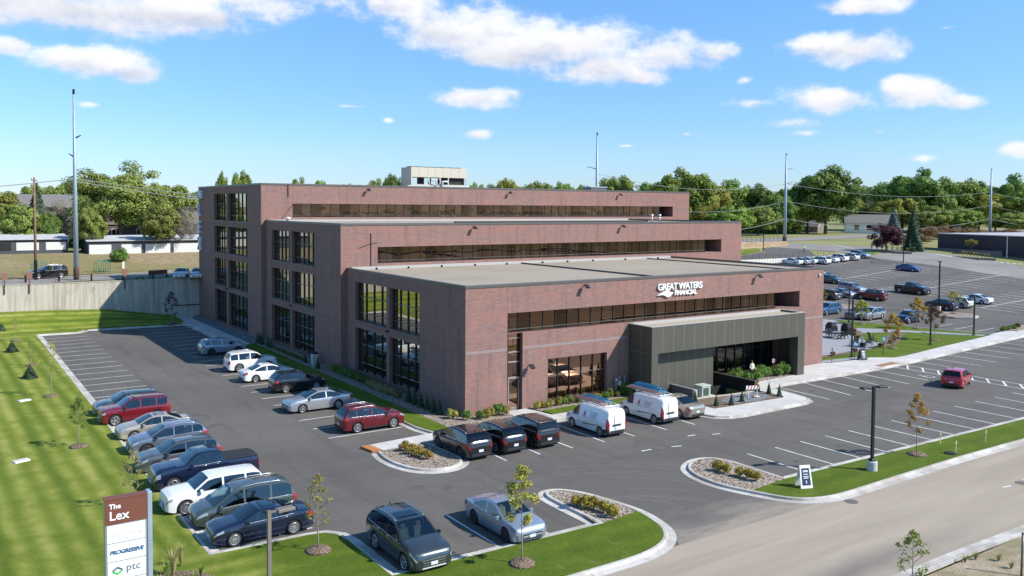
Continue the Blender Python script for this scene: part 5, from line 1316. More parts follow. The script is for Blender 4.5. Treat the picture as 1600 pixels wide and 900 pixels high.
# three dark SUVs by the front corner
V('suv', 'black', -4.32, -8.1, 90, 'black SUV beside the island with yellow shrubs, first of the three by the corner', ref='r', rim='5d', darkglass=True, rails=True)
V('suv', 'black', -1.83, -8.2, 90, 'black SUV with a chrome rear strip between two other black SUVs', ref='r', rim='5', darkglass=True, rails=True, chrome=True)
V('jeep', 'black', .70, -8.3, 90, 'black SUV nearest the white vans, last of the three by the corner', ref='r', rim='5d', darkglass=True, rails=True)
blue = mat('blue_fibreglass', (.05, .26, .42), .5); pink = mat('weathered_fibreglass', (.42, .24, .20), .6)
gx, gy = G(938, 681.7); t1, c1_ = V('van', 'white', gx+.80, gy, 90, 'white service van with one blue ladder, nearer the black SUVs', ref='r', rim='7', name='service_van', cat='van'); van_extras(t1, c1_)
hx, hy = G(1023, 662); t2, c2_ = V('van', 'white', hx+.80, hy, 90, 'white service van carrying a stack of blue ladders, beside the tan sedan', ref='r', rim='7', name='service_van', cat='van'); van_extras(t2, c2_)
ladder((gx+.42, gy+1.55, 2.08), 90, 3.5, pink, 'weathered orange ladder on the roof of the van with one blue ladder')
ladder((gx+1.20, gy+1.75, 2.08), 90, 3.0, blue, 'single blue ladder on the van nearer the black SUVs')
ladder((hx+.40, hy+1.50, 2.08), 90, 3.6, pink, 'weathered orange ladder on the van with the stack of blue ladders', .36)
ladder((hx+.82, hy+1.75, 2.08), 90, 3.4, blue, 'blue ladder lying beside the weathered one on the second van', .36)
ladder((hx+1.24, hy+1.8, 2.08), 90, 3.2, blue, 'blue ladder at the far side of the second van roof, under another', .36)
ladder((hx+1.20, hy+1.95, 2.24), 92, 2.7, blue, 'topmost blue ladder of the stack on the second van', .36)
V('sedan', 'champagne', 14.2, -8.05, 90, 'tan silver sedan parked between the second van and the planted peninsula', ref='r', rim='7')
# near bays
V('big_suv', 'slate', -14.45, -20.75, 270, 'large dark slate SUV facing the near grass strip', rim='7', rails=True, sunroof=True, chrome=True)
V('sedan', 'silverblue', -9.22, -20.45, 270, 'light blue silver sedan parked behind the young tree of the grass strip', rim='5d')
V('hatch', 'crimson', 41.2, -13.0, 17, 'bright red hatchback driving up the aisle of the front lot', ref='r', rim='7', name='moving_car')
# far lots
def FV(spec, color, px, py, ang, label, **kw):
    x, y, z = GT(px, py, f=low); z += .03
    a = R(ang); pit = math.atan((low(x+math.cos(a), y+math.sin(a))-low(x-math.cos(a), y-math.sin(a)))/2)
    return V(spec, color, x, y, ang, label, z=z, ref='c', lod=1, pitch=pit, **kw)
FV('suv', 'blue', 1293, 491, 180, 'medium blue SUV in the patio row nearest the building', rim='7', rails=True)
FV('compact_suv', 'gray', 1342, 498, 180, 'dark car half hidden behind the young yellow tree by the patio')
FV('suv', 'lightgray', 1361, 499, 180, 'silver grey SUV in the patio row beside the young yellow tree', rim='7', rails=True)
FV('compact_suv', 'navy', 1420, 504, 180, 'navy SUV with pale roof rack at the end of the patio row', rim='7', rails=True)
FV('suv', 'gray', 1292, 467, 90, 'dark grey SUV peeking past the right edge of the brick front', rim='5d')
FV('sedan', 'silver', 1316, 464, 270, 'silver sedan facing the patio row in the upper lot')
FV('suv', 'silverblue', 1331, 457, 270, 'grey blue SUV behind the silver sedan in the upper lot', rim='7')
FV('box_suv', 'burgundy', 1362, 468.5, 100, 'dark red boxy SUV with its tail to the patio in the upper lot', rim='7', rails=True)
FV('sedan', 'teal', 1297, 442, 270, 'dark teal sedan just past the corner of the brick front in the upper lot')
FV('sedan', 'white', 1288, 437.5, 270, 'white car mostly hidden behind the dark teal sedan')
FV('pickup', 'black', 1425, 458.5, 270, 'black crew cab pickup alone in the middle of the upper lot', rim='5', name='pickup_truck', cat='pickup truck', tonneau=False)
FV('sedan', 'royal', 1419, 423.5, 270, 'deep blue coupe alone under the tall lot lamp', rim='7')
FV('suv', 'navy', 1471, 483.5, 90, 'dark blue SUV beside the rock island, left of two pale cars', rim='7')
FV('suv', 'cream', 1494, 479.5, 90, 'cream SUV between the dark blue SUV and the white sedan')
FV('sedan', 'white', 1525, 473.5, 90, 'white sedan parked beyond the cream SUV', rim='7')
for px, py, sp_n, col, an, lab in ((1238, 413.2, 'sedan', 'white', 90, 'white sedan at the hidden end of the wall row above the brick roof'), (1250, 412.8, 'sedan', 'silver', 90, 'silver sedan second in the wall row, partly hidden by the roof edge'),
        (1262, 411.8, 'sedan', 'white', 90, 'white sedan third in the wall row, just above the roof edge'), (1281, 412.2, 'suv', 'white', 90, 'white SUV in the wall row next to the roof corner'),
        (1294, 409.6, 'sedan', 'white', 90, 'white car between two white SUVs in the wall row'), (1309, 408.0, 'suv', 'white', 90, 'white SUV in the middle of the wall row'),
        (1326, 406.4, 'suv', 'pearl', 90, 'off white SUV near the far end of the wall row'), (1344, 402.8, 'suv', 'silverblue', 270, 'silver SUV facing outward at the far end of the wall row')):
    FV(sp_n, col, px, py, an, lab, group='cars along the cream wall')
# ------------------------------------------------------------------ retaining walls and the back street
rw = MB(); rw.box(-70, 69.74, -.4, X3-.01, 70.02, 5.22); rw.box(-70, 69.70, 5.22, X3-.01, 70.06, 5.30)
o = rw.build('retaining_wall', M['wallc']); tag(o, 'long board marked concrete retaining wall between the lower lawn and the back street', 'wall')
pj = MB()
for x in (-19, -13, -7): pj.box(x, 69.73, 1.9, x+.02, 69.74, 5.2)
pj.box(-4.4, 69.66, 1.55, -1.15, 69.74, 1.66)
pj.build('pipe_and_joints', M['blackmetal'], o)
rl = MB()
for k in range(24): x = -68+2.9*k; rl.tube([(x, 70.3, 5.1), (x, 70.3, 6.0)], .025, 5) if x < -1.4 else None
rl.tube([(-70, 70.3, 6.0), (-1.3, 70.3, 6.0)], .022, 5); rl.tube([(-70, 70.3, 5.6), (-1.3, 70.3, 5.6)], .015, 5)
tag(rl.build('railing', mat('rust_red_railing', (.16, .08, .06), .7)), 'thin rusty railing along the top of the concrete retaining wall', 'railing')
cw_ = MB(); cw_.add([(66, 70.06, 1), (142, 70.06, 3.6), (142, 70.06, 5.05), (66, 70.06, 2.6)], [(0, 1, 2, 3)])
def wtop(x): return max(4.52, low(x, 69)+.15)
vs = []; n = 40
for i in range(n+1):
    x = 66+76*i/n; z = wtop(x); vs += [(x, 69.6, low(x, 69)-.5), (x, 69.6, z), (x, 69.9, z), (x, 69.9, low(x, 69)-.5)]
cm = MB().add(vs, [(4*i+a, 4*i+4+a, 4*i+5+a, 4*i+1+a) for i in range(n) for a in range(3)]+[(0, 1, 2, 3), (4*n, 4*n+1, 4*n+2, 4*n+3)])
def rib_mat():
    m = mat('ribbed_cream_wall', (.62, .60, .52), .7); t = NT(m); s = t.node('ShaderNodeSeparateXYZ'); t.con(t.pos(), s.inputs[0])
    w = t.math('SINE', t.math('MULTIPLY', s.outputs[0], 7.0)); t.color(t.ramp(t.math('ADD', t.math('MULTIPLY', w, .5), .5), [(.3, (.50, .48, .42)), (.6, (.68, .66, .58))])); return m
tag(cm.build('retaining_wall', rib_mat()), 'low cream ribbed retaining wall with a railing behind the row of white cars', 'wall')
rl = MB()
for k in range(34):
    x = 67+2.2*k
    if x > 141: break
    rl.tube([(x, 70.2, wtop(x)-.2), (x, 70.2, wtop(x)+1.05)], .03, 5)
    for h in (1.05, .6, .2): rl.tube([(x, 70.2, wtop(x)+h), (x+2.2, 70.2, wtop(x+2.2)+h)], .02, 4, caps=False)
tag(rl.build('railing', M['blackmetal']), 'black metal railing on top of the cream ribbed wall', 'railing')
# tan block wall with fence by the steel pole
bw = MB(); A = GT(1150, 391); B = GT(1231, 384.5); dv = Vector((B[0]-A[0], B[1]-A[1])).normalized(); nv = Vector((-dv.y, dv.x)); LL = (Vector(B[:2])-Vector(A[:2])).length
def block_mat():
    m = mat('tan_wall_block', (.5, .36, .22), .9); t = NT(m); b = t.node('ShaderNodeTexBrick'); s = t.node('ShaderNodeSeparateXYZ'); t.con(t.pos(), s.inputs[0])
    cb2 = t.node('ShaderNodeCombineXYZ'); t.con(s.outputs[0], cb2.inputs[0]); t.con(s.outputs[2], cb2.inputs[1]); t.con(cb2.outputs[0], b.inputs['Vector'])
    b.inputs['Color1'].default_value = (.52, .38, .24, 1); b.inputs['Color2'].default_value = (.42, .29, .18, 1); b.inputs['Mortar'].default_value = (.2, .14, .09, 1)
    b.inputs['Scale'].default_value = 1; b.inputs['Brick Width'].default_value = 1.7; b.inputs['Row Height'].default_value = .5; b.inputs['Mortar Size'].default_value = .03; t.color(b.outputs[0]); return m
p = Vector(A[:2]); q = Vector(B[:2]); zt = B[2]+1.2; zb_ = A[2]-.6
bw.prism([tuple(p), tuple(q), tuple(q+nv*1.2), tuple(p+nv*1.2)], zb_, zt)
tag(bw.build('block_wall', block_mat()), 'low wall of large tan blocks in front of the tall steel pole', 'wall')
fe = MB()
for k in range(11):
    c = p+dv*LL*(.15+.85*k/10)+nv*.5; fe.tube([(c.x, c.y, zt-.02), (c.x, c.y, zt+1.2)], .04, 5)
for h in (1.2, .7, .2): a_, b_ = p+dv*LL*.15+nv*.5, q+nv*.5; fe.tube([(a_.x, a_.y, zt+h), (b_.x, b_.y, zt+h)], .03, 4)
tag(fe.build('fence', M['blackmetal']), 'black metal fence on top of the tan block wall', 'fence')
# utility poles
def steel_pole(x, y, z, ztop, r, label, arms, side=1):
    t = empty('steel_pole', (x, y, z), 0, label, 'utility pole', 'steel power line poles'); h = ztop-z
    MB().tube([(0, 0, -.2), (0, 0, h*.5), (0, 0, h)], [r, r*.72, r*.36], 14).build('mast', M['galv'], t, smooth=True)
    MB().lathe([(r*1.06, -.2), (r*1.06, 1.6), (r, 1.7)], 14).build('base_coating', mat('rusty_base', (.10, .06, .045), .9), t, smooth=True)
    for k, (f, d) in enumerate(arms):
        a = MB(); zz = h*f; a.tube([(0, 0, zz), (d*2.2, -.6*d, zz+.45)], [.13, .07], 6); a.build('arm', M['blackmetal'], t)
    MB().lathe([(.16, h-.1), (.16, h+.5), (.05, h+.6)], 8).build('cap', M['blackmetal'], t)
    return t
P1 = (-15.6, 76.0, 5.15); P1t = HZ(P1[0], P1[1], 146)
x3_, y3_ = 168.0, 105.5; zq = T(x3_, y3_); P3 = (*G(1226, 380, zq), zq); P3t = HZ(P3[0], P3[1], 243)
P2 = (88.4, 92.3, T(88.4, 92.3)); P2t = HZ(P2[0], P2[1], 211)
d4 = ray(1547.5, 330); tt = 288/(d4@CF); P4 = (CAM[0]+d4[0]*tt, CAM[1]+d4[1]*tt, 6.1); P4t = HZ(P4[0], P4[1], 266)
steel_pole(*P1, P1t, .34, 'tallest grey steel pole beside the parked dark SUV on the back street', ((.76, .35), (.66, -.3)))
steel_pole(*P2, P2t, .42, 'steel pole rising behind the roof near the satellite dish', ((.72, -1), (.5, -1), (.28, -1)))
steel_pole(*P3, P3t, .5, 'steel pole standing at the end of the tan block wall', ((.84, 1), (.68, 1), (.5, .6)))
steel_pole(*P4, P4t, .52, 'farthest steel pole behind the low dark brick building', ((.5, .8),))
wz = 5.15; wx, wy = G(56, 437, wz); wt = HZ(wx, wy, 277)
t = empty('wooden_pole', (wx, wy, wz), 0, 'brown wooden utility pole beside the dark SUV on the back street', 'utility pole')
MB().tube([(0, 0, -.2), (0, 0, wt-wz)], [.20, .13], 10).build('mast', M['wood_pole'], t, smooth=True)
MB().bar((-.35, 0, wt-wz-.4), (.35, 0, wt-wz-.4), .1, .12).tube([(-.3, 0, wt-wz-.35), (-.3, 0, wt-wz-.1)], .05, 6).build('crossarm', M['wood_pole'], t)
MB().lathe([(.215, 0), (.215, 2.6), (.20, 2.7)], 10).build('guard', M['blackmetal'], t, smooth=True)
def wire(a, b, sag, r, label):
    pts = []
    for i in range(25): f = i/24; pts.append((a[0]+(b[0]-a[0])*f, a[1]+(b[1]-a[1])*f, a[2]+(b[2]-a[2])*f-sag*4*f*(1-f)))
    tag(MB().tube(pts, r, 4, caps=False).build('power_line', mat('wire', (.24, .26, .26), .6, .2), smooth=True), label, 'cable', 'cables strung between the poles')
P0 = (P1[0]-100, P1[1]-14, 5)
hz1 = HZ(P1[0], P1[1], 279)
for f, sg, rr, nm in ((.68, 2.5, .045, 'upper'), (.48, 3.0, .045, 'middle'), (.28, 3.2, .06, 'lower')):
    g = lambda P, Pt, f=f: (P[0]+.3, P[1], P[2]+(Pt-P[2])*f)
    wire(g(P2, P2t), g(P3, P3t), sg, rr, f'{nm} cable sagging from the roof pole to the block wall pole')
    wire(g(P3, P3t), g(P4, P4t), sg, rr, f'{nm} cable sagging from the block wall pole to the farthest pole')
    wire(g(P4, P4t), (P4[0]+160, P4[1]+40, P4[2]+(P4t-P4[2])*f), sg, rr, f'{nm} cable leaving the farthest pole to the right')
wire((P1[0], P1[1], hz1), (P2[0], P2[1], P2[2]+(P2t-P2[2])*.3), 2.0, .05, 'pale cable from the tallest pole passing behind the lettered wall')
wire((P1[0], P1[1], hz1-.4), (P2[0], P2[1], P2[2]+(P2t-P2[2])*.26), 2.2, .05, 'second pale cable just below the one behind the lettered wall')
wire((P1[0], P1[1], hz1), (P1[0]-60, P1[1]-12, hz1-1.5), 2, .05, 'pale cable from the tallest pole to the left edge')
# street furniture behind the wall
for px, lab in ((7, 'brown panel sign at the far left end of the concrete wall'), (46, 'brown panel sign on the wall in front of the wooden pole'), (195, 'brown panel sign on the wall right of the tallest pole')):
    x = W0 = None
    d = ray(px, 440); tq = (69.6-CAM[1])/d[1]; x = CAM[0]+d[0]*tq
    t = empty('post_sign', (x, 69.6, 4.2), 0, lab, 'sign', 'brown signs along the concrete wall')
    MB().box(-.06, -.02, 0, .06, .1, 2.6).build('post', M['postbrown'], t); MB().bbox(-.32, -.06, 1.75, .32, -.021, 2.65, .01).build('panel', mat('faded_brown', (.24, .12, .095), .7), t)
bx_, by_ = G(247, 433.5, 5.15)
t = empty('bench', (bx_, by_-.3, 5.13), R(8), 'red brown bench on the pavement behind the concrete wall', 'bench')
MB().box(-1.3, -.25, .42, 1.3, .2, .48).build('seat', M['signbrown'], t); MB().box(-1.3, .2, .5, 1.3, .26, 1.05).build('backrest', M['signbrown'], t)
for sx in (-1.15, 1.15): MB().box(sx-.05, -.2, 0, sx+.05, .2, .42).build('leg', M['blackmetal'], t)
x, y = G(219, 437.5, 5.15); t = empty('bench', (x, y, 5.13), 0, 'small dark backless bench between the brown sign and the red bench', 'bench')
MB().box(-.5, -.2, .36, .5, .2, .44).build('seat', M['postbrown'], t)
for sx in (-.4, .4): MB().box(sx-.04, -.18, 0, sx+.04, .18, .36).build('leg', M['blackmetal'], t)
bz = 5.1
def bollard(px, py, lab):
    x, y = G(px, py, bz); t = empty('bollard', (x, y, bz), 0, lab, 'bollard', 'black bollards behind the wall')
    MB().lathe([(.12, 0), (.12, .95), (.10, 1.0), (.001, 1.02)], 10).build('post', M['blackmetal'], t, smooth=True)
for i, px in enumerate((40, 92, 143, 192, 239, 284)):
    bollard(px, 443-.028*px, f'{ORD[i]} black bollard from the left behind the concrete wall')
def gym(px, py, lab):
    x, y = G(px, py, 5.6); z = T(x, y); t = empty('exercise_frame', (x, y, z), R(10), lab, 'exercise equipment', 'green exercise equipment on the bank')
    gm = mat('green_paint', (.05, .20, .12), .5); f = MB()
    for sx in (-1.0, -.3, .3, 1.0):
        for sy in (-.5, .5): f.tube([(sx, sy, 0), (sx, sy, 1.9 if abs(sx) < .5 else 1.5)], .045, 6)
    for sx in (-1, 1): f.tube([(sx, -.5, 1.5), (sx, .5, 1.5)], .04, 6)
    f.tube([(-1, -.5, 1.5), (-.3, -.5, 1.9), (.3, -.5, 1.9), (1, -.5, 1.5)], .04, 6); f.tube([(-1, .5, 1.5), (-.3, .5, 1.9), (.3, .5, 1.9), (1, .5, 1.5)], .04, 6)
    f.build('frame', gm, t); MB().box(-.9, -.4, .45, .9, .4, .52).build('seat', gm, t)
gym(62, 424, 'green outdoor exercise frame behind the wooden pole'); gym(160, 421, 'green outdoor exercise frame on the dry bank right of the tall pole')
x, y = G(192.5, 418.5, 5.5); t = empty('utility_marker', (x, y, T(x, y)), 0, 'small white utility pedestal on the dry bank', 'pedestal'); MB().bbox(-.16, -.12, 0, .16, .12, 1.1, .03).build('cabinet', M['white'], t)
MB().bbox(-.17, -.13, 1.1, .17, .13, 1.16, .02).build('cap', M['coping'], t)
sx_, sy_ = G(88, 433.5, 5.14)
V('jeep', 'black', sx_-1.0, sy_-.3, 192, 'black SUV with a silver roof rail on the back street by the wooden pole', z=5.15, ref='c', lod=1, rim='5', rails=True)
for px, sp_n, an, lab in ((283, 'sedan', 250, 'silver car behind the concrete wall left of the lettered corner'), (309, 'sedan', 250, 'silver car half hidden by the lettered corner of the building')):
    x, y = G(px, 435.5, 5.14); V(sp_n, 'silver', x+.2, y+.6, an, lab, z=5.15, ref='c', lod=1)
# garages and houses on the left
wh = mat('garage_door_white', (.68, .67, .63), .6); dk = mat('garage_dark_siding', (.065, .072, .082), .8); rfm = noisy('pale_flat_roof', (.42, .42, .42), (.52, .52, .52), 1, .8)
def garage(x0, x1, y, zb, h, depth, doors, label, open_=None):
    t = empty('garage_row', (0, 0, 0), 0, label, 'garage'); w = MB()
    w.box(x0, y, zb-1.2, x1, y+depth, zb+h); w.build('wall', dk, t)
    r = MB(); r.add([(x0-.35, y-.35, zb+h+.02), (x1+.35, y-.35, zb+h+.02), (x1+.35, y+depth+.35, zb+h+.62), (x0-.35, y+depth+.35, zb+h+.62)], [(0, 1, 2, 3)])
    r.add([(x0-.35, y-.35, zb+h-.10), (x1+.35, y-.35, zb+h-.10), (x1+.35, y-.35, zb+h+.02), (x0-.35, y-.35, zb+h+.02)], [(0, 1, 2, 3)]); r.build('roof', rfm, t, recalc=False)
    for a, b in doors:
        d = MB(); d.box(a, y-.05, zb, b, y-.003, zb+h*.70); pd = d.build('door', M['black'] if (open_ and a == open_) else wh, t)  # an open bay gets a black sheet that paints its dark inside
        s_ = MB(); zz = zb+.05
        for k in range(1, 4): s_.box(a+.05, y-.056, zb+h*.70*k/4, b-.05, y-.05, zb+h*.70*k/4+.03)
        s_.build('door_seam', M['flash'] if not (open_ and a == open_) else M['black'], pd)
    return t
garage(-30, -12.6, 110, 7.65, 1.85, 8, [(-22.9, -20.95), (-20.2, -16.95), (-15.9, -12.9)], 'left low garage row with one open dark bay and white doors', open_=-22.9)
garage(-10.0, 9.6, 106, 6.95, 2.25, 9, [(-9.9, -6.5), (-4.9, -1.75), (-1.1, 3.0), (3.6, 8.2)], 'right low garage row with wide white doors behind the big tree')
sd_ = mat('tan_siding', (.20, .175, .15), .8); sdk = mat('brown_siding', (.10, .08, .068), .85); shg = noisy('asphalt_shingle', (.145, .135, .125), (.20, .19, .18), 3, .9)
t = empty('apartment_building', (0, 0, 0), 0, 'brown and tan apartment block behind the garages and the big tree', 'building')
MB().box(-16, 150, 6.5, 30, 160, 11.0).build('wall', sdk, t); MB().box(-16.1, 149.7, 11.0, 30.1, 160, 14.8).build('upper_wall', sd_, t)
MB().add([(-17, 148.9, 14.7), (31, 148.9, 14.7), (31, 155, 17.4), (-17, 155, 17.4), (-17, 161, 14.7), (31, 161, 14.7)], [(0, 1, 2, 3), (3, 2, 5, 4), (0, 3, 4), (1, 5, 2)]).build('roof', shg, t, recalc=False)
for i in range(9):
    for z, yy in ((8.6, 150), (12.0, 149.7)):
        x = -14.5+5*i; f = MB(); f.box(x, yy-.08, z, x+1.8, yy-.002, z+1.5); o = f.build('window', M['white'], t)
        MB().box(x+.1, yy-.10, z+.1, x+.85, yy-.081, z+1.4).box(x+.95, yy-.10, z+.1, x+1.7, yy-.081, z+1.4).build('pane', M['glass_dark'], o)
t = empty('house', (0, 0, 0), 0, 'dark low house half hidden by trees at the far left', 'building')
MB().box(-36, 150, 7, -22, 158, 10.6).build('wall', sdk, t); MB().add([(-37, 149, 10.5), (-21, 149, 10.5), (-21, 154, 13), (-37, 154, 13), (-37, 159, 10.5), (-21, 159, 10.5)], [(0, 1, 2, 3), (3, 2, 5, 4), (0, 3, 4), (1, 5, 2)]).build('roof', rfm, t, recalc=False)
MB().box(-26, 149.9, 8, -24.6, 149.998, 9.6).build('window', M['white'], t)
# houses and dark building on the right
def house(px0, px1, depth, py_eave, py_ridge, py_base, label, gable='r', chimney=False, wallm=None):
    a = at_depth(px0, depth); b = at_depth(px1, depth*.985); A_, B_ = Vector(a), Vector(b); d = (B_-A_); L_ = d.length; d.normalize(); n = Vector((-d.y, d.x))
    ze, zr, zb2 = HZ(*a, py_eave), HZ(*a, py_ridge), HZ(*a, py_base)
    t = empty('house', (a[0], a[1], zb2), math.atan2(d.y, d.x), label, 'house'); he, hr = ze-zb2, zr-zb2; D = 9
    w = MB(); w.box(0, 0, -.6, L_, D, he); w.add([(L_, 0, he), (L_, D, he), (L_, D/2, hr-.15)], [(0, 1, 2)]); w.add([(0, 0, he), (0, D, he), (0, D/2, hr-.15)], [(0, 1, 2)]); w.build('wall', wallm or M['white'], t)
    MB().add([(-.5, -.7, he-.2), (L_+.5, -.7, he-.2), (L_+.5, D/2, hr), (-.5, D/2, hr), (-.5, D+.7, he-.2), (L_+.5, D+.7, he-.2)], [(0, 1, 2, 3), (3, 2, 5, 4)]).build('roof', shg, t, recalc=False)
    MB().bar((L_+.52, -.7, he-.2), (L_+.52, D/2, hr), .04, .3).bar((L_+.52, D/2, hr), (L_+.52, D+.7, he-.2), .04, .3).build('barge_board', M['white'], t)
    for k in range(3):
        x = L_*(.18+.27*k); f = MB(); f.box(x, -.06, he*.35, x+L_*.12, -.002, he*.8); o = f.build('window', M['white'], t); MB().box(x+.15, -.08, he*.35+.12, x+L_*.12-.15, -.061, he*.8-.12).build('pane', M['glass_dark'], o)
    if chimney: MB().box(L_+.1, D*.35, 0, L_+1.6, D*.62, hr+.4).build('chimney', M['white'], t)
    return t
house(1322, 1394, 332, 347, 335, 366, 'white low house with grey roof and gable left of the purple tree')
house(1446, 1523, 338, 347, 338.5, 366, 'white low house with a white chimney behind the dark brick building', chimney=True)
house(1248, 1278, 345, 353, 340, 366, 'small pale house glimpsed between the trunks of the large right hand trees', wallm=sd_)
t = empty('brick_warehouse', (0, 0, 0), 0, 'low dark brick building with a flat grey roof at the right edge', 'building')
dkb = noisy('dark_purple_brick', (.060, .046, .052), (.085, .066, .072), 1.5, .85)
d0_ = GT(1465, 388); dz_ = HZ(d0_[0], d0_[1], 365.5)
wa, wb = Vector(d0_[:2]), Vector(GT(1603, 402.5)[:2]); dd = (wb-wa).normalized(); wb = wa+dd*90; nn_ = Vector((-dd.y, dd.x)) if (-dd.y) > 0 else Vector((dd.y, -dd.x))
cor = [wa, wb, wb+nn_*30, wa+nn_*30]
MB().prism([tuple(v) for v in cor], 1.0, dz_).build('wall', dkb, t)
MB().prism([tuple(v) for v in (wa-nn_*.15-dd*.15, wb-nn_*.15, wb+nn_*30.1, wa+nn_*30.1-dd*.15)], dz_, dz_+.22).build('roof', mat('grey_roof_membrane', (.40, .39, .40), .8), t)
c = wa+dd*20+nn_*14; MB().bbox(c.x-.9, c.y-.9, dz_+.22, c.x+.9, c.y+.9, dz_+1.3, .1).build('roof_unit', M['alu'], t)
dwn = wa+dd*29-nn_*.08; MB().tube([(dwn.x, dwn.y, 3), (dwn.x, dwn.y, dz_-.3)], .12, 6).build('downpipe', M['alu'], t)
lw = MB(); a_ = wa-dd*3-nn_*2.5; b_ = wa+dd*19-nn_*2.5; z_ = T(a_.x, a_.y)
lw.prism([tuple(a_), tuple(b_), tuple(b_+nn_*.4), tuple(a_+nn_*.4)], 2.5, 5.95); tag(lw.build('garden_wall', noisy('grey_wall', (.17, .155, .15), (.23, .21, .20), 1)), 'low grey wall in front of the dark brick building', 'wall')

# ------------------------------------------------------------------ lamps
def lot_lamp(x, y, z, h, label, heads=2, m=None, base=.55, ang=0, name='lamp_post', r=.075):
    m = m or M['blackmetal']; t = empty(name, (x, y, z), R(ang), label, 'lamp post')
    if base: MB().lathe([(.30, -.1), (.30, base-.03), (.27, base), (.001, base)], 18).build('concrete_base', M['concrete'], t, ang=40)
    p = MB(); p.box(-r, -r, base, r, r, h-.02); p.bbox(-.16, -.16, base, .16, .16, base+.12, .02); p.build('post', m, t)
    for k in range(heads):
        s = 1 if k == 0 else -1; b = MB(); b.box(min(s*.06, s*.30), -.035, h-.12, max(s*.06, s*.30), .035, h-.05); b.build('bracket', m, t)
        hd = MB(); hd.bbox(min(s*.28, s*.92), -.17, h-.13, max(s*.28, s*.92), .17, h-.03, .02); o = hd.build('lamp_head', m, t)
        MB().box(min(s*.34, s*.86), -.13, h-.14, max(s*.34, s*.86), .13, h-.131).build('lens', mat('lamp_lens', (.75, .75, .72), .3), o)
    return t
lot_lamp(13.58, -23.4, .13, 4.95, 'black twin head lamp post on a concrete base in the roadside grass', ang=-12)
lt = lot_lamp(-22.0, -23.5, .13, HZ(-22.0, -23.5, 797)-.13, 'dull bronze lamp post beside the tall tenant sign in the foreground', 1, mat('dull_bronze_post', (.16, .145, .12), .5), base=0, ang=4, r=.062)
for px, py, top, lab, n in (((1250+368*.21875), 450+500*.21875, 450+70*.21875, 'tall black lamp post beside the chalkboard by the patio', 1), (1250+930*.21875, 450+412*.21875, 450+118*.21875, 'black lamp post in front of the brown leaved patio tree', 1),
        (1250+1240*.21875, 450+345*.21875, 450+66*.21875, 'black lamp post at the right tip of the patio lawn', 1), (1326, 512, 449, 'black lamp post behind the covered grills', 1)):
    x, y, z = GT(px, py, f=low); z += .12; lot_lamp(x, y, z, HZ(x, y, top)-z, lab, n, base=0, ang=60, r=.07)
for px, py, top, lab in ((1411.5, 411.5, 372, 'black lot lamp beside the deep blue coupe'), (1466.5, 487.5, 408, 'black twin lot lamp on a concrete base by the dark blue SUV'), (1192.5, 395, 358, 'black lot lamp in front of the tan block wall')):
    x, y, z = GT(px, py); z += .05; lot_lamp(x, y, z, HZ(x, y, top)-z, lab, 2, base=.8 if px == 1466.5 else .1, ang=40, r=.09)
x, y, z = GT(1573, 402.5); lot_lamp(x, y, z, HZ(x, y, 368)-z, 'pale lamp post in front of the dark brick building', 1, M['alu'], 0, 40, r=.09)

# ------------------------------------------------------------------ signs
ts = empty('tenant_sign', (-26.75, -20.2, .13), 0, 'tall brown and white pylon sign reading The Lex with tenant panels', 'sign')
def sign_frame():
    yf = -20.2; a = ray(163.5, 782); tq = (yf-CAM[1])/a[1]; p0 = CAM+a*tq; a = ray(229.5, 772); tq = (yf-CAM[1])/a[1]; p1 = CAM+a*tq
    return p0, p1
s0, s1 = sign_frame(); ts.location = (s0[0], -20.2, .13); SWd = s1[0]-s0[0]; STop = (s0[2]+s1[2])/2-.13
MB().bbox(0, 0, 0, SWd, .34, STop-.02, .01).build('cabinet', M['alu'], ts)
MB().bbox(SWd+.002, -.03, 0, SWd+.17, .40, STop+.06, .02).build('post', M['galv'], ts)
u = SWd/1.80
bands = [(STop-1.15*u, STop, 'b'), (STop-2.02*u, STop-1.21*u, 'w'), (STop-2.88*u, STop-2.07*u, 'w'), (STop-3.74*u, STop-2.93*u, 'w'), (STop-4.62*u, STop-3.79*u, 'w'), (.25, STop-4.68*u, 'b')]
wp = mat('tenant_panel', (.80, .82, .84), .35)
for z0, z1, k in bands:
    MB().bbox((0 if k == 'b' else .06), -.035 if k == 'b' else -.02, z0, SWd if k == 'b' else SWd-.07, -.003, z1, .004).build('panel' if k == 'w' else 'header_panel', M['signbrown'] if k == 'b' else wp, ts)
MB().box(-.02, -.05, STop-.01, SWd-.001, .36, STop+.03).build('cap', M['signbrown'], ts)
tx = lambda nm, s, size, x, z, m, **kw: text(nm, s, size, (x, -.045 if kw.pop('br', False) else -.028, z), (1, 0, 0), (0, 0, 1), .004, m, ts, **kw)
tx('lettering', 'The', .32*u, .16*u, STop-.43*u, M['letter'], br=True, bold=.006); tx('lettering', 'Lex', .58*u, .16*u, STop-.95*u, M['letter'], br=True, bold=.006)
fg = mat('faint_grey_print', (.60, .62, .64), .5); pb = mat('insurer_blue', (.02, .10, .20), .5); gr = mat('logo_green', (.06, .48, .06), .5); sl_ = mat('logo_slate', (.10, .15, .17), .5)
tx('lettering', 'GREAT WATERS', .17*u, .90*u, STop-1.74*u, fg, align='CENTER', sp_=1.25); tx('lettering', 'FINANCIAL', .11*u, .90*u, STop-1.92*u, fg, align='CENTER', sp_=1.35)
em = MB()
for k in range(7): em.box(.62*u+.075*k*u, -.024, STop-1.42*u+.05*math.sin(k*.55)*u, .70*u+.075*k*u, -.021, STop-1.40*u+.05*math.sin(k*.55)*u)
em.build('emblem', fg, ts)
tx('lettering', 'PROGRESSIVE', .255*u, .17*u, STop-2.56*u, pb, shear=.22, bold=.007, sp_=.92)
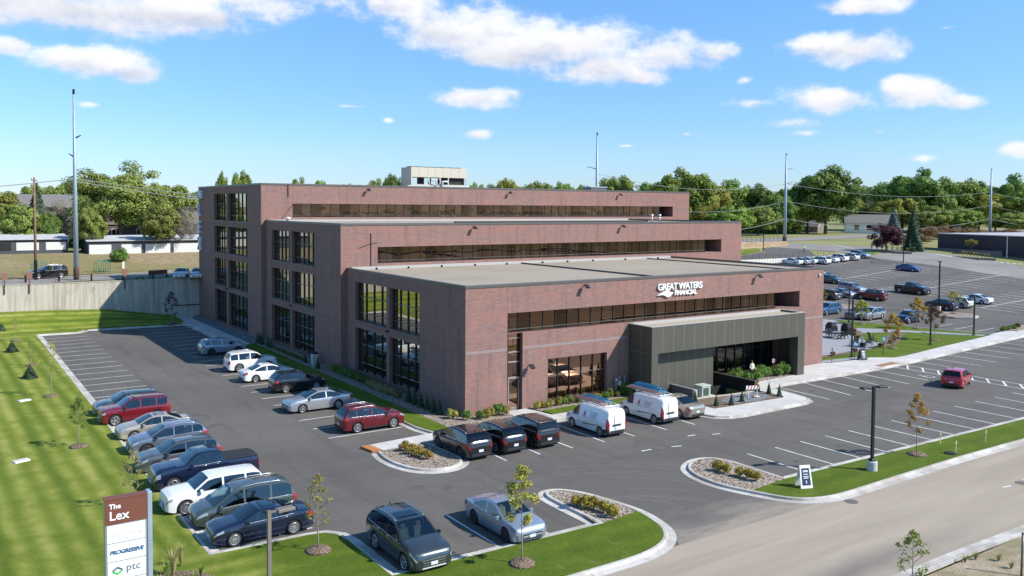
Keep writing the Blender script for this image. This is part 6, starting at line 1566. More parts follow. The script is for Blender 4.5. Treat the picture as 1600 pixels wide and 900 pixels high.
tx('lettering', 'ptc', .50*u, .86*u, STop-3.42*u, mat('slate_letter', (.12, .14, .16), .5))
def chev(flip, m, dz):
    cx_, cz_ = .50*u, STop-3.34*u+dz; s_ = -1 if flip else 1; w = .215*u
    pts = [(-w, -.02*u), (0, .12*u), (w, -.02*u), (w, -.11*u), (.08*u, -.03*u), (0, .01*u), (-.11*u, -.055*u), (-w, -.11*u)]
    pts = [(cx_+s_*a, cz_+s_*b) for a, b in pts]
    MB().add([(a, -.030, b) for a, b in pts], [tuple(range(8))]).build('emblem', m, ts, recalc=False)
chev(False, sl_, .085*u); chev(True, gr, -.075*u)
tx('lettering', 'Lexington Ave N.', .20*u, .55*u, STop-5.0*u, M['letter'], br=True)
def a_frame(x, y, z, ang, h, w, face, label, board):
    t = empty('sandwich_board', (x, y, z), R(ang), label, 'sign'); s = .32
    for sg in (-1, 1):
        b = MB(); n = np.array([0, sg, 0]); vs = [(-w/2, sg*s, 0), (w/2, sg*s, 0), (w/2*.86, sg*.03, h), (-w/2*.86, sg*.03, h)]
        vs2 = [(a, b_-sg*.03, c_) for a, b_, c_ in vs]; b.add(vs+vs2, [(0, 1, 2, 3), (7, 6, 5, 4), (0, 4, 5, 1), (1, 5, 6, 2), (2, 6, 7, 3), (3, 7, 4, 0)])
        o = b.build('board', board, t)
        def P(f, g): return (w*.86*(f-.5)*(1-.14*g)*.96, sg*(s-(s-.03)*g)+sg*.006, h*g)
        MB().add([P(.06, .13), P(.94, .13), P(.94, .88), P(.06, .88)], [(0, 1, 2, 3)]).build('poster', face, o, recalc=False)
        ml = MB()
        def Q(f, g): q = P(f, g); return (q[0], q[1]+sg*.004, q[2])
        for z0, f0, f1 in ((.76, .25, .75), (.71, .2, .8), (.60, .25, .75), (.50, .2, .8), (.43, .26, .74)): ml.add([Q(f0, z0), Q(f1, z0), Q(f1, z0+.032), Q(f0, z0+.032)], [(0, 1, 2, 3)])
        ml.add([Q(.47, .20), Q(.53, .20), Q(.53, .30), Q(.47, .30)], [(0, 1, 2, 3)]); ml.add([Q(.40, .29), Q(.60, .29), Q(.5, .35)], [(0, 1, 2)])
        ml.build('print', M['letter'], o, recalc=False)
    return t
x, y = G(1256, 764); a_frame(x, y, .135, -22, 1.18, .72, mat('navy_poster', (.02, .035, .085), .4), 'white sandwich board with navy posters on the roadside grass', M['white'])
x, y = G(1347, 564); a_frame(x, y, .14, -10, 1.1, .8, mat('chalkboard', (.10, .13, .145), .5), 'dark sandwich board by the patio lamp post', M['blackmetal'])
def plate_sign(x, y, z, h, label, face, w=.32, ph=.45, post=None, symbol=False):
    t = empty('post_sign', (x, y, z), R(-20), label, 'sign'); MB().tube([(0, .03, -.1), (0, .03, h)], .03, 6).build('post', post or M['postbrown'], t)
    MB().bbox(-w/2, -.012, h-ph, w/2, -.001, h, .003).build('plate', face, t)
    if symbol:
        s = MB()
        for k in range(8):
            a, b = k*.55-.9, k*.55-.35; s.add([(.08*math.cos(a)+.01, -.018, h-ph*.62+.08*math.sin(a)), (.08*math.cos(b)+.01, -.018, h-ph*.62+.08*math.sin(b)), (.105*math.cos(b)+.01, -.018, h-ph*.62+.105*math.sin(b)), (.105*math.cos(a)+.01, -.018, h-ph*.62+.105*math.sin(a))], [(0, 1, 2, 3)])
        s.add([(-.02, -.018, h-ph*.55), (.015, -.018, h-ph*.55), (.015, -.018, h-ph*.2), (-.02, -.018, h-ph*.2)], [(0, 1, 2, 3)]); s.build('symbol', M['letter'], t, recalc=False)
    return t
hb = mat('accessible_blue', (.02, .30, .50), .45)
x, y = G(1380.2, 557.5); plate_sign(x, y, .14, 1.95, 'blue accessible parking sign on the lawn left of the gold patio tree', hb, symbol=True, post=M['blackmetal'])
x, y = G(1335.5, 562); plate_sign(x, y, .14, 1.7, 'blue accessible parking sign right beside the chalkboard and lamp post', hb, symbol=True, post=M['blackmetal'])
x, y = G(1300, 569); plate_sign(x, y, .14, 1.5, 'narrow rusty post sign at the right corner of the brick building', mat('rust_plate', (.17, .07, .045), .7), .14, .3)
x, y = G(1208, 590.5); plate_sign(x, y, .15, 1.6, 'small pink and brown post sign in the middle of the green shrubs', mat('faded_pink_plate', (.45, .28, .25), .6), .28, .36)
x, y = G(1238, 584.5); plate_sign(x, y, .15, 1.65, 'small pink and brown post sign at the right end of the green shrubs', mat('faded_pink_plate_two', (.42, .26, .23), .6), .28, .36)

# ------------------------------------------------------------------ area in front of the canopy
w = MB(); w.box(25.2, -4.88, -3, 25.42, -.01, .88)
o = w.build('ramp_wall', M['black']); tag(o, 'black retaining wall stepping out from the entrance beside the grey rock bed', 'wall')
MB().box(25.17, -4.91, .88, 25.45, -.01, .93).build('coping', M['coping'], o); MB().box(25.17, -5.02, -.2, 25.45, -4.885, .90).build('end_pier', M['panel'], o)
w = MB(); w.box(18.62, -4.28, -3, 18.80, -1.82, .80); o = w.build('ramp_wall', mat('grey_wall_panel', (.13, .13, .135), .7)); tag(o, 'grey low wall with a pale end pier behind the tan sedan', 'wall')
MB().box(18.58, -4.28, .80, 18.84, -1.82, .85).build('coping', M['alu'], o); MB().box(18.56, -4.55, -.2, 18.86, -4.285, .84).build('end_pier', M['flash'], o)
tag(MB().box(18.82, -1.86, -2.3, 25.18, -1.81, .09).build('areaway_back_shade', M['black']), kind='structure')  # added black sheet, paints the well's back as dark as deep shade
tag(MB().prism([(18.85, -4.6), (25.15, -4.9), (25.15, -1.82), (18.85, -1.82)], -2.4, -2.2).build('areaway_floor', M['black']), kind='structure')  # floor coloured black as well, the well's darkness put into its colour
gb = noisy('pale_green_cabinet', (.40, .44, .36), (.45, .49, .41), 2, .6); tag(MB().box(18.8, -5.02, -3, 25.2, -4.90, .10).build('areaway_kerb', M['concrete']), kind='structure'); tag(MB().box(18.8, -4.90, -2.3, 21.0, -3.5, .12).build('equipment_pad', M['concrete']), kind='structure')
t = empty('transformer_box', (19.75, -4.25, .12), 0, 'pale green transformer box in the open well between the ramp walls', 'utility box')
MB().bbox(-.50, -.42, 0, .50, .42, .92, .04).build('cabinet', gb, t); MB().bbox(-.54, -.46, .92, .54, .46, .98, .03).build('lid', gb, t); MB().box(-.35, -.43, .15, .28, -.422, .78).build('door', mat('dark_green', (.05, .08, .06), .5), t)
# barricade
t = empty('barricade', (22.9, -6.55, .17), R(-12), 'small striped barricade with an amber light on the grey rock', 'barricade')
for sg in (-1, 1):
    for x in (-.45, .45): MB().bar((x, sg*.28, 0), (x, sg*.02, .95), .05, .04).build('leg', M['alu'], t)
bd_ = MB(); bd_.box(-.6, -.16, .62, .6, -.13, .92); o = bd_.build('board', M['white'], t); st = MB(); orange = mat('barricade_rust_stripe', (.36, .13, .09), .6)
for k in range(4): x = -.55+.3*k; st.add([(x, -.165, .62), (x+.15, -.165, .62), (x+.28, -.165, .92), (x+.13, -.165, .92)], [(0, 1, 2, 3)])
st.build('stripes', orange, o, recalc=False); MB().lathe([(.10, 0), (.10, .16), (.05, .2), (.001, .2)], 10, 'z', (.5, -.14, .93)).build('lamp', mat('amber_lens', (.75, .33, .02), .3), t, smooth=True)
MB().ball((.2, -.35, .06), (.35, .22, .09), 8).build('sandbag', noisy('sandbag', (.45, .34, .27), (.52, .42, .34), 5), t, smooth=True)
# people
SKIN = noisy('skin', (.42, .25, .17), (.46, .28, .20), 5, .6)
def person(x, y, z, ang, h, label, top, legs, vestm=None, hat=None, pose='stand'):
    t = empty('person', (x, y, z), R(ang), label, 'person'); s = h/1.75
    V_ = {'pel': (0, 0, .95, .125), 'wai': (0, 0, 1.10, .115), 'che': (0, .01, 1.32, .145), 'nk': (0, 0, 1.50, .055), 'hd': (0, .02, 1.60, .085), 'ht': (0, .01, 1.70, .075)}
    E_ = [('pel', 'wai'), ('wai', 'che'), ('che', 'nk'), ('nk', 'hd'), ('hd', 'ht')]
    for sd, q in (('l', -1), ('r', 1)):
        V_.update({'sh'+sd: (q*.19, 0, 1.42, .062), 'el'+sd: (q*.26, .03, 1.14, .046), 'wr'+sd: (q*.22, .22, .98, .030), 'pa'+sd: (q*.21, .29, .95, .030),
                   'hi'+sd: (q*.10, 0, .90, .095), 'kn'+sd: (q*.12, .03, .50, .062), 'an'+sd: (q*.12, -.02, .09, .042), 'to'+sd: (q*.14, .15, .04, .038)})
        E_ += [('che', 'sh'+sd), ('sh'+sd, 'el'+sd), ('el'+sd, 'wr'+sd), ('wr'+sd, 'pa'+sd), ('pel', 'hi'+sd), ('hi'+sd, 'kn'+sd), ('kn'+sd, 'an'+sd), ('an'+sd, 'to'+sd)]
        for k in range(5):
            a = (-.035+.0175*k) if k < 4 else .04*-q; l = (.075, .085, .08, .065, .05)[k]
            V_[f'f{k}{sd}'] = (q*.21+a, .29+l*.6, .945-(.0 if k == 4 else .01), .0095); V_[f'g{k}{sd}'] = (q*.21+a, .29+l, .92, .008); E_ += [('pa'+sd, f'f{k}{sd}'), (f'f{k}{sd}', f'g{k}{sd}')]
    ks = list(V_); me = bpy.data.meshes.new('body'); me.from_pydata([tuple(c*s for c in V_[k][:3]) for k in ks], [(ks.index(a), ks.index(b)) for a, b in E_], [])
    o = bpy.data.objects.new('body', me); C.objects.link(o); md = o.modifiers.new('skin', 'SKIN'); md.use_smooth_shade = True
    for i, k in enumerate(ks): r = V_[k][3]*s; me.skin_vertices[0].data[i].radius = (r, r)
    me.skin_vertices[0].data[0].use_root = True; sb = o.modifiers.new('sub', 'SUBSURF'); sb.levels = 1; sb.render_levels = 1
    bpy.context.view_layer.update(); ev = bpy.data.meshes.new_from_object(o.evaluated_get(bpy.context.evaluated_depsgraph_get())); bpy.data.objects.remove(o)
    ev.materials.clear()
    for m in (top, legs, SKIN, M['black']): ev.materials.append(m)
    for p in ev.polygons:
        c = p.center/s; p.material_index = 3 if c.z < .10 else 1 if (c.z < .98 and abs(c.x) < .20 and c.y < .2) else 2 if (c.z > 1.47 or c.y > .17) else 0
        p.use_smooth = True
    o = link('body', ev, t)
    f = MB(); f.ball((-.03*s, .095*s, 1.625*s), .011*s, 6).ball((.03*s, .095*s, 1.625*s), .011*s, 6); f.build('eyes', M['black'], o)
    f = MB(); f.ball((0, .108*s, 1.59*s), (.012*s, .018*s, .022*s), 6); f.ball((-.088*s, .02*s, 1.60*s), (.012*s, .02*s, .03*s), 6); f.ball((.088*s, .02*s, 1.60*s), (.012*s, .02*s, .03*s), 6); f.build('nose_and_ears', SKIN, o, smooth=True)
    f = MB(); f.box(-.025*s, .098*s, 1.552*s, .025*s, .106*s, 1.558*s); f.build('mouth', mat('lips', (.30, .12, .10), .6), o)
    hairm = mat('brown_hair', (.10, .06, .035), .8)
    if hat: MB().lathe([(.125*s, 1.665*s), (.115*s, 1.72*s), (.07*s, 1.78*s), (.001, 1.80*s)], 12).box(-.07*s, .08*s, 1.662*s, .07*s, .19*s, 1.672*s).build('cap', hat, o, smooth=True)
    else: MB().ball((0, -.015*s, 1.665*s), (.098*s, .10*s, .085*s), 10).build('hair', hairm, o, smooth=True)
    if vestm:
        v = MB(); rings = [(.19, .135, 1.0), (.20, .14, 1.15), (.225, .155, 1.32), (.20, .13, 1.44), (.10, .09, 1.49)]; n = 14; vs = []
        for a, b, zz in rings: vs += [(a*s*math.cos(6.283*k/n), b*s*math.sin(6.283*k/n)+.005*s, zz*s) for k in range(n)]
        v.add(vs, [(i*n+k, i*n+(k+1) % n, (i+1)*n+(k+1) % n, (i+1)*n+k) for i in range(len(rings)-1) for k in range(n)]); vv = v.build('vest', vestm, o, smooth=True)
        st = MB(); st.lathe([(.206*s, 1.12*s), (.209*s, 1.17*s)], 14); st.v = [(a, b*.72+.005*s, c) for a, b, c in st.v]; st.build('reflective_band', M['white'], vv)
    return t
hv = mat('hi_vis_lime', (.55, .80, .04), .6); hy_ = mat('hi_vis_pale', (.72, .78, .45), .6); dkc = mat('dark_trousers', (.02, .022, .03), .85); gc = mat('grey_shirt', (.50, .51, .50), .8)
px_, py_ = G(1174.5, 596); person(px_, py_, .15, 170, 1.72, 'person in a pale hi vis vest and dark trousers standing by the green shrubs', gc, dkc, hy_)
px_, py_, pz_ = GT(1256, 394.5); person(px_, py_, pz_+.06, 200, 1.75, 'person in a bright lime hi vis top on the upper drive', hv, dkc, hv, mat('dark_cap', (.03, .04, .03), .7))
# meters, cans, boxes
t = empty('gas_meter', (13.95, -.35, .15), 0, 'grey gas meter with pipes on the brick wall beside the canopy', 'gas meter')
gg = mat('meter_grey', (.40, .44, .46), .5, .3); MB().tube([(0, 0, 0), (0, 0, 1.45), (.35, 0, 1.5), (.35, 0, 1.15)], .04, 8).tube([(.35, 0, .9), (.9, 0, .95), (.9, 0, 1.6), (1.2, .2, 1.6)], .035, 8).tube([(.9, 0, 1.0), (.9, .1, 0)], .035, 8).build('pipes', gg, t, smooth=True)
MB().bbox(.18, -.16, .82, .52, .16, 1.18, .05).build('meter', gg, t); MB().lathe([(.14, 0), (.17, .1), (.14, .2)], 12, 'z', (.02, 0, 1.2)).build('regulator', gg, t, smooth=True)
t = empty('trash_can', (-1.35, 25.9, .155), 0, 'white trash can with a black lid against the shaded side wall', 'trash can')
MB().lathe([(.30, 0), (.33, .95), (.30, .96)], 16).build('bin', M['white'], t, ang=40); MB().lathe([(.345, .955), (.345, 1.02), (.22, 1.14), (.001, 1.16)], 16).build('lid', M['black'], t, ang=40)
t = empty('utility_pedestal', (-1.75, 25.0, .155), 0, 'slim pale green pedestal beside the white trash can', 'utility box'); MB().bbox(-.14, -.14, 0, .14, .14, .95, .03).build('cabinet', gb, t); MB().bbox(-.16, -.16, .95, .16, .16, 1.0, .02).build('lid', gb, t)
# outdoor furniture
bkf = mat('grill_cover_black', (.012, .012, .013), .75)
for px, py, lab in ((1299, 521, 'black covered grill nearest the brick wall on the patio'), (1323.5, 523, 'black covered grill behind the patio lamp post')):
    x, y, z = GT(px, py, f=low); t = empty('covered_grill', (x, y, z+.14), R(60), lab, 'grill', 'covered grills on the patio')
    f = MB(); f.add([(-.95, -.42, 0), (.95, -.42, 0), (.95, .42, 0), (-.95, .42, 0), (-.9, -.36, .85), (.9, -.36, .85), (.9, .36, .85), (-.9, .36, .85), (-.5, -.26, 1.22), (.5, -.26, 1.22), (.5, .22, 1.22), (-.5, .22, 1.22)],
          [(k, (k+1) % 4, 4+(k+1) % 4, 4+k) for k in range(4)]+[(4+k, 4+(k+1) % 4, 8+(k+1) % 4, 8+k) for k in range(4)]+[(8, 9, 10, 11)]); f.build('cover', bkf, t)
    MB().box(-.2, -.3, 1.221, .2, -.1, 1.235).build('strap', M['alu'], t)
def chair(x, y, z, ang, label, lounge=False, group='patio chairs'):
    t = empty('patio_chair', (x, y, z), R(ang), label, 'chair', group); k = 1.25 if lounge else 1.0
    s = MB(); s.add([(-.28*k, -.25*k, .40), (.28*k, -.25*k, .40), (.28*k, .25*k, .34), (-.28*k, .25*k, .34), (-.28*k, -.25*k, .44), (.28*k, -.25*k, .44), (.28*k, .25*k, .38), (-.28*k, .25*k, .38)], [(0, 1, 2, 3), (7, 6, 5, 4), (0, 4, 5, 1), (1, 5, 6, 2), (2, 6, 7, 3), (3, 7, 4, 0)]); s.build('seat', M['blackmetal'], t)
    b = MB()
    for q in range(5): xx = (-.22+.11*q)*k; b.bar((xx, .22*k, .38), (xx, .42*k, 1.0*k), .085*k, .025)
    b.build('backrest', M['blackmetal'], t)
    for sx in (-.26, .26):
        MB().bar((sx*k, -.24*k, 0), (sx*k, -.2*k, .42), .05, .05).build('leg', M['blackmetal'], t); MB().bar((sx*k, .36*k, 0), (sx*k, .2*k, .42), .05, .05).build('leg', M['blackmetal'], t)
        MB().bar((sx*1.1*k, -.28*k, .60), (sx*1.1*k, .33*k, .62), .08, .03).build('armrest', M['blackmetal'], t)
x, y, z = GT(1307, 530, f=low); z += .14; t = empty('patio_table', (x, y, z), R(20), 'dark metal table among four chairs on the patio', 'table')
MB().bbox(-.75, -.45, .71, .75, .45, .745, .01).build('tabletop', mat('table_grey', (.20, .21, .21), .4, .4), t)
for sx in (-.62, .62):
    for sy in (-.35, .35): MB().box(sx-.03, sy-.03, 0, sx+.03, sy+.03, .71).build('leg', M['blackmetal'], t)
for dx, dy, a, l in ((-.35, -.75, 180, 'patio chair on the near side of the dark table, closer to the brick wall'), (.45, -.75, 175, 'patio chair on the near side of the dark table, closer to the lamp post'), (-.35, .75, 0, 'patio chair on the far side of the dark table by the first grill'), (.45, .8, 10, 'patio chair on the far side of the dark table by the second grill')):
    chair(x+dx, y+dy, z, a, l)
x, y, z = GT(1334, 542.5, f=low); chair(x, y, z+.14, 160, 'black lounge chair left of the white fire column, beside the blue sign', True)
x, y, z = GT(1357, 541, f=low); chair(x, y, z+.14, 205, 'black lounge chair right of the white fire column', True)
x, y, z = GT(1363.5, 538, f=low); chair(x, y, z+.14, 60, 'black lounge chair farthest right on the patio', True)
x, y, z = GT(1347.5, 543, f=low); t = empty('fire_column', (x, y, z+.14), 0, 'small white column on a dark base between the lounge chairs', 'heater'); MB().lathe([(.3, 0), (.3, .4), (.12, .42)], 12).build('base', M['blackmetal'], t, ang=40); MB().lathe([(.13, .42), (.13, 1.05), (.001, 1.06)], 12).build('column', M['white'], t, ang=40)
# lawn bits
for px, py, lab in ((38, 629, 'pale flat box cover in the lawn by the small spruce trees'), (33, 724.5, 'pale flat box cover in the lawn nearer the tall tenant sign')):
    x, y = G(px, py); t = empty('valve_box', (x, y, .13), R(20), lab, 'box cover', 'box covers in the lawn'); MB().bbox(-.42, -.24, 0, .42, .24, .10, .02).build('body', M['white'], t); MB().box(-.36, -.18, .10, .36, .18, .108).build('lid', M['concrete'], t)
for px, py, lab in ((1493, 712, 'thin wooden stake in the roadside grass near the far sapling'), (1539.5, 694, 'thin wooden stake farthest along the roadside grass'), (1469, 697, 'thin pale stake at the edge of the lot by the gold tree')):
    x, y = G(px, py); o = MB().bar((x, y, .1), (x+.05, y, .95), .05, .02).bar((x-.03, y, .80), (x+.12, y, .80), .012, .10).build('stake', noisy('raw_wood', (.45, .37, .26), (.52, .44, .32), 6)); tag(o, lab, 'stake', 'survey stakes')
x, y = G(1485, 712); t = empty('drain_cover', (x, y, .135), 0, 'small black drain inlet beside the wooden stake', 'drain'); MB().lathe([(.35, 0), (.35, .06), (.28, .08)], 14).build('ring', M['black'], t); MB().lathe([(.27, .07), (.001, .075)], 12).build('grate', M['blackmetal'], t)
x, y = G(1590, 905); t = empty('fence_post', (x+.3, y, .05), 0, 'grey metal fence post at the lower right corner', 'fence post'); MB().tube([(0, 0, -.1), (.25, .1, 1.7)], .045, 8).build('post', M['coping'], t, smooth=True); MB().ball((.25, .1, 1.72), .06, 8).build('cap', M['coping'], t, smooth=True)
# rooftop equipment
x0, x1, yf, yb = 26.6, 36.1, 60, 63.2; z0 = H3-.15
t = empty('rooftop_chiller', ((x0+x1)/2, (yf+yb)/2, z0), 0, 'beige rooftop chiller on a steel frame above the rear block', 'chiller'); hw, hd = (x1-x0)/2, (yb-yf)/2
bg = mat('chiller_beige', (.50, .46, .37), .6); MB().box(-hw, -hd, 2.0, hw, hd, 3.45).build('casing', bg, t)
fr = MB()
for xx in (-hw, -hw*.41, 0.05, hw*.30, hw-.16): fr.box(xx, -hd, .95, xx+.16, -hd+.12, 2.0); fr.box(xx, hd-.12, .95, xx+.16, hd, 2.0)
fr.box(-hw, -hd, .80, hw, -hd+.14, .95); fr.box(-hw, hd-.14, .80, hw, hd, .95); fr.box(-hw, -hd+.14, .80, -hw+.1, hd-.14, 2.0); fr.build('frame', bg, t)
sm = MB()
for k in range(1, 7): xx = -hw+2*hw*k/7; sm.box(xx-.02, -hd-.012, 2.02, xx+.02, -hd, 3.42)
sm.build('panel_seam', M['flash'], t)
cl = MB(); cl.box(hw*.35, -hd+.5, .95, hw-.2, hd-.3, 1.98); cl.build('compressor', M['black'], t); MB().box(-hw*.5, -hd+.9, .95, -hw*.45, hd-.5, 1.98).build('divider', M['black'], t); MB().tube([(0, -hd+.5, 1.4), (hw*.3, -hd+.5, 1.4)], .3, 10).build('tank', M['black'], t)
fn = MB()
for k in range(7): fn.lathe([(.55, 0), (.58, .16), (.5, .16), (.5, .02)], 14, 'z', (-hw+.75+k*1.33, 0, 3.45))
fn.build('fan_ring', M['coping'], t)
pp = MB(); pp.box(-hw-.6, -hd-.3, .45, hw+.3, -hd-.1, .78); pp.box(-hw-.6, hd+.1, .45, hw+.3, hd+.3, .78)
for xx in (-hw-.3, -hw*.3, hw*.25, hw): pp.box(xx, -hd-.3, 0, xx+.2, -hd-.1, .45); pp.box(xx, hd+.1, 0, xx+.2, hd+.3, .45)
pp.tube([(-.8, -hd-.5, .2), (-.8, -hd-.5, 1.5), (-1.6, -hd-.3, 1.6)], .16, 8); pp.tube([(.2, -hd-.5, .2), (.2, -hd-.5, 1.4), (1.2, -hd-.2, 1.4)], .16, 8); pp.build('steel_base', mat('pale_steel', (.52, .56, .58), .5, .3), t)
MB().tube([(37, 61, H3+.35), (52, 61, H3+.35), (52, 61, H3-.1)], .09, 6).tube([(40, 61, H3-.2), (40, 61, H3+.35)], .05, 5).tube([(46, 61, H3-.2), (46, 61, H3+.35)], .05, 5).build('roof_pipe', M['flash'], r3)
a = ray(990, 299); 
xd, yd = 62.8, 51.5; t = empty('satellite_dish', (xd, yd, H3-.16), R(-20), 'round white satellite dish at the right end of the rear roof', 'satellite dish')
MB().tube([(0, 0, 0), (0, 0, .9)], .05, 8).build('mast', M['alu'], t)
dm = MB(); pr_ = [(.001, 0), (.25, .03), (.45, .10), (.55, .17), (.55, .19), (.45, .13), (.001, .03)]; dm.lathe(pr_, 20, 'y'); o = dm.build('reflector', M['white'], t, smooth=True); o.location = (0, -.05, 1.0); o.rotation_euler = (R(-20), 0, math.pi)
MB().tube([(0, -.05, .95), (0, -.75, 1.15)], .025, 5).ball((0, -.78, 1.17), .06, 6).build('feed_arm', M['alu'], t)
for px, lab in ((1018.5, 'pale roof vent pipe, left of the pair on the middle roof'), (1030.5, 'pale roof vent pipe, right of the pair on the middle roof')):
    x, y = G(px, 346, H2-.1); y = min(y, Y2-1.2); t = empty('roof_vent', (x, y, H2-.16), 0, lab, 'vent', 'vent pipes on the middle roof')
    MB().lathe([(.12, 0), (.12, .75)], 10).build('pipe', M['alu'], t, smooth=True); MB().lathe([(.2, .70), (.22, .85), (.15, 1.0), (.001, 1.02)], 10).build('cowl', M['alu'], t, smooth=True)
t = empty('roof_hatch', (53, 50, H3-.16), 0, 'low grey roof hatch behind the parapet left of the satellite dish', 'roof hatch'); MB().bbox(-1.6, -1.0, 0, 1.6, 1.0, .75, .05).build('curb', M['coping'], t); MB().bbox(-1.7, -1.1, .75, 1.7, 1.1, .88, .05).build('lid', M['alu'], t)
x, y = G(463, 342, H2-.1); t = empty('roof_vent', (1.4, 40.9, H2-.16), 0, 'small white cap vent at the left end of the middle roof', 'vent'); MB().lathe([(.2, 0), (.2, .35)], 12).build('pipe', M['flash'], t, smooth=True); MB().lathe([(.3, .33), (.3, .45), (.001, .55)], 12).build('cowl', M['white'], t, smooth=True)
# ------------------------------------------------------------------ planting near the lots
YT = young_tree
def yt(px, py, top, w, m, label, z=.135, **kw):
    x, y = G(px, py, z); return YT(x, y, z, HZ(x, y, top)-z, w, M[m], label, **kw)
yt(815, 880, 722, 1.55, 'leaf_lime', 'lime gold young tree in a mulch ring beside the light blue sedan', nleaf=1100, lsize=.15, seed=11, trunk=.33)
yt(497, 860, 737, 1.35, 'leaf_lime', 'sparse pale young tree in the grass corner beside the dark blue sedan', nleaf=330, lsize=.12, seed=12, trunk=.3)
yt(1432, 710, 611, 1.4, 'leaf_autumn', 'young tree with brown gold autumn leaves on the roadside grass', nleaf=620, lsize=.15, seed=13, trunk=.3)
yt(123, 698, 618, 1.25, 'leaf_deep', 'green sapling in a mulch ring left of the red boxy SUV', nleaf=420, lsize=.14, seed=14, trunk=.32, rad=.026)
yt(80, 619, 532, 1.5, 'leaf_lime', 'thin yellowing sapling at the edge of the empty stalls', nleaf=300, lsize=.13, seed=15, trunk=.35, rad=.026)
yt(207, 792, 700, 1.3, 'leaf_straw', 'nearly bare sapling behind the tenant sign by the navy pickup', nleaf=170, lsize=.13, seed=16, trunk=.25, rad=.024)
yt(49, 571, 535, .9, 'leaf_olive', 'thin faint sapling between the two small spruces in the lawn', nleaf=130, lsize=.11, seed=17, rad=.02)
yt(24, 533, 492, .9, 'leaf_straw', 'thin bare sapling farthest up the lawn by the first spruce', nleaf=110, lsize=.11, seed=18, rad=.02)
yt(268, 505, 454, 1.9, 'leaf_purple', 'small purple tree in front of the shaded part of the concrete wall', z=.3, nleaf=520, lsize=.16, seed=19, trunk=.2)
for px, py, top, lab in ((47, 591, 567, 'dark dwarf spruce in the lawn nearest the empty stalls'), (19, 550, 530, 'dark dwarf spruce in the middle of the lawn row'), (2, 521, 502, 'dark dwarf spruce cut by the left edge of the photo')):
    x, y = G(px, py, .13); h = HZ(x, y, top)-.13; conifer(x, y, .13, h*.92, h*.95, SPRS, lab, 'dwarf spruces in the lawn')
# patio trees
for px, py, top, w, m, lab, sd in ((1394.5, 546, 489, 1.9, 'leaf_autumn', 'gold leaved patio tree right of the blue sign', 21), (1432.5, 515, 463, 2.0, 'leaf_autumn', 'gold green patio tree in front of the navy SUV', 22), (1460, 533, 478, 2.1, 'leaf_rust', 'brown leaved patio tree behind the black lamp post', 23),
        (1346, 508, 468, 1.9, 'leaf_lime', 'yellow green patio tree in front of the silver grey SUV', 24), (1283, 486, 448, 1.6, 'leaf_olive', 'green young tree at the right edge of the brick front', 25)):
    x, y, z = GT(px, py, f=low); z += .13; YT(x, y, z, HZ(x, y, top)-z, w, M[m], lab, nleaf=1500, lsize=.17, trunk=.28, seed=sd, rad=.04)
x, y, z = GT(1490, 492, f=low); YT(x, y, z+.2, HZ(x, y, 455)-z-.2, 2.0, M['leaf_lime'], 'pale young tree on the rock island in the upper lot', nleaf=420, lsize=.2, seed=26)
x, y, z = GT(1517, 395); YT(x, y, z, HZ(x, y, 375)-z, 2.6, M['leaf_lime'], 'yellow green young tree in front of the dark brick building', nleaf=700, lsize=.3, seed=27, rad=.05)
x, y = G(1425, 930); YT(x, y, .06, HZ(x, y, 828), 1.25, M['leaf_olive'], 'sapling with sparse green leaves on the near dirt verge', nleaf=190, lsize=.17, seed=28, trunk=.2, mulch=False)
# gold shrubs in the islands
k = 0
for pts, where in ((((632, 703), (643, 708), (655, 712), (668, 716)), 'island by the walkway'), (((901, 789), (914, 791), (928, 794), (943, 799), (958, 806)), 'near island beside the light blue sedan'), (((1122, 734), (1136, 738), (1155, 743), (1170, 746), (1181, 750)), 'right hand island')):
    for i, (px, py) in enumerate(pts):
        x, y = G(px, py, .2); shrub(x, y, .14, .42, .78, 'leaf_gold', f'{ORD[i]} golden shrub from the left in the {where}', 'golden shrubs in the islands')
# shrubs and perennials around the building
i = 0
for x, y, r, h, key in ((-.9, .2, .5, .9, 'leaf_lime'), (-.3, -.7, .4, .95, 'leaf_bright'), (.7, -1.0, .5, .8, 'leaf_bright'), (1.5, -.8, .5, 1.0, 'leaf_lime'), (2.3, -.8, .5, 1.2, 'leaf_bright'), (2.9, -1.0, .4, 1.0, 'leaf_lime')):
    shrub(x, y, .15, r, h, key, f'{ORD[i]} yellow green shrub from the left at the sunlit brick corner', 'shrubs at the brick corner'); i += 1
i = 0
for k in range(14):
    x = 5.9+.66*k; key = ['leaf_lime', 'leaf_lime', 'leaf_lime', 'leaf_olive', 'leaf_olive', 'leaf_bright', 'leaf_olive'][min(6, k//2)] if k < 4 else rnd.choice(['leaf_olive', 'leaf_bright', 'leaf_olive', 'leaf_rust'])
    shrub(x, -.62+rnd.uniform(-.15, .1), .15, rnd.uniform(.34, .46), rnd.uniform(.55, .95), key, f'{ORD[k]} low shrub from the door along the large front window', 'shrubs under the front window')
shrub(14.9, -.75, .15, .75, 1.35, 'leaf_bright', 'bright leafy shrub covering the gas meter', dense=True); shrub(15.9, -3.3, .13, .6, .8, 'leaf_deep', 'dark shrub in the shade at the foot of the canopy wall', dense=True)
for k in range(9):
    shrub(25.95+.98*k, -1.75+.25*math.sin(k*1.7), .15, .68, 1.25+.25*math.sin(k*2.1), 'leaf_bright', f'{ORD[k]} leafy green shrub from the black wall in front of the entrance glass', 'green shrubs at the entrance', dense=True)
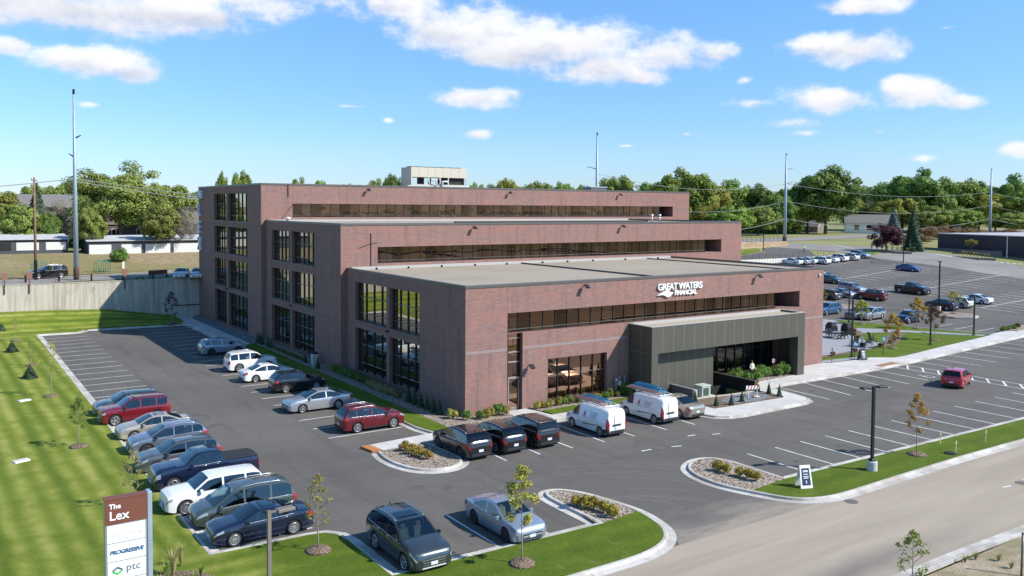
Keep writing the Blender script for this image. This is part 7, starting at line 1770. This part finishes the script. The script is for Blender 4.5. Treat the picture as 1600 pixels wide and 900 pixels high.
# small clipped evergreens
ev = [(17.65, -5.5), (18.15, -7.2), (19.4, -7.6), (20.9, -7.35), (25.9, -5.5), (25.95, -6.6), (26.0, -7.6)]
for k, (x, y) in enumerate(ev):
    if k > 3: x -= .95
    conifer(x, y, .15, 1.05 if k > 3 else .95, .42, SPRSB, f'{ORD[k]} slim evergreen from the left around the grey rock bed', 'slim evergreens on the peninsula', 'slim_evergreen', 'shrub')
k = 0
for y in (41.5, 40.7, 40.0, 38.1, 37.2):
    conifer(-1.9, y, .15, 1.25, .5, SPRSB, f'{ORD[k]} slim dark evergreen from the grey walk along the middle block', 'slim evergreens along the middle block', 'slim_evergreen', 'shrub'); k += 1
k = 0
for y in np.arange(36.3, 27.0, -.78):
    shrub(-1.75, float(y), .15, .27, .42, 'leaf_deep', f'{ORD[k]} small clipped shrub from the far end of the shaded bed', 'clipped shrubs along the shaded wall'); k += 1
conifer(-1.9, 26.9, .15, 1.0, .4, SPRSB, 'slim dark evergreen left of the white trash can', None, 'slim_evergreen', 'shrub'); conifer(-2.0, 23.4, .15, 1.2, .45, SPRSB, 'slim dark evergreen right of the white trash can', None, 'slim_evergreen', 'shrub')
k = 0
for y, key in zip(np.arange(21.4, 13.8, -.85), ['leaf_deep']*9):
    shrub(-1.15, float(y), .15, .5, .85, key, f'{ORD[k]} loose dark shrub under the lower side windows', 'loose shrubs under the side windows'); k += 1
k = 0
for y in np.arange(13.6, 7.6, -.75):
    shrub(-1.25, float(y), .15, .44, .8, 'leaf_straw', f'{ORD[k]} cream flowering shrub under the lower side windows', 'cream shrubs under the side windows'); k += 1
k = 0
for y in (6.6, 5.6, 4.6, 3.6, 2.6, 1.7):
    conifer(-1.15, y, .15, 1.25, .55, SPRSB, f'{ORD[k]} dark evergreen from the windows toward the front corner', 'dark evergreens by the front corner', 'slim_evergreen', 'shrub'); k += 1
for k, (px, py) in enumerate(((1308, 530.5),)): pass
k = 0
for x, y in ((60.3, 9.6), (62.4, 11.2), (63.6, 12.4), (64.9, 13.6), (58.2, 3.5), (60.2, 4.4), (62.0, 5.4), (63.8, 6.4), (65.6, 7.4), (55.2, 2.8), (49.5, 2.2), (45.5, 2.0)):
    shrub(x, y, low(x, y)+.15, .42, .55, 'leaf_rust' if k % 3 else 'leaf_olive', f'{ORD[k]} low brown green plant in the curved beds around the patio', 'low plants around the patio'); k += 1
for k, (px, py) in enumerate(((1568, 519), (1576, 518), (1583, 516), (1590, 513.5))):
    x, y, z = GT(px, py, f=low); shrub(x, y, z+.1, .5, .8, 'leaf_deep', f'{ORD[k]} round dark shrub from the left on the rock island at the right edge', 'shrubs on the right edge island')
k = 0
for a, b in (((1362, 389), (1418, 396)), ((1505, 400.5), (1545, 405.5))):
    for i in range(8):
        f = i/7; x, y, z = GT(a[0]+(b[0]-a[0])*f, a[1]+(b[1]-a[1])*f); tuft(x, y, max(z, low(x, y)+.3), 1.1, 1.2, i, f'{ORD[k]} dry grass clump along the planted islands at the far end of the lot', 'dry clumps on the far islands'); k += 1
# planting by the tenant sign
k = 0
for x, y, r, h, i in ((-24.4, -17.9, .8, 1.0, 0), (-24.0, -17.0, .8, 1.25, 2), (-23.6, -16.2, .9, 1.3, 0), (-23.1, -15.4, .7, 1.2, 1), (-23.9, -18.8, .8, .9, 1), (-23.2, -17.9, .6, .8, 2), (-24.6, -19.2, .7, .8, 0), (-22.9, -19.0, .7, .8, 1), (-22.7, -17.0, .5, .6, 2)):
    tuft(x, y, .13, r, h, i, f'{ORD[k]} tall grass clump beside the tenant sign', 'grass clumps by the tenant sign'); k += 1
tag(MB().prism([(-24.9, -21.2), (-22.3, -20.0), (-22.2, -17.2), (-22.7, -16.2), (-23.9, -15.6), (-25, -17.5)], 0, .145).build('mulch_bed', M['mulch']), kind='structure')
for x, y, key, lab in ((-25.7, -21.3, 'leaf_lime', 'pale flowering shrub at the foot of the tenant sign'), (-25.2, -20.6, 'leaf_rust', 'reddish shrub at the right foot of the tenant sign'), (-27.4, -20.9, 'leaf_deep', 'dark shrub at the left foot of the tenant sign'), (-28.1, -20.6, 'leaf_deep', 'dark shrub at the bottom edge left of the tenant sign')):
    shrub(x, y, .13, .55, 1.0, key, lab, dense=key == 'leaf_deep')
for k, (px, py) in enumerate(((1508, 880), (1524, 876), (1438, 905), (1560, 878), (1580, 890))):
    x, y = G(px, py); tuft(x, y, .05, .5, .35, 2 if k < 2 else 0, f'{ORD[k]} weed tuft from the left on the near dirt verge', 'weeds on the dirt verge')

# ------------------------------------------------------------------ background trees
def bt(px, depth, top, wpx, key, label, base=None, trunk=.2, low_=None, group='trees behind the building'):
    x, y = at_depth(px, depth); z = T(x, y) if base is None else base; h = HZ(x, y, top)-z; w = wpx*depth/F
    return big_tree(x, y, z-.1, h, w, key, label, group, trunk, crown_low=low_)
left = [(-8, 165, 292, 90, 'olive', 'olive tree cut by the left edge of the photo'), (52, 215, 284, 60, 'green', 'small green tree top behind the wooden pole'), (95, 205, 283, 62, 'olive', 'olive tree left of the tallest pole, behind the bare ones'),
        (20, 200, 305, 60, 'deep', 'dark tree behind the low house at the far left'), (118, 215, 290, 55, 'bare', 'greyish thin tree top right of the tallest pole'), (60, 178, 315, 46, 'bare', 'bare grey tree between the spruce and the wooden pole'),
        (92, 172, 312, 62, 'bare', 'bare grey tree just left of the tallest pole'), (108, 160, 335, 50, 'bare', 'low grey branching tree in front of the left garage row'), (90, 168, 330, 26, 'yellow', 'small yellow green tree by the bare trees')]
left += [(140, 146, 318, 52, 'olive', 'olive tree in the gap between the tallest pole and the large tree'), (30, 150, 318, 70, 'olive', 'olive tree above the left garage row'), (75, 152, 330, 44, 'deep', 'dark tree over the middle of the left garage row'), (248, 150, 318, 70, 'olive', 'lower olive tree over the right part of the right garage row'), (285, 152, 335, 50, 'bare', 'low grey bush like tree next to the lettered wall')]
for px, d, top, w, key, lab in left: bt(px, d, top, w, key, lab, trunk=.15, group='trees on the left bank')
bt(120, 150, 365, 24, 'deep', 'small dark tree right behind the tallest pole', trunk=.05, group='trees on the left bank')
x, y = at_depth(187, 166); z = T(x, y)
CROWNS['cotton'] = [crown_mesh('crown', 777, 34000, .042, M['leaf_olive'], rz=.9, clumps=130, cr=.2)]
big_tree(x, y, z, HZ(x, y, 260)-z, 168*166/F, 'cotton', 'large olive green tree standing over the right garage row', 'trees on the left bank', .25, crown_low=.10)
bt(258, 182, 282, 96, 'olive', 'wide olive tree between the large tree and the lettered wall', trunk=.2, group='trees on the left bank')
bt(232, 190, 300, 70, 'deep', 'dark tree in the shade behind the large olive tree', trunk=.2, group='trees on the left bank')
bt(292, 170, 322, 70, 'bare', 'grey thin tree beside the lettered wall', trunk=.1, group='trees on the left bank')
bt(150, 195, 320, 70, 'deep', 'dark tree left of the large olive tree', trunk=.2, group='trees on the left bank')
x, y = at_depth(58, 172); z = T(x, y); conifer(x, y, z, HZ(x, y, 284)-z, 52*172/F, SPR, 'dark spruce behind the wooden pole')
x, y = G(187, 404, 6.6); shrub(x, y, T(x, y)-.1, 1.7, 2.9, 'leaf_bright', 'bright green bush at the foot of the large olive tree', dense=True)
for i, px in enumerate(range(330, 940, 44)):
    if 620 < px < 700: continue
    bt(px+rnd.uniform(-8, 8), 330, 289+rnd.uniform(-2, 2), 70, rnd.choice(['green', 'olive', 'green', 'deep']), f'{ORD[i]} low crown from the left in the even tree band along the rear roof line', low_=.05)
mid = [(347, 265, 265, 26, 'green', 'narrow tree top left of the pair above the lettered roof'), (377, 262, 262, 46, 'green', 'wider tree top right of the pair above the lettered roof'), (318, 270, 290, 30, 'yellow', 'small yellow tree top beside the lettered roof corner'),
       (410, 290, 288, 40, 'yellow', 'low yellow tree top just left of the roof lightning rod'), (465, 290, 277, 46, 'olive', 'olive tree top left along the rear roof'), (500, 288, 275, 50, 'green', 'green tree top beside the olive one along the rear roof'), (545, 300, 282, 60, 'yellow', 'yellowing tree top in the middle of the rear roof left of the chiller'),
       (585, 300, 279, 50, 'olive', 'olive tree top left of the round dark tree'), (614, 285, 268, 44, 'deep', 'round dark tree top just left of the chiller'), (745, 290, 281, 46, 'green', 'green tree top just right of the chiller'), (790, 292, 274, 56, 'yellow', 'yellow green tree top second from the chiller'),
       (838, 295, 279, 60, 'olive', 'olive tree top in the middle between chiller and steel pole'), (880, 300, 280, 56, 'green', 'green tree top left of the roof steel pole'), (918, 300, 283, 50, 'yellow', 'yellowish tree top right behind the roof steel pole'), (690, 320, 288, 60, 'olive', 'olive tree hidden behind the chiller'),
       (440, 310, 288, 60, 'olive', 'low olive tree top behind the others at the left roof')]
for px, d, top, w, key, lab in mid: bt(px, d, top, w, key, lab, low_=.05)
right = [(965, 245, 270, 74, 'olive', 'olive tree left of the satellite dish'), (1005, 260, 282, 60, 'deep', 'dark tree behind the satellite dish'), (1030, 240, 285, 56, 'deep', 'dark low tree between the dish and the roof end'), (1068, 232, 260, 92, 'green', 'tallest green tree behind the right end of the rear roof'),
         (1108, 238, 275, 66, 'yellow', 'yellowing tree right of the tallest one behind the roof end'), (1150, 250, 280, 76, 'green', 'green tree above the middle block end'), (1105, 205, 315, 60, 'yellow', 'low yellow green tree in front of the wood by the roof end'), (1145, 200, 318, 70, 'green', 'low green tree in front of the wood, left of the steel pole'),
         (1190, 245, 287, 60, 'deep', 'dark tree left of the block wall pole'), (1185, 205, 318, 62, 'olive', 'low olive tree in front of the wood beside the block wall pole'), (1215, 215, 300, 54, 'deep', 'dark tree directly behind the block wall pole'), (1240, 220, 325, 40, 'yellow', 'small yellow green tree just right of the block wall pole'),
         (1222, 245, 290, 50, 'olive', 'olive tree above the block wall pole base'), (1290, 222, 259, 112, 'deep', 'very large dark tree right of the block wall pole'), (1262, 226, 285, 70, 'green', 'green tree leaning on the left of the very large dark tree'), (1352, 270, 290, 50, 'deep', 'small dark tree top in the gap right of the very large tree'),
         (1372, 260, 307, 50, 'bare', 'grey thin tree in the gap between the two big crowns'), (1365, 250, 330, 44, 'yellow', 'bright yellow tree behind the white gabled house'), (1340, 262, 312, 40, 'yellow', 'yellowish tree behind the white gabled house roof'), (1410, 250, 268, 90, 'green', 'large green tree behind the spruces'),
         (1440, 246, 262, 96, 'deep', 'highest broad crown behind the dark spruce'), (1482, 252, 275, 86, 'green', 'green crown behind the house with the chimney'), (1510, 258, 279, 70, 'deep', 'dark crown right of the house with the chimney'), (1400, 240, 305, 70, 'yellow', 'yellow green tree left of the dark spruce'),
         (1530, 262, 288, 50, 'deep', 'dark tree left of the farthest steel pole'), (1556, 245, 300, 80, 'yellow', 'yellow green tree right of the farthest steel pole'), (1585, 262, 272, 90, 'deep', 'tall dark tree at the right edge of the photo'), (1612, 240, 290, 80, 'green', 'green tree cut by the right edge of the photo'),
         (1455, 230, 320, 60, 'olive', 'olive tree over the roof of the house with the chimney'), (1500, 232, 322, 60, 'green', 'lower green tree beside the white chimney'), (1580, 225, 330, 70, 'olive', 'olive tree behind the dark brick building at the right')]
for px, d, top, w, key, lab in right: bt(px, d*1.45, top, w*1.12, key, lab, low_=.03 if px < 1250 else .10)
bt(1386, 205, 341, 62, 'purple', 'dark purple leaved tree beside the tall spruce', low_=.12)
x, y = at_depth(1428, 206); z = T(x, y); conifer(x, y, z, HZ(x, y, 319)-z, 32*206/F, SPR, 'tall dark spruce right of the purple tree')
x, y = at_depth(1397, 300); z = T(x, y); conifer(x, y, z, HZ(x, y, 322)-z, 30*300/F, SPRB, 'blue grey spruce behind the purple tree')
rust = [(1452, 252, 349, 46, 'first'), (1478, 268, 350, 52, 'second'), (1504, 274, 352, 52, 'third'), (1530, 280, 355, 46, 'fourth'), (1442, 238, 366, 34, 'fifth'), (1575, 284, 355, 56, 'sixth')]
for px, d, top, w, o_ in rust: bt(px, d, top, w, 'rust', f'{o_} brown olive bushy tree behind the dark brick building from the spruce', low_=.02, group='brown bushy trees by the dark building')
# far wood closing the view between the crowns
def wood():
    rg = np.random.default_rng(4); n = 26000; P_ = []; 
    az = rg.uniform(-260, 1900, 420); dp = rg.uniform(440, 560, 420); cs = []
    for a, d in zip(az, dp):
        x, y = at_depth(a, d); h = rg.uniform(9, 15); cs.append((x, y, 6+h*.5, h*.55))
    cs = np.array(cs); k = rg.integers(0, len(cs), n); d = rg.normal(size=(n, 3)); d /= np.linalg.norm(d, axis=1, keepdims=True); c = cs[k]
    p = c[:, :3]+d*c[:, 3:4]*(.6+.4*rg.random((n, 1))); p[:, 2] = np.maximum(p[:, 2], 5.5)
    return leafmesh('wood', p, d+rg.normal(size=(n, 3))*.4, 2.0, M['leaf_deep'], 4)
o = link('wood', wood()); o['kind'] = 'stuff'; o['label'] = 'distant wood closing the view behind the nearer trees'; o['category'] = 'wood'
def near_scrub():
    rg = np.random.default_rng(9); n = 9000; cs = []
    for _ in range(90):
        px = rg.uniform(1125, 1250); d = rg.uniform(318, 345); x, y = at_depth(px, d); cs.append((x, y, T(x, y)+1.5, rg.uniform(1.6, 3.2)))
    cs = np.array(cs); k = rg.integers(0, len(cs), n); d = rg.normal(size=(n, 3)); d /= np.linalg.norm(d, axis=1, keepdims=True); c = cs[k]
    p = c[:, :3]+d*c[:, 3:4]*(.6+.4*rg.random((n, 1))); return leafmesh('undergrowth', p, d+rg.normal(size=(n, 3))*.4, .6, M['leaf_deep'], 9)
o = link('undergrowth', near_scrub()); o['kind'] = 'stuff'; o['label'] = 'undergrowth at the edge of the wood behind the block wall'; o['category'] = 'undergrowth'
SUN, EXPO, CLOUD = 4.7, .50, .78
# ------------------------------------------------------------------ sky, sun, camera
sc = bpy.context.scene
SUNV = Vector((.785, -.89, 1.0)).normalized()               # towards the sun
el = math.asin(SUNV.z); az = math.atan2(SUNV.x, SUNV.y)
wd = bpy.data.worlds.new('World'); sc.world = wd; wd.use_nodes = True
class WN(NT):
    def __init__(s): s.t = wd.node_tree; s.n = s.t.nodes; s.l = s.t.links; s.b = None
w = WN(); bgn = w.n['Background']; out = w.n['World Output']
sky = w.node('ShaderNodeTexSky', sky_type='NISHITA'); sky.sun_disc = False; sky.sun_elevation = el; sky.sun_rotation = az; sky.altitude = 250; sky.air_density = 1.0; sky.dust_density = .1; sky.ozone_density = 2.5
hs = w.node('ShaderNodeHueSaturation'); hs.inputs['Saturation'].default_value = 1.22; hs.inputs['Value'].default_value = 1.0; w.con(sky.outputs[0], hs.inputs['Color'])
bgn.inputs['Strength'].default_value = .14
def ang(px, py):
    d = ray(px, py); d = d/np.linalg.norm(d); return math.atan2(d[1], d[0]), math.asin(d[2])
tc = w.node('ShaderNodeTexCoord'); sep = w.node('ShaderNodeSeparateXYZ'); w.con(tc.outputs['Generated'], sep.inputs[0])
A_ = w.math('ARCTAN2', sep.outputs[1], sep.outputs[0]); E_ = w.math('ARCSINE', sep.outputs[2])
cb = w.node('ShaderNodeCombineXYZ'); w.con(A_, cb.inputs[0]); w.con(E_, cb.inputs[1])
skyc = w.mix(1.0, hs.outputs[0], w.ramp(E_, [(0.0, (.44, .55, .85)), (.10, (.60, .71, .94)), (.22, (.86, .92, 1.0)), (.42, (1.22, 1.14, 1.05))]), 'MULTIPLY'); w.con(skyc, bgn.inputs['Color'])
n1 = w.node('ShaderNodeTexNoise'); n1.inputs['Scale'].default_value = 21; n1.inputs['Detail'].default_value = 9; n1.inputs['Roughness'].default_value = .6; w.con(w.mapping(cb.outputs[0], (1, 1.5, 1)), n1.inputs['Vector'])
n2 = w.node('ShaderNodeTexNoise'); n2.inputs['Scale'].default_value = 9; n2.inputs['Detail'].default_value = 3; w.con(cb.outputs[0], n2.inputs['Vector'])
clouds = [(60, 8, 250, 38), (250, 18, 160, 34), (150, -25, 420, 40), (330, 22, 60, 18), (150, 95, 90, 26), (205, 112, 55, 18), (110, 88, 55, 18), (10, 68, 40, 15), (140, 163, 42, 9),
          (640, 8, 60, 26), (690, 45, 75, 32), (760, 45, 85, 40), (830, 70, 100, 40), (910, 65, 90, 36), (950, 105, 80, 28), (1040, 85, 95, 30), (1120, 80, 42, 18), (780, 85, 70, 20), (1000, 120, 45, 14), (600, 5, 40, 12),
          (745, 152, 62, 18), (745, 209, 27, 11), (607, 188, 17, 9), (1330, 75, 100, 28), (1270, 72, 40, 18), (1350, 8, 75, 15), (1440, 143, 72, 24), (1400, 135, 32, 18), (1500, 158, 40, 13), (1290, 155, 75, 24), (1180, 160, 80, 16), (1240, 190, 75, 18), (1260, 208, 45, 10), (1375, 205, 22, 10), (1440, 248, 52, 14), (1595, 232, 35, 14), (1480, 43, 40, 7), (1165, 125, 22, 12), (545, 166, 36, 6), (1075, 210, 22, 7), (980, 228, 30, 5)]
weak = {(140, 163), (545, 166), (607, 188), (1480, 43), (1075, 210), (980, 228), (1165, 125), (1240, 190), (1260, 208), (1180, 160), (1440, 248), (1375, 205)}
dens = None; hgt = None
for px, py, rx, ry in clouds:
    a0, e0 = ang(px, py); a1, _ = ang(px+rx, py); _, e1 = ang(px, py-ry); ra, re = 1.15*abs(a1-a0), 1.2*abs(e1-e0)
    vm = w.node('ShaderNodeVectorMath', operation='MULTIPLY_ADD'); w.con(cb.outputs[0], vm.inputs[0]); vm.inputs[1].default_value = (1/ra, 1/re, 0); vm.inputs[2].default_value = (-a0/ra, -e0/re, 0)
    ln_ = w.node('ShaderNodeVectorMath', operation='LENGTH'); w.con(vm.outputs[0], ln_.inputs[0])
    top_ = .46 if (px, py) in weak else 1.0
    v = w.math('SUBTRACT', top_, ln_.outputs['Value'])
    dens = v if dens is None else w.math('SMOOTH_MAX', dens, v, .35)
    sy_ = w.node('ShaderNodeSeparateXYZ'); w.con(vm.outputs[0], sy_.inputs[0]); k_ = w.math('MULTIPLY', sy_.outputs[1], w.math('MULTIPLY', w.math('ADD', v, .25, None, True), 1.0))
    hgt = k_ if hgt is None else w.math('ADD', hgt, k_)
f = w.math('ADD', dens, w.math('MULTIPLY', w.math('SUBTRACT', n1.outputs['Fac'], .5), 1.7)); f = w.math('ADD', f, w.math('MULTIPLY', w.math('SUBTRACT', n2.outputs['Fac'], .5), .5))
mask = w.ramp(f, [(.02, (0, 0, 0)), (.18, (.16, .16, .16)), (.42, (.74, .74, .74)), (.70, (1, 1, 1))])
shade = w.math('ADD', w.math('ADD', w.math('MULTIPLY', hgt, .55), .62), w.math('MULTIPLY', w.math('SUBTRACT', n1.outputs['Fac'], .5), 1.3), None, True)
ccol = w.ramp(shade, [(.12, (.64, .66, .73)), (.48, (.84, .835, .86)), (.85, (1.0, .99, .985))])
b2 = w.node('ShaderNodeBackground'); w.con(ccol, b2.inputs['Color']); b2.inputs['Strength'].default_value = CLOUD
mx = w.node('ShaderNodeMixShader'); w.con(w.math('MULTIPLY', mask, .93), mx.inputs[0]); w.con(bgn.outputs[0], mx.inputs[1]); w.con(b2.outputs[0], mx.inputs[2]); w.con(mx.outputs[0], out.inputs['Surface'])
sl = bpy.data.lights.new('sun', 'SUN'); sl.energy = SUN; sl.angle = R(.53); sl.color = (1.0, .955, .89)
so = bpy.data.objects.new('sun', sl); C.objects.link(so); so.rotation_euler = (-SUNV).to_track_quat('-Z', 'Y').to_euler(); so.location = (0, 0, 80)
cd = bpy.data.cameras.new('camera'); co_ = bpy.data.objects.new('camera', cd); C.objects.link(co_)
cd.sensor_fit = 'HORIZONTAL'; cd.sensor_width = 36; cd.lens = 36*F/1600; cd.shift_y = -(450-PY)/1600; cd.clip_start = .5; cd.clip_end = 4000
mt = Matrix(((CR[0], -CD[0], -CF[0], CAM[0]), (CR[1], -CD[1], -CF[1], CAM[1]), (CR[2], -CD[2], -CF[2], CAM[2]), (0, 0, 0, 1))); co_.matrix_world = mt
sc.camera = co_
sc.view_settings.view_transform = 'Standard'; sc.view_settings.look = 'None'; sc.view_settings.gamma = 1; sc.view_settings.use_curve_mapping = False; sc.view_settings.exposure = EXPO
sc.render.resolution_x, sc.render.resolution_y = 1024, 576
sc.render.engine = 'CYCLES'
cy_ = sc.cycles; cy_.max_bounces = 6; cy_.diffuse_bounces = 2; cy_.glossy_bounces = 4; cy_.transmission_bounces = 2; cy_.use_denoising = True; cy_.caustics_reflective = False; cy_.caustics_refractive = False
